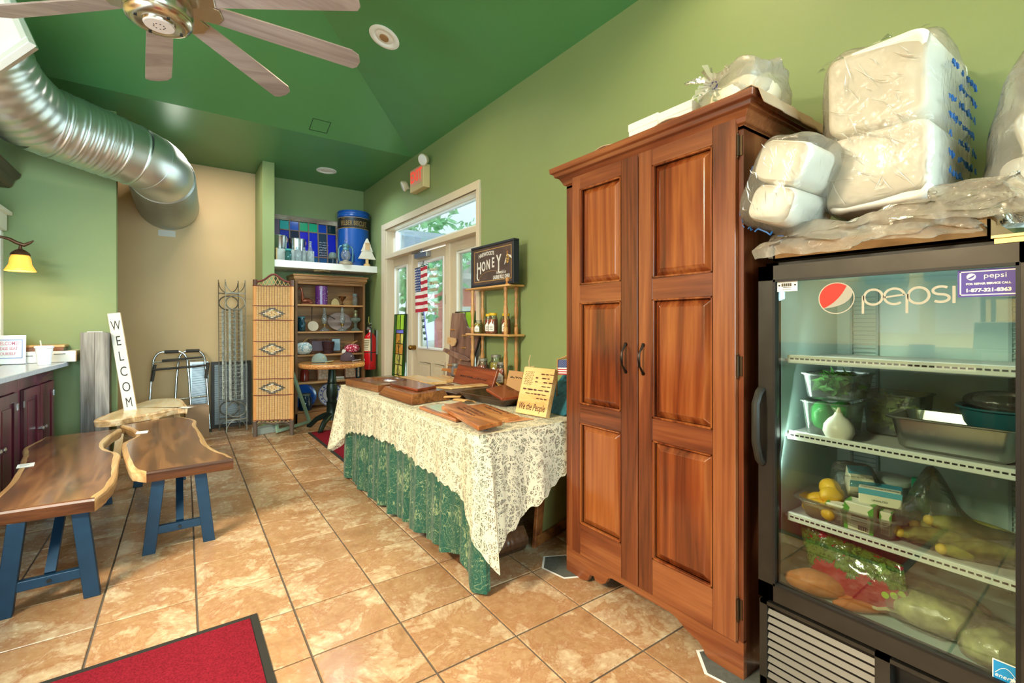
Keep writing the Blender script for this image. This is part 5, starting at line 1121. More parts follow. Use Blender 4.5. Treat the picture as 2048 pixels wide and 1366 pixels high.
# honey sign
sg_ = thing('honey_sign', 'dark framed honey sign with a bee standing on top of the spindle shelf', 'sign', (2.09, 3.11, 1.549)); Ms = FR((2.045, 3.425, 1.551)); sw, sh = .615, .335; M_NAVY = mat('sign_frame_navy', '#1b2230', .35)
for nme, bx in (('frame_rail', (0, 0, sw, .018)), ('frame_rail', (0, sh - .018, sw, sh)), ('frame_stile', (0, .018, .018, sh - .018)), ('frame_stile', (sw - .018, .018, sw, sh - .018))): MB().box(bx[0], bx[1], -.05, bx[2], bx[3], .004, Ms).build(nme, M_NAVY, sg_, world=True, bevel=.002)
MB().box(.018, .018, -.048, sw - .018, sh - .018, -.006, Ms).build('panel', mat('sign_brown', '#4d3d39', .6, vary=.25, vscale=14), sg_, world=True)
q = MB(); e = .04
for a in ((e, e, sw - e, e + .004), (e, sh - e - .004, sw - e, sh - e), (e, e, e + .004, sh - e), (sw - e - .004, e, sw - e, sh - e)): q.box(a[0], a[1], -.006, a[2], a[3], -.0052, Ms)
q.build('gold_line', mat('sign_gold', '#c9a05a', .5), sg_, world=True); M_CHK = mat('chalk_white', '#d9d6d2', .7)
arcf = lambda p: (p.x, p.y + .00 - .5 * (p.x + .02) ** 2 * 1.3 + .06 * p.x, p.z)
text("HARWOOD'S", .044, Ms @ T(.225, .262, -.0055), M_CHK, sg_, sx=.86, bold=.001, fn=arcf)
for ch_, x, y, s, k in (('H', .115, .150, .135, 1.0), ('O', .185, .160, .108, .95), ('N', .255, .170, .108, .95), ('E', .325, .180, .108, .95), ('Y', .405, .172, .165, .9)): text(ch_, s, Ms @ T(x, y, -.0055), M_CHK, sg_, sx=k * .72, bold=.003)
MB().tube([Ms @ Vector(p) for p in ((.091, .11, -.005), (.091, .075, -.005), (.10, .06, -.005), (.118, .057, -.005))], .006, 6).tube([Ms @ Vector(p) for p in ((.405, .125, -.005), (.405, .105, -.005), (.418, .095, -.005), (.435, .098, -.005))], .006, 6).build('flourish', M_CHK, sg_, world=True)
text('bountiful in', .036, Ms @ T(.435, .098, -.0055), M_CHK, sg_, sx=.8, shear=.3); text('LAURELVILLE, OHIO', .040, Ms @ T(.44, .062, -.0055), M_CHK, sg_, sx=.64, bold=.0012)
q = MB().prism([(.515 + .020 * math.cos(2 * PI * k / 16) + .008, .195 + .036 * math.sin(2 * PI * k / 16)) for k in range(16)], -.0058, -.005, Ms); be = q.build('bee_body', mat('bee_gold', '#c79a4a', .6), sg_, world=True)
q = MB()
for k in range(4): q.box(.505, .172 + k * .012, -.005, .541, .177 + k * .012, -.0044, Ms)
q.build('bee_stripes', M_INK, be, world=True)
q = MB().prism([(.528, .225), (.57, .215), (.582, .19), (.555, .20)], -.0056, -.0046, Ms).prism([(.516, .225), (.492, .18), (.482, .15), (.50, .165)], -.0056, -.0046, Ms); q.build('bee_wings', M_CHK, sg_, world=True)
q = MB().prism([(.522 + .013 * math.cos(2 * PI * k / 12), .242 + .013 * math.sin(2 * PI * k / 12)) for k in range(12)], -.0057, -.0049, Ms)
for s in (-1, 1): q.tube([Ms @ Vector((.522 + s * .006, .25, -.005)), Ms @ Vector((.522 + s * .014, .27, -.005)), Ms @ Vector((.522 + s * .02, .275, -.005))], .0012, 4)
q.build('bee_head', mat('bee_brown', '#8d5f3a', .6), sg_, world=True)
stuff(MB().tube([Ms @ Vector((.17 + .18 * math.cos(PI * k / 14) * -1 + .12, .045 + .075 * math.sin(PI * k / 14), -.005)) for k in range(15)], .002, 4).build('hive_line', mat('sign_tan', '#a08055', .6), sg_, world=True))
# walnut slab with pegs, leaning by the right sidelight
W_PUR = wood('peg_slab_walnut', '#4d3630', '#7d5c52', '#a08070', 'Z', 6, .4); pg = thing('peg_slab', 'purplish walnut live-edge slab with pegs leaning beside the honey stand', 'rack', (2.13, 3.75, zt)); Mp = frame((2.10, 4.0, zt + .002), (0, -1, 0), (.09, 0, 1))
pts = [(.02, 0), (.42, 0), (.44, .12), (.50, .26), (.56, .40), (.56, .46), (.44, .44), (.33, .47), (.26, .56), (.24, .60), (.03, .60), (.02, .42), (.045, .2)]
MB().prism(pts, -.028, 0, Mp).build('slab', W_PUR, pg, world=True, bevel=.004)
MB().tube([Mp @ Vector(p) for p in ((.43, .02, -.012), (.45, .12, -.012), (.51, .26, -.012), (.57, .40, -.012))], .008, 6).build('bark_edge', M_BLACK, pg, world=True)
k = 0
for (x, y) in ((.11, .44), (.11, .33), (.11, .22), (.11, .11), (.34, .39), (.34, .28), (.34, .17), (.34, .06)): MB().cyl(Mp @ Vector((x, y, 0)), Mp @ Vector((x, y, .045)), .007, n=10).build('peg', W_OAK, pg, world=True)
for nme, ps, dz, m_, s, c_ in (('wooden_knife', [(-.02, .235), (.10, .205), (.30, .17), (.46, .165), (.50, .18), (.42, .205), (.28, .225), (.12, .25), (0, .265)], .03, W_PUR, 'long purplish wooden knife lying across the pegs of the slab', 'knife'), ('wooden_spatula', [(-.02, .045), (.08, .05), (.30, .02), (.46, .02), (.44, .075), (.28, .09), (.10, .075), (0, .07)], .03, W_CHY, 'orange-brown wooden spatula on the lowest pegs of the slab', 'spatula'), ('leather_scrap', [(.05, .37), (.20, .36), (.22, .33), (.19, .29), (.14, .28), (.12, .30), (.05, .31)], .03, mat('leather_pale', '#c19a6e', .7), 'pale wavy leather piece hanging from the top pegs of the slab', 'leather')):
    c0 = Mp @ Vector((ps[0][0], ps[0][1], dz)); t = thing(nme, s, c_, c0); MB().prism(ps, dz - .004, dz + .008, Mp).build('blade' if c_ != 'leather' else 'piece', m_, t, world=True, bevel=.002)
# teal gift bag, small flag and twine near the cabinet
M_TEAL = mat('teal_cloth', '#1d5f70', .7, vary=.3, vscale=60, bmp=.3, bscale=120)
t = thing('gift_bag', 'teal folded cloth bag standing by the cabinet behind the flag board', 'bag', (1.86, 1.99, zt)); v = [(1.70, 1.88, zt), (2.02, 1.86, zt), (2.02, 2.10, zt), (1.72, 2.14, zt), (1.93, 1.90, 1.05), (1.99, 1.90, 1.05), (1.99, 2.0, 1.06), (1.93, 2.02, 1.06)]
MB().add(v, [(3, 2, 1, 0), (4, 5, 6, 7), (0, 1, 5, 4), (1, 2, 6, 5), (2, 3, 7, 6), (3, 0, 4, 7)]).build('bag', M_TEAL, t, world=True, bevel=.008, seg=2)
q = MB()
for k in range(4): q.tube([(1.84 + .03 * k, 2.05, 1.00), (1.83 + .03 * k, 2.08 + .02 * k, 1.035), (1.86 + .02 * k, 2.02 - .02 * k, 1.065), (1.90 + .02 * k, 1.95, 1.05)], .004, 6)
q.build('raffia_bow', mat('raffia', '#b58f5c', .8), t, world=True)
t = thing('pink_board', 'slim salmon coloured board leaning behind the teal bag', 'board', (2.06, 1.95, zt)); MB().bar((2.05, 2.10, zt + .02), (2.12, 1.86, 1.16), .03, .06).build('board', mat('salmon', '#c48a74', .6), t, world=True)
fl_ = thing('small_flag', 'small stars and stripes flag beside the flag board', 'flag', (1.78, 1.97, zt)); Mf = frame((1.775, 2.02, .958), (.18, -1, .06), (.2, 0, 1))
def flagmesh(parent, Mf, w, h, wav=.004, stripes=13):
    cols = {0: 'flag_red', 1: 'flag_white'}
    for s in range(2):
        q = MB()
        for k in range(stripes):
            if k % 2 != s: continue
            z0 = h - (k + 1) * h / stripes; z1 = h - k * h / stripes; x0 = w * .42 if k < stripes // 2 + 1 else 0
            q.grid(lambda a, b: Mf @ Vector((x0 + (w - x0) * a, z0 + (z1 - z0) * b, wav * math.sin((x0 + (w - x0) * a) / w * 9))), 10, 1)
        q.build('red_stripes' if s == 0 else 'white_stripes', mat(cols[s], ('#b5243a', '#ece8e6')[s], .75), parent, world=True, smooth=True)
    q = MB().grid(lambda a, b: Mf @ Vector((w * .42 * a, h * (6 / 13 + 7 / 13 * b), .0004 + wav * math.sin(.42 * a * 9))), 8, 2); ca = q.build('canton', mat('flag_blue', '#27407e', .75), parent, world=True, smooth=True)
    q = MB(); r_ = h * .021
    for j in range(9):
        for i in range(6 if j % 2 == 0 else 5):
            x = w * .42 * ((i + (.5 if j % 2 == 0 else 1)) / 6); y = h * (6 / 13 + 7 / 13 * (j + .5) / 9); o = wav * math.sin(x / w * 9)
            for zz in (.0012, -.0008): q.prism([(x + r_ * (1 if k % 2 == 0 else .45) * math.sin(2 * PI * k / 10), y + r_ * (1 if k % 2 == 0 else .45) * math.cos(2 * PI * k / 10)) for k in range(10)], o + zz, o + zz + .0003, Mf)
    stuff(q.build('stars', mat('flag_white', '#ece8e6', .75), ca, world=True))
flagmesh(fl_, Mf, .155, .085); MB().cyl((1.775, 2.025, zt), (1.78, 2.022, 1.05), .003, n=8).build('stick', W_OAK, fl_, world=True)
t = thing('twine_bundle', 'knotted bundle of raffia twine standing up behind the kraft card', 'twine', (1.97, 2.52, zt)); q = MB().tube([(1.97, 2.52, zt), (1.975, 2.51, .86), (1.965, 2.52, .93)], .012, 8)
for k in range(5): a = k * 1.3; q.tube([(1.968, 2.52, .90 + .01 * k), (1.968 + .03 * math.cos(a), 2.52 + .04 * math.sin(a), .93 + .008 * k), (1.968 + .012 * math.cos(a + 1), 2.52 + .03 * math.sin(a + 1), .955), (1.97, 2.52, .92)], .004, 6)
q.tube([(1.968, 2.52, .93), (1.965, 2.525, .99), (1.97, 2.515, 1.035)], .004, 6); q.build('raffia', mat('raffia_pale', '#c9b183', .8), t, world=True)
# ================================================================== ALCOVE: shelf, window frame, barrel, bottles
zs_ = 2.008
sh = thing('alcove_shelf', 'thick white shelf across the alcove above the wooden bookcase', 'shelf', (1.58, 6.4, 1.924))
MB().box(.957, 6.12, 1.924, 2.198, 6.688, zs_).build('board', M_WHITE, sh, world=True, bevel=.003); MB().prism([(1.42, 6.12 + .1), (1.62, 6.22), (1.52, 6.13)], 1.905, 1.923).build('cleat', wood('cleat', '#6d5a3c', '#94815c', '#b5a27a', 'X', 8), sh, world=True)
M_PEEL = wood('peeling_paint', '#4a3a32', '#8a7868', '#c9bda8', 'X', 5, .8, stretch=3); M_PLUM = mat('plum_paint', '#5b4a5e', .6)
sw_ = thing('stained_window', 'old window sash with blue and green coloured panes leaning on the alcove shelf', 'window sash', (1.44, 6.60, zs_)); Mw = frame((1.0, 6.58, zs_ + .002), (1, 0, 0), (0, .10, 1))
W0, H0 = .835, .645
for nme, bx, m_ in (('top_rail', (0, H0 - .065, W0, H0), M_PEEL), ('bottom_rail', (0, 0, W0, .03), M_PEEL), ('stile', (0, .03, .095, H0 - .065), M_PLUM), ('stile', (W0 - .04, .03, W0, H0 - .065), M_PEEL)): MB().box(bx[0], bx[1], -.018, bx[2], bx[3], .018, Mw).build(nme, m_, sw_, world=True, bevel=.003)
xs = [.095 + (W0 - .135) * i / 6 for i in range(7)]; ysr = [.03, .125, .455, H0 - .065]; M_MUN = mat('muntin_brown', '#7a6252', .7)
for x in xs[1:-1]: MB().box(x - .007, .03, -.012, x + .007, H0 - .065, .014, Mw).build('muntin', M_MUN, sw_, world=True)
for y in ysr[1:-1]: MB().box(.095, y - .007, -.012, W0 - .04, y + .007, .013, Mw).build('muntin', M_MUN, sw_, world=True)
cols = ['#2f9fa0', '#1f4fb0', '#239a6e', '#1f9a74', '#1a3fa0', '#0f2a30', '#1522a0', '#141c3a', '#2218b8', '#1526b5', '#2a3a4e', '#1420a8', '#1a5a60', '#2a4a70', '#2a8a5a', '#2a5a80', '#24507a', '#1d3548']
for r_ in range(3):
    for c in range(6):
        h = cols[(2 - r_) * 6 + c] if r_ != 0 else cols[12 + c]
        if r_ == 2: h = cols[c]
        if r_ == 1: h = cols[6 + c]
        MB().box(xs[c] + .006, ysr[r_] + .006, -.003, xs[c + 1] - .006, ysr[r_ + 1] - .006, .003, Mw).build('pane', mat('pane_' + h, h, .12, coat=.4), sw_, world=True)
stuff(scribble(sw_, wm(sw_).inverted() @ Mw @ T(xs[4] + .06, .33, .004), 6, .09, .035, 4, mat('frost_white', '#cfd6dc', .8), .002))
M_BRL = mat('barrel_blue', '#114a96', .32); br = thing('metal_barrel', 'blue metal barrel with a black lettered band at the right end of the alcove shelf', 'barrel', (1.975, 6.42, zs_))
MB().lathe([(.19, 0), (.20, .004), (.20, .05), (.206, .06), (.20, .07), (.20, .655), (.21, .665), (.21, .69), (.203, .70), (.203, .715), (.211, .725), (.205, .74), (.001, .745)], 48).build('barrel', M_BRL, br, smooth=True)
MB().lathe([(.2012, .50), (.2045, .51), (.2045, .64), (.2012, .65)], 48, cap=False).build('band', mat('band_dark', '#15140f', .5), br, smooth=True); M_OLDG = mat('old_gilt', '#a98a55', .6)
cylf = lambda r_, a0: (lambda p: (r_ * math.sin(p.x / r_ + a0), -r_ * math.cos(p.x / r_ + a0), p.y))
text('FELBER BISCUIT', .085, Matrix.Identity(4), M_OLDG, br, sx=.62, bold=.002, fn=lambda p: cylf(.2056, -.28)(Vector((p.x, p.y + .565, 0))), local=True, ext=.0002); text('THE', .03, Matrix.Identity(4), M_OLDG, br, fn=lambda p: cylf(.2056, -1.0)(Vector((p.x, p.y + .625, 0))), local=True, ext=.0002); text('COMPANY', .026, Matrix.Identity(4), M_OLDG, br, fn=lambda p: cylf(.2056, .35)(Vector((p.x, p.y + .527, 0))), local=True, ext=.0002)
MB().lathe([(.2015, .50), (.2055, .505), (.2015, .51)], 48, cap=False).lathe([(.2015, .64), (.2055, .645), (.2015, .65)], 48, cap=False).build('gilt_line', M_OLDG, br, smooth=True)
M_TIN = mat('galvanised', '#b9c2c6', .22, 1)
def bucket(c, r, h, s):
    t = thing('metal_bucket', s, 'bucket', c, 0, 'shiny buckets on the alcove shelf')
    MB().lathe([(r * .86, 0), (r * .86, .005), (r, h), (r * 1.03, h + .003), (r * 1.03, h - .006), (r * .97, h - .008), (r * .84, .012), (.001, .012)], 32).build('pail', M_TIN, t, smooth=True)
    MB().tube([(r * 1.0, -.01 + .018 * math.cos(a), h * .86 + .022 * math.sin(a)) for a in [k * PI / 6 for k in range(12)]], .003, 5, closed=True).build('handle_ring', mat('ring_pink', '#c98a86', .4), t, smooth=True)
bucket((1.05, 6.33, zs_), .085, .315, 'shiny metal bucket at the left end of the alcove shelf'); bucket((1.255, 6.37, zs_), .10, .30, 'second shiny metal bucket, behind the tall bottle on the alcove shelf')
t = thing('wood_crate', 'low whitewashed crate end behind the jars on the alcove shelf', 'crate', (1.10, 6.22, zs_)); MB().box(.985, 6.205, zs_, 1.42, 6.218, zs_ + .145).build('front', mat('whitewash', '#c3c8c4', .7, vary=.2, vscale=12), t, world=True); MB().box(.985, 6.19, zs_, 1.0, 6.25, zs_ + .15).build('end_board', W_PAL, t, world=True)
M_TEALG = glass('teal_glass', '#7fc9c4', 1.4, .03, .25, '#4fb0ae'); M_CLR2 = glass('bottle_glass', '#eef5f7', .7, .03, .22, '#e6eef2')
def bottle(c, prof, s, m_=M_CLR2, cat='bottle', nm='glass_bottle', lid=None):
    t = thing(nm, s, cat, c); MB().lathe(prof, 22).build('glass', m_, t, smooth=True)
    if lid: MB().lathe(lid[0], 20).build('lid', lid[1], t, smooth=True)
    return t
bottle((1.115, 6.165, zs_), [(.034, 0), (.038, .005), (.038, .10), (.030, .115), (.030, .122)], 'teal glass jar with a teal lid on the alcove shelf', M_TEALG, 'jar', 'glass_jar', ([(.036, .12), (.038, .125), (.036, .142), (.001, .145)], mat('lid_teal', '#3f9a98', .4)))
bottle((1.225, 6.165, zs_), [(.036, 0), (.04, .005), (.04, .13), (.03, .15), (.03, .165), (.033, .166), (.033, .172)], 'clear pressed glass jar in the middle of the alcove shelf jars', M_CLR2, 'jar', 'glass_jar')
bottle((1.165, 6.24, zs_), [(.025, 0), (.03, .005), (.03, .10), (.015, .13), (.015, .16)], 'small clear bottle between the teal and clear jars', M_CLR2)
bottle((1.30, 6.19, zs_), [(.026, 0), (.03, .005), (.03, .11), (.022, .14), (.014, .165), (.014, .18)], 'clear ribbed bottle left of the tall bottle', M_CLR2)
bottle((1.365, 6.165, zs_), [(.034, 0), (.038, .006), (.038, .11), (.03, .14), (.017, .19), (.014, .24), (.018, .245), (.018, .258), (.014, .258)], 'tall clear bottle in front of the second bucket', M_CLR2)
t = bottle((1.645, 6.20, zs_), [(.026, 0), (.028, .004), (.006, .012), (.005, .075), (.018, .085), (.02, .09)], 'small glass with a grey mushroom shaped cap on the alcove shelf', M_CLR2, 'ornament', 'glass_ornament', ([(.052, .075), (.056, .085), (.048, .13), (.03, .15), (.001, .155)], mat('cap_grey', '#5a6a66', .5)))
M_LAN = mat('lantern_teal_metal', '#5f8a94', .4, .6); ln = thing('kerosene_lantern', 'weathered teal kerosene lantern standing in front of the blue barrel', 'lantern', (1.80, 6.175, zs_))
MB().lathe([(.082, 0), (.086, .008), (.084, .03), (.065, .045), (.04, .05), (.035, .06)], 28).build('base', mat('lantern_base', '#a89c86', .5, .4), ln, smooth=True); MB().lathe([(.036, .06), (.055, .09), (.062, .125), (.055, .16), (.038, .19)], 26, cap=False).build('globe', M_CLR2, ln, smooth=True)
MB().lathe([(.042, .19), (.044, .20), (.036, .22), (.046, .235), (.044, .255), (.03, .27), (.012, .28), (.001, .282)], 24).build('chimney', M_LAN, ln, smooth=True)
for s in (-1, 1): MB().tube([(s * .045, 0, .245), (s * .075, 0, .235), (s * .088, 0, .20), (s * .090, 0, .12), (s * .084, 0, .05), (s * .06, 0, .03)], .009, 8).build('side_tube', M_LAN, ln, smooth=True)
MB().tube([(.0, 0, .28), (.016, 0, .30), (.008, 0, .325), (-.012, 0, .318), (-.014, 0, .30)], .003, 6).build('bail', mat('wire_grey', '#8a8f92', .4, .8), ln)
tr_ = thing('wooden_tree', 'white wooden fir tree ornament at the right end of the alcove shelf', 'ornament', (2.075, 6.17, zs_))
for k, (z0, z1, w0, w1) in enumerate(((.095, .215, .115, .055), (.195, .285, .078, .04), (.27, .37, .05, .004))): MB().prism([(-w0, z0), (w0, z0), (w1, z1), (-w1, z1)], -.012 - .004 * k, .012 + .004 * k, frame((0, 0, 0), (1, 0, 0), (0, 0, 1))).build('tier', mat('tree_white', '#e6ddcc', .7, vary=.06, vscale=20), tr_, bevel=.002)
MB().box(-.017, -.012, .02, .017, .012, .10).build('trunk', W_PAL, tr_); MB().cyl((0, 0, 0), (0, 0, .03), .042, n=20).build('foot', W_PAL, tr_); MB().box(-.03, -.024, .215, .03, -.019, .31).build('wood_tag', wood('tag_wood', '#b78a5c', '#d0a374', '#e2bd92', 'X', 12), tr_)
# ================================================================== BOOKCASE
W_BK = wood('bookcase_pine', '#6b4626', '#b38150', '#d3a46a', 'X', 6, .45); W_BKV = wood('bookcase_upright', '#573820', '#8a6038', '#a87a4a', 'Z', 6, .45)
bk = thing('bookcase', 'antique wooden bookcase with five open shelves in the alcove', 'bookcase', (1.645, 6.46, 0)); bx0, bx1, by0, by1 = 1.21, 2.08, 6.255, 6.66
for x in (bx0, bx1 - .028): MB().box(x, by0, 0, x + .028, by1, 1.82).build('side_panel', W_BKV, bk, world=True, bevel=.002)
MB().box(bx0 + .028, by1 - .012, .05, bx1 - .028, by1, 1.82).build('back_panel', W_BK, bk, world=True)
b = MB(); b.box(bx0 - .01, by0 - .012, 1.78, bx1 + .01, by1, 1.80); b.box(bx0 - .02, by0 - .025, 1.80, bx1 + .02, by1, 1.845); b.box(bx0 - .03, by0 - .04, 1.845, bx1 + .03, by1, 1.865); b.box(bx0 + .028, by0, 1.745, bx1 - .028, by0 + .02, 1.78); b.build('cornice', W_BK, bk, world=True, bevel=.004)
BS = [.155, .512, .858, 1.150, 1.492]
for z in BS: MB().box(bx0 + .028, by0 + .006, z - .022, bx1 - .028, by1 - .012, z).build('shelf_board', W_BK, bk, world=True, bevel=.002)
MB().box(bx0, by0, 0, bx1, by0 + .02, .13).build('plinth', W_BK, bk, world=True)
def KX(u, v, z=None, y=6.30): p = px(u, v, y=y); return p.x
# top shelf
M_COP = mat('lustre_ceramic', '#8a4a34', .2, .35); t = thing('giraffe_figurine', 'lustre brown giraffe figurine lying on the top bookcase shelf', 'figurine', (1.335, 6.33, BS[4]))
MB().tube([(.09, 0, .03), (.05, 0, .045), (.0, 0, .045), (-.03, 0, .04)], [.02, .034, .036, .025], 12).tube([(-.02, 0, .03), (-.025, 0, .10), (-.032, 0, .17), (-.045, 0, .21)], [.028, .019, .013, .012], 10).tube([(-.035, 0, .20), (-.055, 0, .205), (-.085, 0, .18)], [.012, .014, .008], 8).cyl((-.035, .006, .21), (-.032, .010, .235), .003).cyl((-.035, -.006, .21), (-.032, -.010, .235), .003).tube([(-.04, -.03, .008), (.02, -.035, .01), (.08, -.03, .01)], .010, 8).tube([(-.05, .02, .008), (.02, .03, .01)], .010, 8).ell((.07, -.02, .022), (.028, .02, .02), 10, 8).build('body', M_COP, t, smooth=True)
t = thing('candle_holder', 'purple pierced candle cylinder on the top bookcase shelf', 'candle holder', (1.545, 6.36, BS[4])); MB().lathe([(.072, 0), (.076, .004), (.076, .238), (.070, .243), (.064, .238), (.064, .02), (.001, .02)], 32).build('cylinder', mat('purple_glaze', '#70388a', .25, coat=.3), t, smooth=True)
q = MB(); rnd = random.Random(2)
for _ in range(34): a, z = rnd.uniform(PI * .95, PI * 2.05), rnd.uniform(.02, .22); q.ell((.0765 * math.cos(a), .0765 * math.sin(a), z), (.004, .004, .004), 6, 4)
stuff(q.build('bead', mat('bead_white', '#e8dcf0', .3), t))
t = thing('shell_dish', 'cream shell shaped dish on the top bookcase shelf', 'dish', (1.735, 6.42, BS[4])); MB().prism([(.055 * math.cos(PI * k / 14), .09 * math.sin(PI * k / 14)) for k in range(15)], -.006, .006, frame((0, 0, .001), (1, 0, 0), (0, .15, 1))).build('dish', mat('cream_ceramic', '#d8bf8a', .4), t, smooth=True, bevel=.003)
bottle((1.80, 6.33, BS[4]), [(.022, 0), (.024, .004), (.005, .014), (.006, .045), (.03, .075), (.045, .10), (.052, .115)], 'small fluted amber glass goblet on the top bookcase shelf', glass('amber_glass', '#d9b08a', 1.4, .03, .2, '#b5764a'), 'goblet', 'glass_goblet')
bottle((1.965, 6.33, BS[4]), [(.028, 0), (.032, .005), (.032, .105), (.026, .118), (.026, .13)], 'clear jar with a grey-blue cap on the top bookcase shelf', M_CLR2, 'jar', 'glass_jar', ([(.03, .13), (.031, .135), (.031, .155), (.001, .157)], mat('cap_bluegrey', '#6f7f86', .5)))
# second shelf
for x, y, s in ((1.265, 6.36, 'blue mason jar at the back left of the second bookcase shelf'), (1.285, 6.30, 'blue mason jar at the front left of the second bookcase shelf')):
    bottle((x + .012, y, BS[3]), [(.038, 0), (.042, .006), (.042, .11), (.032, .13), (.032, .15), (.036, .152), (.036, .175), (.03, .178)], s, glass('blue_jar', '#3f9ab8', 1.4, .04, .35, '#2b7c9a'), 'jar', 'mason_jar', ([(.037, .172), (.037, .185), (.001, .187)], mat('lid_bluegreen', '#2f6f80', .5)))
t = thing('strainer_ladle', 'round pierced ladle with a long handle leaning on the second bookcase shelf', 'ladle', (1.435, 6.33, BS[3])); Mq = frame((0, 0, .066), (1, 0, 0), (0, .2, 1)); MB().lathe([(.001, -.012), (.05, -.008), (.062, .004), (.065, .008)], 26, Mq).build('pan', mat('ladle_cream', '#cdbfa8', .5), t, smooth=True)
q = MB()
for k in range(12): a = 2 * PI * k / 12; q.cyl(Mq @ Vector((.045 * math.cos(a), .045 * math.sin(a), .0)), Mq @ Vector((.045 * math.cos(a), .045 * math.sin(a), .006)), .005, n=8)
stuff(q.build('hole', M_INK, t)); MB().tube([(-.01, .02, .12), (-.004, .05, .22), (.005, .075, .31)], .006, 6).build('handle', M_DKW, t)
def hurricane(c, s, sc=1.0):
    t = thing('oil_lamp', s, 'lamp', c); MB().lathe([(.058, 0), (.062, .006), (.055, .02), (.03, .035), (.012, .045), (.012, .06)], 24, Matrix.Scale(sc, 4)).build('font', M_CLR2, t, smooth=True); MB().lathe([(.016, .06), (.02, .075), (.02, .095), (.03, .10)], 18, Matrix.Scale(sc, 4)).cyl((-.03 * sc, 0, .085 * sc), (-.055 * sc, 0, .085 * sc), .004, n=8).build('burner', mat('burner_brass', '#9a7d4a', .35, .9), t, smooth=True)
    MB().lathe([(.026, .10), (.03, .12), (.036, .15), (.03, .19), (.019, .23), (.017, .30)], 22, Matrix.Scale(sc, 4), cap=False).build('chimney', M_CLR2, t, smooth=True)
hurricane((1.575, 6.33, BS[3]), 'clear hurricane lamp left of the round slab on the second bookcase shelf'); hurricane((1.79, 6.29, BS[3] + .0), 'clear hurricane lamp in front of the round slab on the second bookcase shelf', 1.03)
t = thing('wood_round', 'round greyish wood slab with a hole and a dark bar on the second bookcase shelf', 'wood slab', (1.80, 6.45, BS[3])); Mq = frame((0, 0, .125), (1, 0, 0), (0, .22, 1)); MB().prism([((.16 if math.sin(a) > -.9 else .16) * math.cos(a), .122 * math.sin(a)) for a in [2 * PI * k / 30 for k in range(30)]], -.012, .012, Mq).build('slab', wood('greywood', '#6a5a56', '#93807c', '#b5a5a0', 'X', 6), t, bevel=.003)
MB().cyl(Mq @ Vector((.05, .0, .010)), Mq @ Vector((.05, 0, .0135)), .017, n=18).build('hole', M_INK, t); MB().bar(Mq @ Vector((-.155, .085, .016)), Mq @ Vector((-.06, .03, .016)), .016, .012).build('bar', M_IRON, t)
t = thing('oil_lamp', 'tall pressed glass oil lamp with a stem on the right of the second bookcase shelf', 'lamp', (1.975, 6.33, BS[3])); MB().lathe([(.065, 0), (.07, .006), (.05, .025), (.022, .045), (.02, .10), (.03, .115), (.06, .13), (.068, .15), (.062, .175), (.025, .185)], 26).build('font', glass('green_glass', '#d5e2d6', .7, .04, .4, '#a9bbae'), t, smooth=True); MB().lathe([(.022, .185), (.026, .20), (.03, .22), (.022, .24), (.03, .255), (.03, .275), (.001, .28)], 20).build('burner', mat('burner_pewter', '#8a8668', .4, .7), t, smooth=True)
# third shelf
def pumpkin(c, r, h, m_, s, stem=True, lobes=8):
    t = thing('fabric_pumpkin', s, 'pumpkin', c); MB().grid(lambda a, b: (lambda th, ph: ((1 - .10 * abs(math.cos(th * lobes / 2)) ** 3) * r * math.cos(th) * math.sin(ph) ** .8, (1 - .10 * abs(math.cos(th * lobes / 2)) ** 3) * r * math.sin(th) * math.sin(ph) ** .8, h / 2 - h / 2 * math.cos(ph) * (1 if b < .9 else .92)))(2 * PI * a, PI * b), 48, 18, True).build('body', m_, t, smooth=True)
    if stem: MB().tube([(0, 0, h * .85), (.01, 0, h * 1.05), (.05, 0, h * 1.25), (.07, 0, h * 1.3)], [.016, .012, .010, .008], 8).build('stem', mat('stem_tan', '#b08a5a', .8), t, smooth=True)
def printed(name, a, b_, c_, sc):
    if name in _mc: return _mc[name]
    m, nt, b = _new(name); co = coords(nt); v = N(nt, 'ShaderNodeTexVoronoi', i_Scale=sc); L(nt, co, v.inputs['Vector']); r_ = ramp(nt, v.outputs['Distance'], [(.0, rgb(a)), (.33, rgb(a)), (.36, rgb(b_)), (.6, rgb(b_)), (.63, rgb(c_))]); L(nt, r_.outputs[0], b.inputs['Base Color']); b.inputs['Roughness'].default_value = .85; _mc[name] = m; return m
pumpkin((1.32, 6.33, BS[2]), .105, .16, printed('floral_blue', '#b9d6d8', '#e8ecec', '#8fb3bf', 34), 'pale floral fabric pumpkin on the third bookcase shelf'); pumpkin((1.93, 6.34, BS[2]), .10, .12, printed('floral_red', '#f0d8dc', '#c23a55', '#a81f40', 40), 'red and white fabric pumpkin with a twine stem on the third bookcase shelf')
t = thing('tin_bucket', 'brown tin bucket with a wire handle on the third bookcase shelf', 'bucket', (1.625, 6.34, BS[2])); MB().lathe([(.058, 0), (.06, .004), (.075, .15), (.079, .154), (.075, .158), (.068, .15), (.055, .01), (.001, .01)], 28).build('pail', mat('brown_tin', '#4a3236', .5, .3), t, smooth=True); MB().tube([(-.078, 0, .14), (-.075, -.03, .09), (-.04, -.07, .06), (.03, -.07, .06), (.07, -.03, .09), (.078, 0, .14)], .002, 5).build('handle', M_IRON, t)
t = thing('framed_picture', 'brown wooden frame standing behind the tin bucket on the third bookcase shelf', 'frame', (1.60, 6.52, BS[2])); 
for bx in ((-.17, 0, -.14, .19), (.14, 0, .17, .19), (-.14, .16, .14, .19), (-.14, 0, .14, .03)): MB().box(bx[0], -.01, bx[1], bx[2], .01, bx[3]).build('frame_bar', W_BRN, t)
MB().box(-.14, .004, .03, .14, .008, .16).build('picture', mat('mauve_print', '#8d7a86', .6), t)
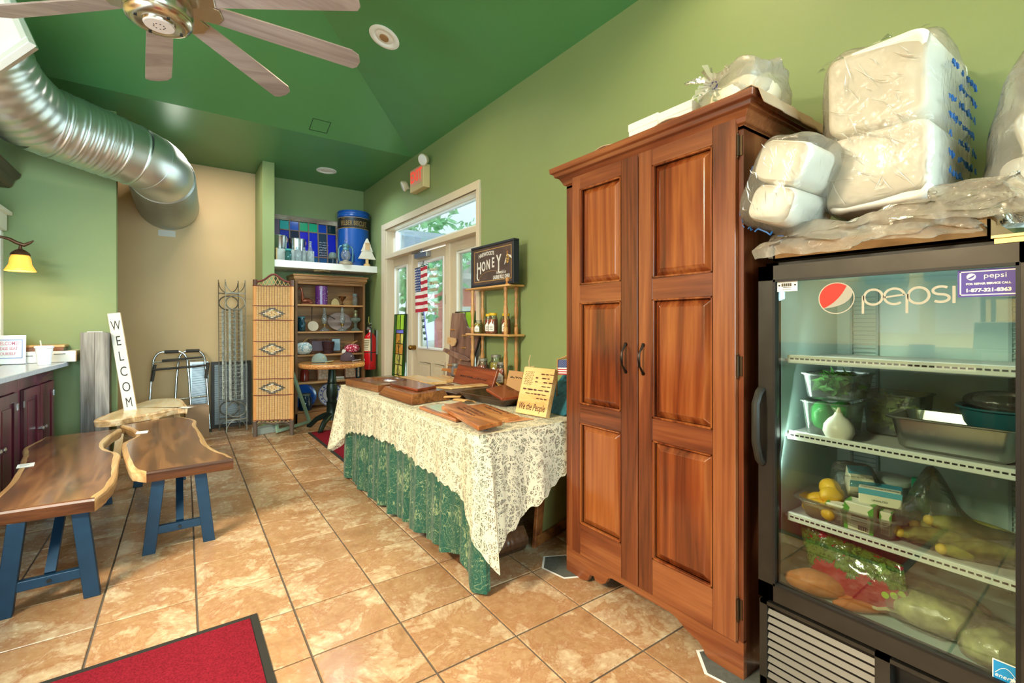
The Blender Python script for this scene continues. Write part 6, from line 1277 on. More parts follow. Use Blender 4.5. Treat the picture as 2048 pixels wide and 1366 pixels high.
tag(MB().box(-.05, -.003, 0, .05, .0, .155).build('note_card', mat('card_blue', '#a3c8dc', .7), loc=(1.755, 6.46, BS[2] + .03)), 'pale blue card behind the tin bucket on the third bookcase shelf', 'card')
tag(MB().box(-.022, -.001, 0, .022, .001, .05).build('price_card', M_PAPER, loc=(1.80, 6.29, BS[2] + .001), rot=(.2, .25, 0)), 'small white price card beside the red fabric pumpkin', 'tag')
# fourth shelf: boxes and books seen below the round table top
for x0, x1, h, m_, s, c_, nm in ((1.30, 1.40, .15, mat('red_jar', '#7d2a1c', .2), 'red glass jar on the fourth bookcase shelf', 'jar', 'glass_jar'), (1.50, 1.66, .20, mat('photo_tan', '#b58a6a', .5, vary=.4, vscale=18), 'tan picture box on the fourth bookcase shelf', 'box', 'picture_box'), (1.84, 1.99, .19, mat('photo_brown', '#8a5a48', .5, vary=.6, vscale=22), 'brown picture book standing on the fourth bookcase shelf', 'book', 'picture_book'), (2.0, 2.045, .22, mat('book_teal', '#1f4f5c', .5), 'dark teal book at the right end of the fourth bookcase shelf', 'book', 'picture_book')):
    t = thing(nm, s, c_, ((x0 + x1) / 2, 6.40, BS[1]))
    if c_ == 'jar': MB().lathe([(.045, 0), (.05, .005), (.05, .12), (.04, .14), (.04, .15)], 24).build('jar', m_, t, smooth=True)
    else:
        MB().box(-(x1 - x0) / 2, -.04, 0, (x1 - x0) / 2, .03, h).build('box', m_, t, bevel=.003); MB().box(-(x1 - x0) / 2 + .012, -.0415, .02, (x1 - x0) / 2 - .012, -.04, h - .02).build('cover_print', mat('print_pale', '#cdbba6', .6, vary=.35, vscale=30), t)
for k in range(3): tag(MB().box(-.07, -.05, 0, .07, .05, .012).build('booklet', (mat('booklet_a', '#cfc9b8', .6), mat('booklet_b', '#8f9a86', .6), M_PAPER)[k], loc=(1.75, 6.36, BS[1] + .0125 * k)), ['bottom booklet of the low pile on the fourth bookcase shelf', 'middle booklet of the low pile on the fourth bookcase shelf', 'top booklet of the low pile on the fourth bookcase shelf'][k], 'booklet', 'booklets on the fourth shelf')
# lowest shelf: plates and blue jar
def plate(c, r, m_, s, ring=None):
    t = thing('plate', s, 'plate', c); Mq = frame((0, 0, r * .98), (1, 0, 0), (0, .22, 1)); MB().lathe([(.001, -.012), (r * .6, -.010), (r * .66, 0), (r, .010), (r, .014), (r * .64, .004), (r * .58, -.004), (.001, -.006)], 40, Mq).build('dish', m_, t, smooth=True)
    if ring:
        for r0, r1, z0, z1 in ((r * .93, r * .985, .0105, .0142), (r * .60, r * .66, -.001, .006)): MB().lathe([(r0, z0 + .0015), (r1, z1 + .0012)], 40, Mq, cap=False).build('blue_rim', ring, t, smooth=True)
        q = MB()
        for k in range(14):
            a = 2 * PI * k / 14; q.ell(tuple(Mq @ Vector((r * .8 * math.cos(a), r * .8 * math.sin(a), .0065))), (.017, .004, .013), 8, 5)
        for k in range(9): a = k * 2.4; q.ell(tuple(Mq @ Vector((r * .07 * k ** .8 * math.cos(a), r * .07 * k ** .8 * math.sin(a), -.004))), (.016, .003, .012), 8, 5)
        stuff(q.build('blue_pattern', ring, t, smooth=True))
plate((1.36, 6.50, BS[0]), .155, mat('cobalt_plate', '#1f5fc0', .2, coat=.4), 'cobalt blue plate standing on the lowest bookcase shelf'); plate((1.68, 6.46, BS[0]), .155, mat('china_white', '#d3d6de', .25), 'blue and white patterned plate standing on the lowest bookcase shelf', mat('china_blue', '#3a57a8', .3))
bottle((1.345, 6.33, BS[0]), [(.07, 0), (.078, .008), (.078, .15), (.06, .175), (.06, .19)], 'large blue glass jar in front of the cobalt plate', glass('deep_blue_jar', '#2f7aa5', 1.4, .04, .4, '#1b5a86'), 'jar', 'mason_jar', ([(.064, .188), (.064, .21), (.001, .212)], mat('lid_old', '#5a6a5f', .5)))
# ================================================================== ROUND PEDESTAL TABLE
M_CAST = mat('dark_green_iron', '#1b2b28', .35, .5); rt = thing('round_table', 'round live-edge burl table on a dark turned iron pedestal', 'table', (1.53, 5.80, 0)); W_BURL = wood('burl_top', '#a0602c', '#cf8c48', '#e2ab68', 'X', 7, .2, .4, 2.2, stretch=2); W_BURE = wood('burl_edge', '#8a4a20', '#c98446', '#e8bd84', 'X', 16, .4, 0, 2.5, stretch=2)
b = MB(); n = 56; rr = lambda k: .372 + .006 * mnoise.noise(Vector((math.cos(2 * PI * k / n) * 3, math.sin(2 * PI * k / n) * 3, 1)))
rings = [[(rr(k) * f * math.cos(2 * PI * k / n), rr(k) * f * math.sin(2 * PI * k / n), z) for k in range(n)] for f, z in ((.985, .785), (1, .778), (1.005, .755), (.985, .738), (.97, .735))]
b.add([p for r_ in rings for p in r_], [tuple(range(n))]); b.cur = 1; b.f += [(i * n + k, (i + 1) * n + k, (i + 1) * n + (k + 1) % n, i * n + (k + 1) % n) for i in range(4) for k in range(n)] + [tuple(range(4 * n, 5 * n))[::-1]]; b.mi += [1] * (4 * n + 1); b.build('tabletop', [W_BURL, W_BURE], rt, smooth=True)
MB().lathe([(.10, .11), (.095, .14), (.075, .16), (.062, .18), (.062, .30), (.068, .31), (.052, .32), (.052, .36), (.06, .375), (.066, .43), (.06, .50), (.05, .535), (.056, .545), (.05, .555), (.046, .60), (.040, .70), (.06, .725), (.12, .735)], 28).build('pedestal', M_CAST, rt, smooth=True)
for k in range(4):
    a = k * PI / 2 + .85; q = MB().tube([(math.cos(a) * r_, math.sin(a) * r_, z) for r_, z in ((.04, .16), (.11, .14), (.19, .105), (.25, .05), (.28, .022), (.31, .02))], [.04, .036, .030, .028, .026, .016], 10); q.build('foot', M_CAST, rt, smooth=True)
def cap(c, rz, m_, bm_, s, edge):
    t = thing('baseball_cap', s, 'cap', c, rz); MB().grid(lambda a, b: (.088 * math.cos(2 * PI * a) * math.cos(PI / 2 * b), .078 * math.sin(2 * PI * a) * math.cos(PI / 2 * b), .005 + .105 * math.sin(PI / 2 * b) ** .8), 28, 10, True).ell((0, 0, .112), (.008, .008, .004), 8, 5).build('crown', m_, t, smooth=True)
    bf = lambda a, b: (.075 * math.cos((a - .5) * 2.4) + .085 * b * math.cos((a - .5) * 1.8), .075 * math.sin((a - .5) * 2.4) * (1 + .12 * b), .012 - .006 * b + .012 * (1 - (2 * a - 1) ** 2) * b); MB().grid(bf, 18, 6).build('brim', bm_, t, smooth=True, solid=.004); MB().tube([bf(k / 18, 1.0) for k in range(19)], .003, 5).build('brim_edge', edge, t)
    text('HOME', .026, frame((.05, -.012, .075), (.35, 1, 0), (-.55, .2, 1)) if False else frame((.028, -.066, .060), (1, .22, 0), (0, .42, 1)), edge, t, local=True, ext=.0008) if False else None
    q = MB(); 
    for k in range(4): q.ell((.058 - .004 * k, -.045 + .022 * k, .062 + .006 * math.sin(k * 2)), (.006, .012, .008), 8, 6)
    q.build('badge', edge, t, smooth=True)
cap((1.40, 5.86, .786), -.45, mat('cap_grey_cloth', '#7f8d88', .9, bmp=.2, bscale=400), mat('cap_grey_cloth', '#7f8d88', .9), 'grey baseball cap with a cream edged brim at the left of the round table', mat('cap_cream', '#cdbf7a', .8)); cap((1.74, 5.90, .786), -.55, mat('cap_brown_cloth', '#4a3a40', .9, bmp=.2, bscale=400), mat('cap_brown_cloth', '#4a3a40', .9), 'dark brown baseball cap with a white edged brim at the right of the round table', mat('cap_white', '#c9c4c8', .8))
# mint frame, grey box behind the wicker screen
M_MINT = mat('mint_paint', '#8fae97', .6, vary=.1, vscale=20); t = thing('mint_frame', 'mint painted wooden frame leaning between wicker screen and bookcase', 'frame', (1.10, 6.0, .01)); Mq = frame((.935, 5.84, .014), (.44, .36, 0), (.0, .13, .72))
for bx, nm in (((0, 0, .57, .035), 'rail'), ((0, .68, .37, .715), 'rail'), ((0, .035, .035, .68), 'stile')): MB().box(bx[0], bx[1], -.012, bx[2], bx[3], .012, Mq).build(nm, M_MINT, t, world=True, bevel=.002)
MB().bar(Mq @ Vector((.345, .70, 0)), Mq @ Vector((.555, .02, 0)), .036, .024, Mq.col[2].xyz).build('stile', M_MINT, t, world=True)
tag(MB().box(-.10, -.07, 0, .10, .07, .07).build('pale_box', mat('box_grey', '#9aa39c', .7), loc=(.83, 6.0, .001), rot=(0, 0, .3), bevel=.003), 'low pale grey box on the floor behind the wicker screen', 'box')
# ================================================================== WICKER SCREEN
M_WICK = None
def wick():
    m, nt, b = _new('wicker'); co = coords(nt, (1, 1, 1)); s = N(nt, 'ShaderNodeSeparateXYZ'); L(nt, co, s.inputs[0])
    w1 = N(nt, 'ShaderNodeTexWave', i_Scale=42.0, i_Distortion=.6); w1.bands_direction = 'Z'; L(nt, co, w1.inputs['Vector']); n = N(nt, 'ShaderNodeTexNoise', i_Scale=30.0, i_Detail=3.0); L(nt, coords(nt, (1, 1, 4)), n.inputs['Vector'])
    mx = N(nt, 'ShaderNodeMix', data_type='FLOAT', i_0=.5); L(nt, w1.outputs['Fac'], mx.inputs[2]); L(nt, n.outputs['Fac'], mx.inputs[3]); r_ = ramp(nt, mx.outputs[0], [(.2, rgb('#c9925a')), (.5, rgb('#e4b87c')), (.8, rgb('#f4d8a8'))]); L(nt, r_.outputs[0], b.inputs['Base Color']); b.inputs['Roughness'].default_value = .5; bump(nt, b, w1.outputs['Fac'], .6, .004); return m
M_WICK = wick(); M_WKD = mat('wicker_dark', '#5a3a2c', .5); M_WKB = mat('wicker_band', '#6d2f2a', .5); M_WKO = mat('wicker_orange', '#d9995a', .45, bmp=.4, bscale=200)
sc_ = thing('wicker_screen', 'folded wicker screen with three dark diamonds and an arched lattice top', 'screen', (.896, 5.777, 0), -.41); w = .204
def leanz(y): return y
pan_ = []
for k in range(13):
    x = -w + .026 + (2 * w - .052) * (k + .5) / 13; hw = (2 * w - .052) / 26; MB().grid(lambda a, b: (x - hw * .88 + 1.76 * hw * a, -.010 - .009 * math.sin(PI * a), .175 + 1.49 * b), 4, 1).build('strip', M_WICK, sc_, smooth=True, weld=False)
MB().box(-w + .026, -.009, .175, w - .026, .010, 1.665).build('backing', M_WKD, sc_)
for s in (-1, 1):
    MB().cyl((s * (w - .016), 0, .17), (s * (w - .016), 0, 1.665), .021, n=14).build('post', M_WKO, sc_, smooth=True); MB().cyl((s * (w - .016), 0, 0), (s * (w - .016), 0, .17), .022, .024, n=14).build('leg', mat('leg_wrap', '#5f5048', .6, bmp=.5, bscale=150), sc_, smooth=True); MB().cyl((s * (w - .016), 0, 1.665), (s * (w - .016), 0, 1.735), .022, n=14).build('post_top', M_WKD, sc_, smooth=True)
for z in (1.665, 1.445, 1.285, 1.05, .888, .635, .455, .178): MB().tube([(-w - .006, -.004, z), (-w + .02, -.024, z + .003), (-.1, -.021, z), (.02, -.022, z + .003), (.12, -.021, z), (w - .02, -.024, z + .002), (w + .006, -.004, z)], .005, 6).build('band', M_WKB, sc_)
M_DIA = mat('diamond_dark', '#39424a', .5); M_DIC = mat('diamond_cream', '#f0d6a4', .5); M_DIW = mat('diamond_white', '#dfe3e0', .5)
for zc in (1.36, .965, .535):
    for nme, m_, lo, hi, ph in (('diamond_rim', M_DIA, .74, 1.12, 0), ('diamond_stitch', M_DIW, .64, .74, 1), ('diamond_heart', M_DIC, 0, .66, 0)):
        q = MB()
        for j in range(-5, 6):
            for i in range(-9, 10):
                x, z = i * .0142 + (.0071 if j % 2 else 0), j * .0142; d = abs(x) / .128 + abs(z) / .066
                if lo <= d < hi and not (nme == 'diamond_heart' and (i + j) % 3 == 0): q.cbox((x - .01, -.021, zc + z), (.0125, .006, .009))
        stuff(q.build(nme, m_, sc_, weld=False))
arch = lambda x: 1.70 + .012 + .085 * math.exp(-(x / .085) ** 2)
MB().tube([(x, 0, arch(x)) for x in [(-w + .02) + (2 * w - .04) * k / 24 for k in range(25)]], .011, 8).build('arch_rail', M_WKB, sc_, smooth=True); bot = lambda x: .125 - .035 * math.cos(x / w * PI * 1.5) * (1 if abs(x) < w else 1)
MB().tube([(x, 0, .155 - .10 * (abs(x) / w) ** 5 - .022 * math.exp(-(x / .07) ** 2)) for x in [(-w + .01) + (2 * w - .02) * k / 24 for k in range(25)]], .010, 8).build('bottom_rail', mat('leg_wrap', '#5f5048', .6), sc_, smooth=True)
q = MB()
for k in range(-4, 5):
    for s in (-1, 1):
        x0 = k * .042; pts = []
        for j in range(9):
            x = x0 + s * j * .008; z = 1.668 + j * .016
            if abs(x) > w - .03 or z > arch(x): break
            pts.append((x, .002 * s, z))
        if len(pts) > 2: q.tube(pts, .0042, 5)
        pts = [(x0 + s * j * .01, .002 * s, .178 - j * .008) for j in range(5) if abs(x0 + s * j * .01) < w - .03 and .178 - j * .008 > .150 - .022 * math.exp(-((x0 + s * j * .01) / .07) ** 2) - .01]
        if len(pts) > 2: q.tube(pts, .0042, 5)
stuff(q.build('lattice', mat('lattice_cane', '#cfa877', .5), sc_))
# ================================================================== METAL BED FRAMES AND FIN PANELS
M_OLDM = mat('old_iron', '#7d776a', .4, .7, vary=.3, vscale=20); M_OLDM2 = mat('dark_iron', '#4f463a', .45, .6, vary=.3, vscale=20)
def bedframe(p0, dx, s, m_, ph):
    t = thing('cot_frame', s, 'metal frame', (p0[0], p0[1], 0), 0, 'folded metal cot frames'); Mq = frame((p0[0], p0[1], .002), (1, 0, 0), (dx, .17, 1.77)); h = 1.775; w = .205
    for x in (0, w): MB().box(x - .004, 0, -.010, x + .004, h, .010, Mq).build('rail', m_, t, world=True)
    MB().box(.03, .36, -.004, .055, 1.42, .0, Mq).build('strap', M_OLDM, t, world=True); MB().box(w - .055, .36, -.004, w - .03, 1.42, .0, Mq).build('strap', M_OLDM, t, world=True)
    for zc, sg in ((1.50, 1), (.25, -1)):
        q = MB(); P = lambda x, y: Mq @ Vector((x, y, 0))
        q.tube([P(w / 2 + .098 * math.cos(a), zc + .085 * math.sin(a)) for a in [2 * PI * k / 28 for k in range(28)]], .007, 6, closed=True)
        zb_ = zc + sg * .115; q.bar(P(0, zb_), P(w, zb_), .012, .012); q.tube([P(0.004 + .0985 * (1 - math.cos(a)), zb_ + sg * (.13 - .125 * math.sin(a))) for a in [PI * k / 20 for k in range(21)]], .005, 6)
        for x in (.012, w - .012): q.cyl(P(x, zb_) - Vector((0, .008, 0)), P(x, zb_) + Vector((0, .008, 0)), .010, n=8)
        q.build('end_ornament', m_, t, world=True, smooth=True)
    q = MB()
    for x in (.045, w / 2, w - .045): q.tube([Mq @ Vector((x, z, 0)) for z in (.34, .7, 1.1, 1.42)], .0022, 4)
    for k in range(25):
        z = .36 + k * .0445; q.tube([Mq @ Vector((x, z + .006 * math.sin(x * 60 + ph), 0)) for x in (0, .05, .10, .15, w)], .0022, 4)
    for k in range(24):
        for x in (.0725, .1325): q.tube([Mq @ Vector((x + .018 * math.cos(a), .38 + k * .0445 + .016 * math.sin(a), 0)) for a in [2 * PI * i / 8 for i in range(8)]], .0018, 3, closed=True)
    stuff(q.build('link_mesh', m_, t, world=True, weld=False)); q = MB()
    for k in range(14):
        for x in (.045, w - .045): q.ell(tuple(Mq @ Vector((x, .42 + k * .072, .006))), (.006, .006, .006), 6, 4)
    stuff(q.build('rivet', mat('rivet_white', '#cfc8ba', .4), t, world=True))
bedframe((.425, 6.40), -.085, 'dark folded metal cot frame standing nearest the tan wall', M_OLDM2, 0); bedframe((.485, 6.275), -.045, 'greyish folded metal cot frame standing in front of the dark one', M_OLDM, 1)
def finpanel(x0, x1, y, h, mf, mfin, s, edge=.035, pitch=.0125):
    t = thing('fin_panel', s, 'panel', ((x0 + x1) / 2, y, 0)); Mq = frame((x0, y, .002), (1, 0, 0), (0, .06, 1)); w = x1 - x0
    for bx in ((0, 0, edge, h), (w - edge, 0, w, h)): MB().box(bx[0], bx[1], -.012, bx[2], bx[3], .012, Mq).build('stile', mf, t, world=True)
    for bx in ((edge, 0, w - edge, edge), (edge, h - edge, w - edge, h)): MB().box(bx[0], bx[1], -.012, bx[2], bx[3], .012, Mq).build('rail', mf, t, world=True)
    q = MB(); z = edge + .006
    while z < h - edge: q.box(edge, z, -.008, w - edge, z + pitch * .5, .006, Mq); z += pitch
    stuff(q.build('fin', mfin, t, world=True, weld=False)); MB().box(edge, edge, -.011, w - edge, h - edge, -.009, Mq).build('backing', M_BLACK, t, world=True)
finpanel(.355, .775, 6.60, .79, mat('dark_frame', '#2c241f', .5), mat('fin_grey', '#8f9292', .4, .6), 'dark framed grey fin panel leaning on the tan wall behind the cot frames'); finpanel(.148, .325, 6.56, .80, mat('alu_frame', '#aeb4b8', .35, .8), mat('fin_alu', '#b9bcc0', .35, .7), 'bright aluminium fin panel leaning behind the walker', .018)
# ================================================================== WALKER AND BOX
M_ALU = mat('walker_alu', '#c3c6c9', .25, 1); M_GRIP = mat('walker_grip', '#3a3630', .7); wk = thing('walking_frame', 'folded aluminium walking frame with dark grips leaning on the tan wall', 'walker', (.05, 6.45, 0))
def wl(dx, y, xs_):
    pts = [(xs_[0], y - .10, .0), (xs_[0] + .03, y, .62), (xs_[0] + .045, y + .02, .80)] + [(xs_[0] + .045 + .085 * (1 - math.cos(a)), y + .03, .80 + .135 * math.sin(a)) for a in [PI / 2 * k / 6 for k in range(1, 7)]] + [(xs_[1] - .085 - .045, y + .03, .935)] + [(xs_[1] - .045 - .085 * (1 - math.sin(a)), y + .03, .80 + .135 * math.cos(a)) for a in [PI / 2 * k / 6 for k in range(1, 7)]] + [(xs_[1] - .03, y, .62), (xs_[1] + .0, y - .10, 0)]
    return pts
for (xa, xb, y, dy) in ((-.235, .165, 6.42, 0), (-.01, .335, 6.50, 0)):
    MB().tube(wl(0, y, (xa, xb)), .0125, 10).build('leg_tube', M_ALU, wk, world=True, smooth=True); MB().cyl(((xa + xb) / 2 - .055, y + .03, .935), ((xa + xb) / 2 + .075, y + .03, .935), .019, n=12).build('hand_grip', M_GRIP, wk, world=True, smooth=True)
    for z in (.825, .40): MB().cyl((xa + .05 if z > .5 else xa + .02, y + (0 if z > .5 else -.03), z), (xb - .05 if z > .5 else xb - .02, y + (0 if z > .5 else -.03), z + .01), .008, n=8).build('cross_tube', M_ALU, wk, world=True, smooth=True)
    for x in (xa, xb): MB().cyl((x, y - .10, 0), (x, y - .095, .04), .018, n=10).build('rubber_foot', M_GRIP, wk, world=True)
MB().cyl((-.20, 6.41, .745), (.30, 6.41, .77), .012, n=10).build('black_bar', M_GRIP, wk, world=True); MB().cyl((-.11, 6.39, .845), (.26, 6.41, .865), .011, n=10).build('black_bar', M_GRIP, wk, world=True)
for x in (-.185, .305): MB().cyl((x - .012, 6.41, .62), (x + .012, 6.42, .80), .0165, n=10).build('sleeve', M_GRIP, wk, world=True)
t = thing('cardboard_carton', 'plain brown cardboard carton on the floor in front of the walking frame', 'box', (.20, 6.22, 0)); q = RZ(.06) @ T(0, 0, 0); MB().box(-.11, -.10, 0, .105, .08, .34, q).build('carton', mat('carton_brown', '#a08468', .8), t, bevel=.003); MB().box(-.112, -.102, .341, -.002, .082, .345, q).build('flap', mat('carton_brown', '#a08468', .8), t); MB().box(.0, -.102, .341, .107, .082, .345, q).build('flap', mat('carton_brown', '#a08468', .8), t)
# ================================================================== CEILING FAN
M_NICK = mat('brushed_nickel', '#c9c3b6', .22, 1); W_BLT = wood('blade_top', '#4a2a1e', '#6d4230', '#855440', 'X', 6, .4); W_BLB = wood('blade_under', '#86736b', '#9f8b83', '#b09e96', 'X', 7, .45)
fan = thing('ceiling_fan', 'brushed nickel ceiling fan with eight dusty wooden blades', 'fan', (-.057, 2.72, 2.76)); zc_ = ZC + K * (YS - 2.72) - 2.76
MB().lathe([(.001, -.125), (.06, -.125), (.062, -.118), (.085, -.122), (.10, -.125), (.125, -.112), (.132, -.098), (.128, -.088), (.135, -.075), (.13, .0), (.10, .06), (.04, .11), (.02, .12)], 44).build('motor', M_NICK, fan, smooth=True)
cpl = MB().lathe([(.001, -.131), (.058, -.131), (.062, -.124)], 36).build('centre_plate', mat('plate_pink', '#cdb9ae', .5), fan, smooth=True); q = MB()
for k in range(9): a = k * .7; q.cyl((.022 * math.cos(a), .022 * math.sin(a), -.1325), (.022 * math.cos(a), .022 * math.sin(a), -.130), .003, n=6)
for k in range(4): a = k * PI / 2 + .4; q.box(.092 * math.cos(a) - .006, .092 * math.sin(a) - .006, -.128, .092 * math.cos(a) + .006, .092 * math.sin(a) + .006, -.121)
stuff(q.build('screw_mark', M_BLACK, fan)); MB().cyl((0, 0, .1), (0, 0, zc_ - .05), .013, n=14).lathe([(.02, zc_ - .11), (.06, zc_ - .08), (.07, zc_ + .02)], 24).build('downrod', M_NICK, fan, smooth=True)
def blade(a):
    M = RZ(a) @ RX(R(-13)); o = [(.14, -.052), (.30, -.060), (.60, -.066), (.86, -.066), (.905, -.045), (.925, .0), (.92, .045), (.90, .066), (.60, .060), (.30, .052), (.14, .046)]
    q = MB(); n = len(o); vs = [(x, y, z) for z in (.004, -.004) for x, y in o]; q.add(vs, [tuple(range(n))], M); q.cur = 1; q.f += [tuple(range(2 * n - 1, n - 1, -1))] + [(n + i, n + (i + 1) % n, (i + 1) % n, i) for i in range(n)]; q.mi += [1] * (n + 1)
    q.build('blade', [W_BLT, W_BLB], fan, weld=False); q = MB(); o2 = [(.09, -.04), (.17, -.055), (.235, -.050), (.255, 0), (.235, .045), (.17, .05), (.09, .04)]; q.prism(o2, -.010, -.0045, M).build('blade_iron', M_NICK, fan, bevel=.002)
for k in range(8): blade(R(-1.2 + 46.3 * k if k < 4 else 137.7 + 46.6 * (k - 3)))
# ================================================================== RECESSED LIGHTS
def can(p, n, s):
    t = thing('recessed_light', s, 'light', p); Mq = frame((0, 0, 0), Vector((1, 0, 0)) - Vector(n) * n[0], Vector(n).cross(Vector((1, 0, 0)))); Mq = Matrix.Translation((0, 0, 0)) @ Mq
    MB().lathe([(.115, -.001), (.118, .006), (.10, .012), (.078, .010), (.070, .002)], 36, Mq).build('trim_ring', M_WHITE, t, smooth=True); MB().lathe([(.001, .006), (.03, .007), (.07, .002), (.072, .0)], 30, Mq).build('lens', mat('lens_warm', '#e9e2d8', .4), t, smooth=True); return Mq, t
pc = on_plane(769, 74, (XW, YS, ZC), nright); Mq, t = can(pc, nright, 'round recessed light on the sloping ceiling with a brown centre'); MB().cyl(Mq @ Vector((0, 0, .004)), Mq @ Vector((0, 0, .014)), .035, n=24).build('bulb_shield', mat('brown_shield', '#a07a52', .6), t)
pc = px(653, 341, z=ZC); can(pc, Vector((0, 0, -1)), 'round white recessed light on the flat ceiling above the alcove shelf')
# ================================================================== DUCT
M_GAL = mat('galvanised_duct', '#d3dade', .36, 1, vary=.08, vscale=5); M_GAL2 = mat('galvanised_new', '#dbe2e6', .38, 1)
dt = thing('air_duct', 'large galvanised spiral air duct running along the ceiling and into the tan wall', 'duct', px(95, 245, t=3.4))
def dpath(pts, n):
    """smooth path through survey points (Catmull-Rom)"""
    P = [pts[0] * 2 - pts[1]] + pts + [pts[-1] * 2 - pts[-2]]; out = []
    for i in range(1, len(P) - 2):
        for k in range(n):
            t = k / n; out.append(.5 * ((2 * P[i]) + (P[i + 1] - P[i - 1]) * t + (2 * P[i - 1] - 5 * P[i] + 4 * P[i + 1] - P[i + 2]) * t * t + (3 * P[i] - P[i - 1] - 3 * P[i + 1] + P[i + 2]) * t ** 3))
    out.append(P[-2]); return out
D0 = [px(-70, 60, t=2.8), px(-5, 165, t=3.05), px(65, 232, t=3.35)]
def ribbed(p0, p1, r, ribs, seams, m, name):
    pts = []; rr_ = []; L_ = (p1 - p0).length; n = int(L_ / .006)
    for k in range(n + 1):
        t = k / n; s = t * L_; a = 0
        for rb in ribs: a += .005 * math.exp(-((s - rb) / .012) ** 2)
        for sm in seams: a += .007 * math.exp(-((s - sm) / .004) ** 2)
        pts.append(p0.lerp(p1, t)); rr_.append(r + a)
    return MB().tube(pts, rr_, 40).build(name, m, dt, world=True, smooth=True, ang=60)
p2, p3 = px(62, 230, t=3.35), px(268, 311, t=3.95); LL = (p3 - p2).length
ribbed(p2, p3, .252, [LL * f for f in (.16, .23, .32, .39, .45, .53, .60, .66, .73)], [LL * f for f in (.20, .36, .50, .63, .78, .98)], M_GAL, 'straight_section')
pe = dpath([p3, px(295, 325, t=4.05), px(313, 338, t=4.18), px(323, 351, t=4.34)], 10); MB().tube(pe[:11], .250, 40).build('elbow_gore', M_GAL2, dt, world=True, smooth=True, ang=60); MB().tube(pe[9:22], [.252] + [.254] * 12, 40).build('elbow_gore', M_GAL2, dt, world=True, smooth=True, ang=60); MB().tube(pe[20:], .252, 40).build('elbow_gore', M_GAL2, dt, world=True, smooth=True, ang=60)
pw = px(336, 408, y=6.697); d = (pw - pe[-1]); n = int(d.length / .008); MB().tube([pe[-1] + d * (k / n) for k in range(n + 1)], [.253 + .012 * (.5 + .5 * math.sin(k / n * d.length * 2 * PI / .06)) + .035 * k / n for k in range(n + 1)], 40).build('corrugated_section', mat('galvanised_dark', '#b5bfc2', .42, 1), dt, world=True, smooth=True, ang=60)
MB().lathe([(.285, -.01), (.33, -.006), (.335, .004), (.29, .006)], 40, frame((pw.x, 6.70, pw.z), (1, 0, 0), (0, 0, 1))).build('wall_collar', M_BEIGE, dt, world=True, smooth=True)
MB().box(pw.x - .09, 6.694, pw.z - .375, pw.x + .07, 6.699, pw.z - .305).build('patch_tape', mat('patch_white', '#d8d4cb', .7), dt, world=True)
pl_ = dpath(D0, 40); MB().tube(pl_, [.249 + .006 * (.5 + .5 * math.sin(k * .7)) for k in range(len(pl_))], 40).build('flexible_elbow', M_GAL, dt, world=True, smooth=True, ang=60)
a_, b_, c_ = px(40, 10, t=2.62), px(62, 86, t=2.6), px(-4, 131, t=2.62); Mg = frame(c_ + (c_ - b_).normalized() * (.42 - (c_ - b_).length), b_ - c_, a_ - b_); gw, gh = .42, .42
rg_ = thing('air_register', 'white louvred air register fixed to the duct at the upper left edge', 'vent', b_); fbw = .035
for bx in ((0, 0, gw, fbw), (0, gh - fbw, gw, gh)): MB().box(bx[0], bx[1], -.03, bx[2], bx[3], .012, Mg).build('frame_rail', M_WHITE, rg_, world=True, bevel=.003)
for bx in ((0, fbw, fbw, gh - fbw), (gw - fbw, fbw, gw, gh - fbw)): MB().box(bx[0], bx[1], -.03, bx[2], bx[3], .012, Mg).build('frame_stile', M_WHITE, rg_, world=True, bevel=.003)
MB().box(fbw, fbw, -.03, gw - fbw, gh - fbw, -.026, Mg).build('back', mat('register_dark', '#6d6a66', .7), rg_, world=True)
for k in range(16): y = fbw + .012 + k * .0215; MB().box(fbw, -.009, -.0015, gw - fbw, .009, .0015, Mg @ T(0, y, -.004) @ RX(.7)).build('louver', M_WHITE, rg_, world=True)
MB().box(.03, .03, -.07, gw - .03, gh - .03, -.028, Mg).build('boot', M_GAL, rg_, world=True)
# ================================================================== SCONCE
M_AMB = mat('amber_shade', '#f3b85a', .4, emit='#ff9a2a', es=1.9); M_COPR = mat('aged_copper', '#5a3f2e', .45, .7); so = thing('wall_sconce', 'scrolled wall sconce with a glowing amber bell shade', 'wall lamp', (-.93, 4.97, 1.64))
MB().lathe([(.085, .0), (.075, .02), (.060, .05), (.055, .095), (.045, .118), (.02, .125)], 30, cap=False).build('shade', M_AMB, so, smooth=True, solid=.003); MB().lathe([(.056, .118), (.05, .135), (.03, .155), (.012, .165), (.008, .19)], 24).build('shade_holder', M_COPR, so, smooth=True)
MB().tube([(.07, 0, .235), (.05, 0, .215), (.02, 0, .195), (-.02, 0, .21), (-.06, 0, .235), (-.10, 0, .245), (-.15, 0, .23), (-.185, 0, .19), (-.19, 0, .15), (-.16, 0, .12), (-.135, 0, .125)], [.004, .010, .014, .013, .012, .010, .010, .011, .010, .008, .005], 10).build('scroll_arm', M_COPR, so, smooth=True)
MB().cyl((-.22, 0, .19), (-.185, 0, .19), .05, n=20).build('backplate', M_COPR, so, smooth=True)
lamp('sconce_bulb', 'POINT', (-.93, 4.97, 1.655), 15, (1.0, .66, .30), .03)
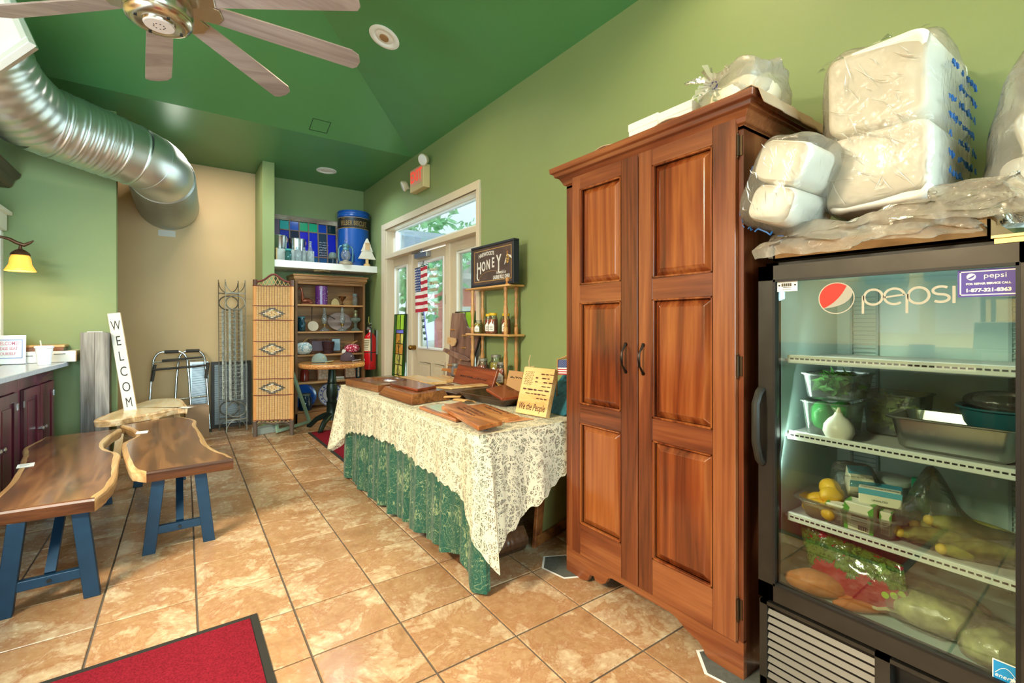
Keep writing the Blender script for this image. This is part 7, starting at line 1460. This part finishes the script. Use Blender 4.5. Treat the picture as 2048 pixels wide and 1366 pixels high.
# ================================================================== COUNTER
CA = Vector((-.706, 5.30, 0)); CD = Vector((-.0727, -1, 0)).normalized(); CN = Vector((CD.y, -CD.x, 0))     # front edge of the worktop, running towards the camera side
def cm(s, out, z): p = CA + CD * s - CN * out * -1; return (p.x, p.y, z)
CNl = Vector((-1, .0727, 0)).normalized()      # from the front edge back towards the left
Mc = Matrix(((CD.x, CNl.x, 0, CA.x), (CD.y, CNl.y, 0, CA.y), (0, 0, 1, 0), (0, 0, 0, 1)))
M_TOP = mat('grey_worktop', '#b7bcc6', .18, vary=.05, vscale=40); M_BUR = wood('burgundy_wood', '#2a0c14', '#54182a', '#73283c', 'Z', 6, .28, .3)
ct = thing('worktop', 'long pale grey worktop of the service counter', 'worktop', CA + Vector((0, 0, .90))); MB().box(.0, .0, .90, 5.6, .34, .935, Mc).build('slab', M_TOP, ct, world=True, bevel=.004)
s0 = .06; names = ['nearest the wall sconce', 'second from the wall sconce', 'third from the wall sconce', 'fourth from the wall sconce', 'fifth from the wall sconce', 'sixth from the wall sconce', 'last of the row from the wall sconce']
for k in range(7):
    s1 = s0 + .78; t = thing('counter_cabinet', 'burgundy panelled counter cabinet under the grey worktop, ' + names[k], 'cabinet', Mc @ Vector(((s0 + s1) / 2, .2, 0)), 0, 'counter cabinets'); f = .085
    b = MB().box(s0, f + .02, .0, s1 - .002, .335, .899, Mc); b.box(s0, f, 0, s0 + .05, f + .02, .899, Mc); b.box(s1 - .052, f, 0, s1 - .002, f + .02, .899, Mc); b.box(s0 + .05, f, .80, s1 - .05, f + .02, .899, Mc); b.box(s0 + .05, f, 0, s1 - .05, f + .02, .09, Mc); b.build('body', M_BUR, t, world=True)
    if k == 0: MB().prism([(f - .075, .884), (f, .884), (f, .78), (f - .02, .82), (f - .03, .85)], s0 + .35, s0 + .39, Mc @ Matrix(((0, 0, 1, 0), (1, 0, 0, 0), (0, 1, 0, 0), (0, 0, 0, 1)))).build('corbel', M_BUR, t, world=True)
    for d0, d1, hs_ in ((s0 + .055, s0 + .385, -1), (s0 + .392, s1 - .057, 1)):
        q = MB(); z0, z1 = .095, .795; w_ = .06
        for bx in ((d0, z0, d0 + w_, z1), (d1 - w_, z0, d1, z1), (d0 + w_, z0, d1 - w_, z0 + w_), (d0 + w_, z1 - w_, d1 - w_, z1)): q.box(bx[0], f - .018, bx[1], bx[2], f, bx[3], Mc)
        dr_ = q.build('door', M_BUR, t, world=True, weld=False); q = MB(); q.box(d0 + w_, f - .006, z0 + w_, d1 - w_, f, z1 - w_, Mc); q.box(d0 + w_ + .03, f - .014, z0 + w_ + .03, d1 - w_ - .03, f - .006, z1 - w_ - .03, Mc); q.build('panel', M_BUR, dr_, world=True, bevel=.003)
        kx = d1 - .03 if hs_ < 0 else d0 + .03; MB().lathe([(.006, 0), (.006, .015), (.016, .022), (.016, .028), (.001, .034)], 14, Mc @ frame((kx, f - .018, .48), (1, 0, 0), (0, 0, 1))).build('knob', M_STEEL, dr_, world=True, smooth=True)
        hx_ = d0 if hs_ < 0 else d1
        for z in (.20, .70): MB().box(hx_ - .012, f - .021, z - .022, hx_ + .012, f - .017, z + .022, Mc).build('hinge', M_STEEL, dr_, world=True)
    s0 = s1
t = thing('ledge_box', 'white shallow box lying on the worktop end against the green wall', 'box', (-.82, 5.34, .936)); MB().box(-1.10, 5.23, .9365, -.660, 5.445, 1.026).build('box', M_WHITE, t, world=True, bevel=.003); MB().box(-.79, 5.227, 1.00, -.72, 5.2295, 1.005).box(-.99, 5.227, .99, -.91, 5.2295, .995).build('slot', M_BLACK, t, world=True); MB().box(-.6595, 5.235, .94, -.656, 5.44, 1.022).build('end_grain', W_PAL, t, world=True)
for k, (x0, x1, z, th, m_, s) in enumerate(((-1.09, -.735, 1.027, .03, W_BRN, 'dark wooden frame lying on the white ledge box'), (-1.09, -.728, 1.0575, .018, W_OAKH, 'thin lighter wooden frame lying on top of the dark one'))):
    t = thing('flat_frame', s, 'frame', ((x0 + x1) / 2, 5.39, z), 0, 'frames on the ledge box'); MB().box(x0, 5.25, z, x1, 5.44, z + th).build('frame_wood', m_, t, world=True, bevel=.003)
ps = Vector((-1.04, 5.17, .936)); sg2 = thing('welcome_sign', 'white acrylic sign saying welcome please seat yourself on the grey worktop', 'sign', ps); Mz = frame((-1.143, 5.165, .937), (1, .03, 0), (0, .08, 1)) @ Matrix.Diagonal((.80, 1.24, 1, 1)); M_ACR = mat('acrylic_white', '#e6e9ee', .15, coat=.5)
MB().box(0, 0, -.006, .255, .18, 0, Mz).build('holder', M_ACR, sg2, world=True, bevel=.002); MB().box(0, 0, -.05, .255, .006, .03, Mz).build('foot', M_ACR, sg2, world=True); q = MB()
for bx in ((.022, .035, .233, .040), (.022, .148, .233, .153), (.022, .035, .028, .153), (.227, .035, .233, .153)): q.box(bx[0], bx[1], .0003, bx[2], bx[3], .001, Mz)
q.build('blue_border', mat('border_blue', '#7f93c8', .6), sg2, world=True); M_PINK = mat('ink_pink', '#c86f86', .6)
for s, y, sz in (('WELCOME!', .128, .031), ('PLEASE SEAT', .096, .026), ('YOURSELF', .064, .026)): text(s, sz, Mz @ T(.1275, y, .0006), M_PINK, sg2, sx=1.0, bold=.0003)
pc_ = px(92, 729, z=.936); cu_ = thing('foam_cup', 'white foam cup with a straw on the grey worktop', 'cup', (pc_.x - .01, pc_.y, .936)); MB().lathe([(.037, 0), (.038, .003), (.050, .125), (.056, .128), (.056, .14), (.052, .143), (.048, .138), (.036, .01), (.001, .008)], 30).build('cup', mat('foam_white', '#f0edf0', .6), cu_, smooth=True); MB().cyl((.0, 0, .02), (-.022, .0, .185), .004, n=8).build('straw', mat('straw_pale', '#e9dccb', .5), cu_)
# ================================================================== BEAM AND WELCOME BOARD
W_GREY = wood('weathered_beam', '#4a4844', '#837f7c', '#b0aca8', 'Z', 7, .75, stretch=9); bm_ = thing('rough_beam', 'grey weathered rough-sawn hollow beam standing against the green wall', 'beam', (-.545, 5.33, 0)); MB().box(-.635, 5.255, 0, -.545, 5.285, 1.175).build('plank', W_GREY, bm_, world=True, bevel=.003); MB().box(-.544, 5.253, 0, -.452, 5.284, 1.172).build('plank', W_GREY, bm_, world=True, bevel=.003); MB().box(-.475, 5.286, 0, -.450, 5.42, 1.17).build('plank', W_DRK, bm_, world=True, bevel=.003); MB().box(-.635, 5.286, 0, -.615, 5.42, 1.17).build('plank', W_GREY, bm_, world=True); tag(MB().box(-.05, -.03, 0, .05, .03, .006).build('white_tag', M_PAPER, loc=(-.55, 5.345, 1.176)), 'white paper lying on top of the grey rough beam', 'paper')
MB().box(-.614, 5.286, 1.16, -.476, 5.40, 1.175).build('end_board', W_GREY, bm_, world=True)
wb_ = thing('welcome_board', 'tall white board lettered welcome leaning beside the grey beam', 'board', (-.30, 5.25, 0)); pb_ = Vector((-.235, 5.20, .002)); pt_ = px(229, 626, y=5.36); up_ = (pt_ - pb_); Lw = up_.length; Mb = frame(pb_, Vector((1, -.08, 0)) - up_ * (Vector((1, -.08, 0)).dot(up_) / up_.length_squared), up_); Mb = Mb @ T(-.05, 0, 0); M_BRD = mat('board_white', '#e9e2da', .6, vary=.05, vscale=30)
MB().box(0, 0, -.034, .088, Lw, 0, Mb).build('board', wood('board_pine', '#c89a62', '#dcb47c', '#e8c894', 'Y', 8, .5), wb_, world=True); MB().box(0.001, 0.001, 0, .087, Lw - .001, .0015, Mb).build('white_face', M_BRD, wb_, world=True)
for k, c in enumerate('WELCOME'): text(c, .120, Mb @ T(.044, Lw - .115 - k * .136, .002), M_INK, wb_, sx=.62 if c not in 'WM' else .52, ext=.0004)
# ================================================================== EXIT SIGN, EXTINGUISHER
M_EXC = mat('exit_housing', '#d8c08a', .45); ex = thing('exit_sign', 'cream exit sign with red lettering and two emergency lamp heads', 'exit sign', (2.14, 4.70, 2.80)); MB().box(2.115, 4.525, 2.69, 2.197, 4.865, 2.935).build('housing', M_EXC, ex, world=True, bevel=.006)
M_EXR = mat('exit_red', '#ff5a4a', .5, emit='#ff3b30', es=.9); MB().box(2.1135, 4.56, 2.75, 2.1155, 4.84, 2.925).build('face', mat('exit_face', '#f0b49a', .4), ex, world=True); text('EXIT', .165, FR((2.1128, 4.70, 2.838)), M_EXR, ex, sx=.86, bold=.004)
for y, z, dy in ((5.0, 2.80, 1), (4.49, 2.955, -1)):
    c = Vector((2.10, y, z)); ax = Vector((-.75, .25 * dy, -.35)).normalized(); q = MB().lathe([(.02, -.055), (.045, -.04), (.06, 0), (.06, .012)], 22, frame(c, ax.orthogonal(), ax.cross(ax.orthogonal()))); h_ = q.build('lamp_head', mat('lamp_cream', '#dcc9a8', .45), ex, world=True, smooth=True); MB().lathe([(.055, .012), (.05, .02), (.001, .024)], 22, frame(c, ax.orthogonal(), ax.cross(ax.orthogonal()))).build('lens', mat('lens_white', '#ece8e4', .25), h_, world=True, smooth=True); MB().cyl((2.14, y - .05 * dy, z - (.03 if dy > 0 else .06)), tuple(c - ax * .04), .012, n=10).build('arm', mat('lamp_cream', '#dcc9a8', .45), h_, world=True)
M_FIRE = mat('extinguisher_red', '#c4121c', .22, coat=.5); fe = thing('fire_extinguisher', 'red fire extinguisher hanging on the right wall beside the door casing', 'fire extinguisher', (2.105, 6.13, .64)); MB().lathe([(.06, 0), (.075, .006), (.078, .02), (.078, .40), (.070, .44), (.04, .475), (.024, .485), (.022, .50)], 32).build('cylinder', M_FIRE, fe, smooth=True); MB().lathe([(.026, .50), (.026, .53), (.018, .545), (.018, .57)], 18).box(-.012, -.02, .555, .012, .09, .57).bar((0, .0, .585), (0, .10, .625), .02, .006).bar((0, -.0, .585), (0, -.03, .61), .02, .01).cyl((-.02, -.02, .54), (-.05, -.02, .54), .018, n=14).build('valve', M_STEEL, fe, smooth=True)
MB().tube([(-.01, -.02, .56), (-.01, -.07, .55), (-.02, -.095, .50), (-.02, -.095, .30), (-.02, -.092, .12)], .009, 8).build('hose', M_BLACK, fe, smooth=True); MB().grid(lambda a, b: (.0788 * math.cos(PI + .5 + (a - .5) * 1.7), .0788 * math.sin(PI + .5 + (a - .5) * 1.7), .25 + .16 * b), 14, 1).build('label', mat('ext_label', '#d9cba8', .6), fe, smooth=True)
q = MB()
for k in range(6): q.grid(lambda a, b: (.0794 * math.cos(PI + .5 + (a - .5) * 1.3 * (.6 + .07 * k)), .0794 * math.sin(PI + .5 + (a - .5) * 1.3 * (.6 + .07 * k)), .27 + .022 * k + .009 * b), 8, 1)
stuff(q.build('label_print', mat('label_ink', '#6a5a4a', .7), fe, weld=False)); MB().lathe([(.0785, .225), (.0795, .23), (.0785, .235)], 32, cap=False).build('strap', M_BLACK, fe); MB().prism([(-.012, .11), (.014, .13), (-.012, .15)], 0, .001, frame((-.0795, -.01, 0), (0, -1, 0), (0, 0, 1))).build('arrow_mark', M_PAPER, fe); MB().box(.07, -.03, .20, .093, .03, .52).build('bracket', M_STEEL, fe); MB().tube([(0, .0, .58), (-.01, .03, .64), (.0, .05, .70)], .0025, 5).build('seal_tag', mat('tag_yellow', '#b9b04a', .6), fe)
# ================================================================== FLAG, BELLS, STAINED GLASS AT THE DOOR
fx = XW + .055; fg = thing('door_flag', 'stars and stripes banner hanging on the glass of the cream door', 'flag', (fx, 4.88, 1.8)); Mf = frame((fx, 5.03, 1.375), (0, -1, .03), (0, 0, 1)); flagmesh(fg, Mf, .335, .50, .010); MB().cyl((fx, 5.04, 1.88), (fx, 4.685, 1.90), .005, n=8).build('rod', M_BLACK, fg, world=True); MB().tube([(fx, 4.86, 1.89), (fx + .005, 4.83, 1.95), (fx, 4.80, 1.895)], .003, 5).build('cord', M_BLACK, fg, world=True)
bl_ = thing('bell_strap', 'purple strap of round bells hanging below the flag on the door glass', 'bells', (fx, 4.72, 1.4)); sp2 = [(fx, 4.80, 1.38), (fx, 4.78, 1.30), (fx, 4.77, 1.21), (fx, 4.735, 1.12), (fx, 4.715, 1.02), (fx, 4.71, .97)]; MB().tube(sp2, [.014, .016, .016, .014, .011, .006], 8, sy=.4).build('strap', mat('strap_violet', '#6a62a0', .6), bl_, world=True, smooth=True)
for p in ((4.815, 1.355), (4.81, 1.285), (4.80, 1.215), (4.78, 1.145), (4.76, 1.08)): MB().ell((fx - .004, p[0], p[1]), (.018, .019, .019), 12, 8).build('bell', mat('bell_dark', '#4f6a62', .35, .6), bl_, world=True, smooth=True)
def sglass(y0, y1, h, s, lean=.0):
    w = y1 - y0; t = thing('stained_panel', s, 'stained glass', (2.235, (y0 + y1) / 2, 0)); Mq = frame((2.205, y1, .004), (0, -1, 0), (.045, 0, 1)); M_LEAD = mat('lead_came', '#35352f', .5, .5); e = .012
    def gl(name, h_): return glass('sg_' + name, h_, .5, .06, .12, h_)
    G1, G2, GY, GO, GP, GW = gl('green', '#6fa857'), gl('lime', '#dcec7c'), gl('yellow', '#ffeea8'), gl('orange', '#ffd080'), gl('purple', '#bdb4ec'), gl('white', '#f8faf8'); b = .07
    zs = [0, .07, h - .24, h - .19, h - .02]
    cells_ = [((0, 0, b, h), G1), ((w - b, 0, w, h), G1), ((b, h - .02 - .17, w / 2, h), G2), ((w / 2, h - .19, w - b, h), G2), ((b, h - .235, w - b, h - .19), GP), ((b, 0, w - b, .10), GW)]
    n = 8; z0, z1 = .10, h - .235
    for i in range(n):
        za, zb2 = z0 + (z1 - z0) * i / n, z0 + (z1 - z0) * (i + 1) / n; xm = w / 2 + (.02 if i % 2 else -.02)
        cells_ += [((b, za, xm, zb2), GW if i == 0 else (GY if i < 6 else GO)), ((xm, za, w - b, zb2), GW if i == 0 else (GY if i % 3 else GO))]
    for c, m_ in cells_: MB().box(c[0] + .003, c[1] + .003, -.002, c[2] - .003, c[3] - .003, .002, Mq).build('pane', m_, t, world=True)
    q = MB()
    for c, _ in cells_:
        for bx in ((c[0] - .004, c[1], c[0] + .004, c[3]), (c[2] - .004, c[1], c[2] + .004, c[3]), (c[0], c[1] - .004, c[2], c[1] + .004), (c[0], c[3] - .004, c[2], c[3] + .004)): q.box(bx[0], bx[1], -.004, bx[2], bx[3], .004, Mq)
    for sx_ in (-1, 1):
        for k in range(6):
            zc = z0 + .05 + k * (z1 - z0 - .1) / 5.5; q.tube([Mq @ Vector((w / 2 + sx_ * x, zc + z, .004)) for x, z in ((0, .05), (.03, .03), (.055, .0), (.04, -.03), (.015, -.02), (.0, -.05))], .0026, 5)
    stuff(q.build('lead_came', M_LEAD, t, world=True, weld=False))
sglass(5.30, 5.68, 1.36, 'yellow and green stained glass panel standing in front of the left sidelight'); sglass(3.71, 4.10, 1.36, 'yellow and green stained glass panel behind the peg slab by the right sidelight')
# ================================================================== KITCHEN SIDE (seen mirrored in the fridge glass)
bmx = thing('menu_beam', 'dark violet beam under the kitchen ceiling on the far yellow wall', 'beam', (-3.1, 1.6, 2.2)); MB().box(-3.195, .2, 2.05, -3.05, 3.6, 2.24).build('beam', mat('violet_beam', '#35203f', .5), bmx, world=True)
for k, y in enumerate((1.75, 1.25)):
    t = thing('dispenser', ['dark blue drink dispenser on the yellow kitchen wall, nearer the back', 'dark blue drink dispenser on the yellow kitchen wall, nearer the front'][k], 'dispenser', (-3.08, y, 1.75)); MB().box(-3.19, y - .17, 1.68, -2.98, y + .17, 1.95).build('body', mat('disp_blue', '#1c2a4e', .4), t, world=True, bevel=.01); MB().box(-2.982, y - .10, 1.86, -2.975, y + .06, 1.92).build('display', mat('disp_green', '#9fc43a', .4, emit='#9fc43a', es=.5), t, world=True)
    t = thing('paper_notice', ['white paper notice on the yellow kitchen wall, nearer the back', 'white paper notice on the yellow kitchen wall, nearer the front'][k], 'notice', (-3.19, y - .05, 1.3)); MB().box(-3.198, y - .25, 1.15, -3.194, y + .12, 1.64).build('sheet', M_PAPER, t, world=True)
tbk = thing('back_counter', 'wooden back counter along the yellow kitchen wall', 'counter', (-2.9, 1.5, 0)); MB().box(-3.195, -.6, .0, -2.62, 3.9, .98).build('base', mat('tan_laminate', '#a88a5c', .5), tbk, world=True); MB().box(-3.195, -.6, .98, -2.58, 3.9, 1.03).build('top', mat('counter_brown', '#8a6a44', .4), tbk, world=True)
rk = thing('baking_rack', 'tall aluminium baking rack by the yellow kitchen wall', 'rack', (-2.4, .55, 0))
for x in (-2.55, -2.15):
    for y in (.30, .85): MB().box(x - .015, y - .015, 0, x + .015, y + .015, 1.85).build('upright', M_STEEL, rk, world=True)
for k in range(7): MB().box(-2.55, .30, .35 + .22 * k, -2.15, .85, .365 + .22 * k).build('tray', M_STEEL, rk, world=True)
t = thing('red_canister', 'dark red canister on the far end of the grey worktop', 'canister', Mc @ Vector((4.3, .2, .921))); MB().lathe([(.07, 0), (.075, .006), (.075, .17), (.07, .176), (.001, .18)], 26).build('can', mat('canister_red', '#7a1824', .35), t, smooth=True)
t = thing('bar_stand', 'white cash register with a handwritten note on the grey worktop', 'register', Mc @ Vector((4.75, .2, .921))); MB().box(-.18, -.14, 0, .18, .14, .16).prism([(-.14, .16), (.14, .16), (.10, .34), (-.02, .34)], -.16, .16, frame((0, 0, 0), (1, 0, 0), (0, 0, 1))).build('body', mat('register_grey', '#b5b4ae', .5), t, bevel=.006); MB().box(.181, -.11, .02, .184, .11, .14).build('note', M_PAPER, t)
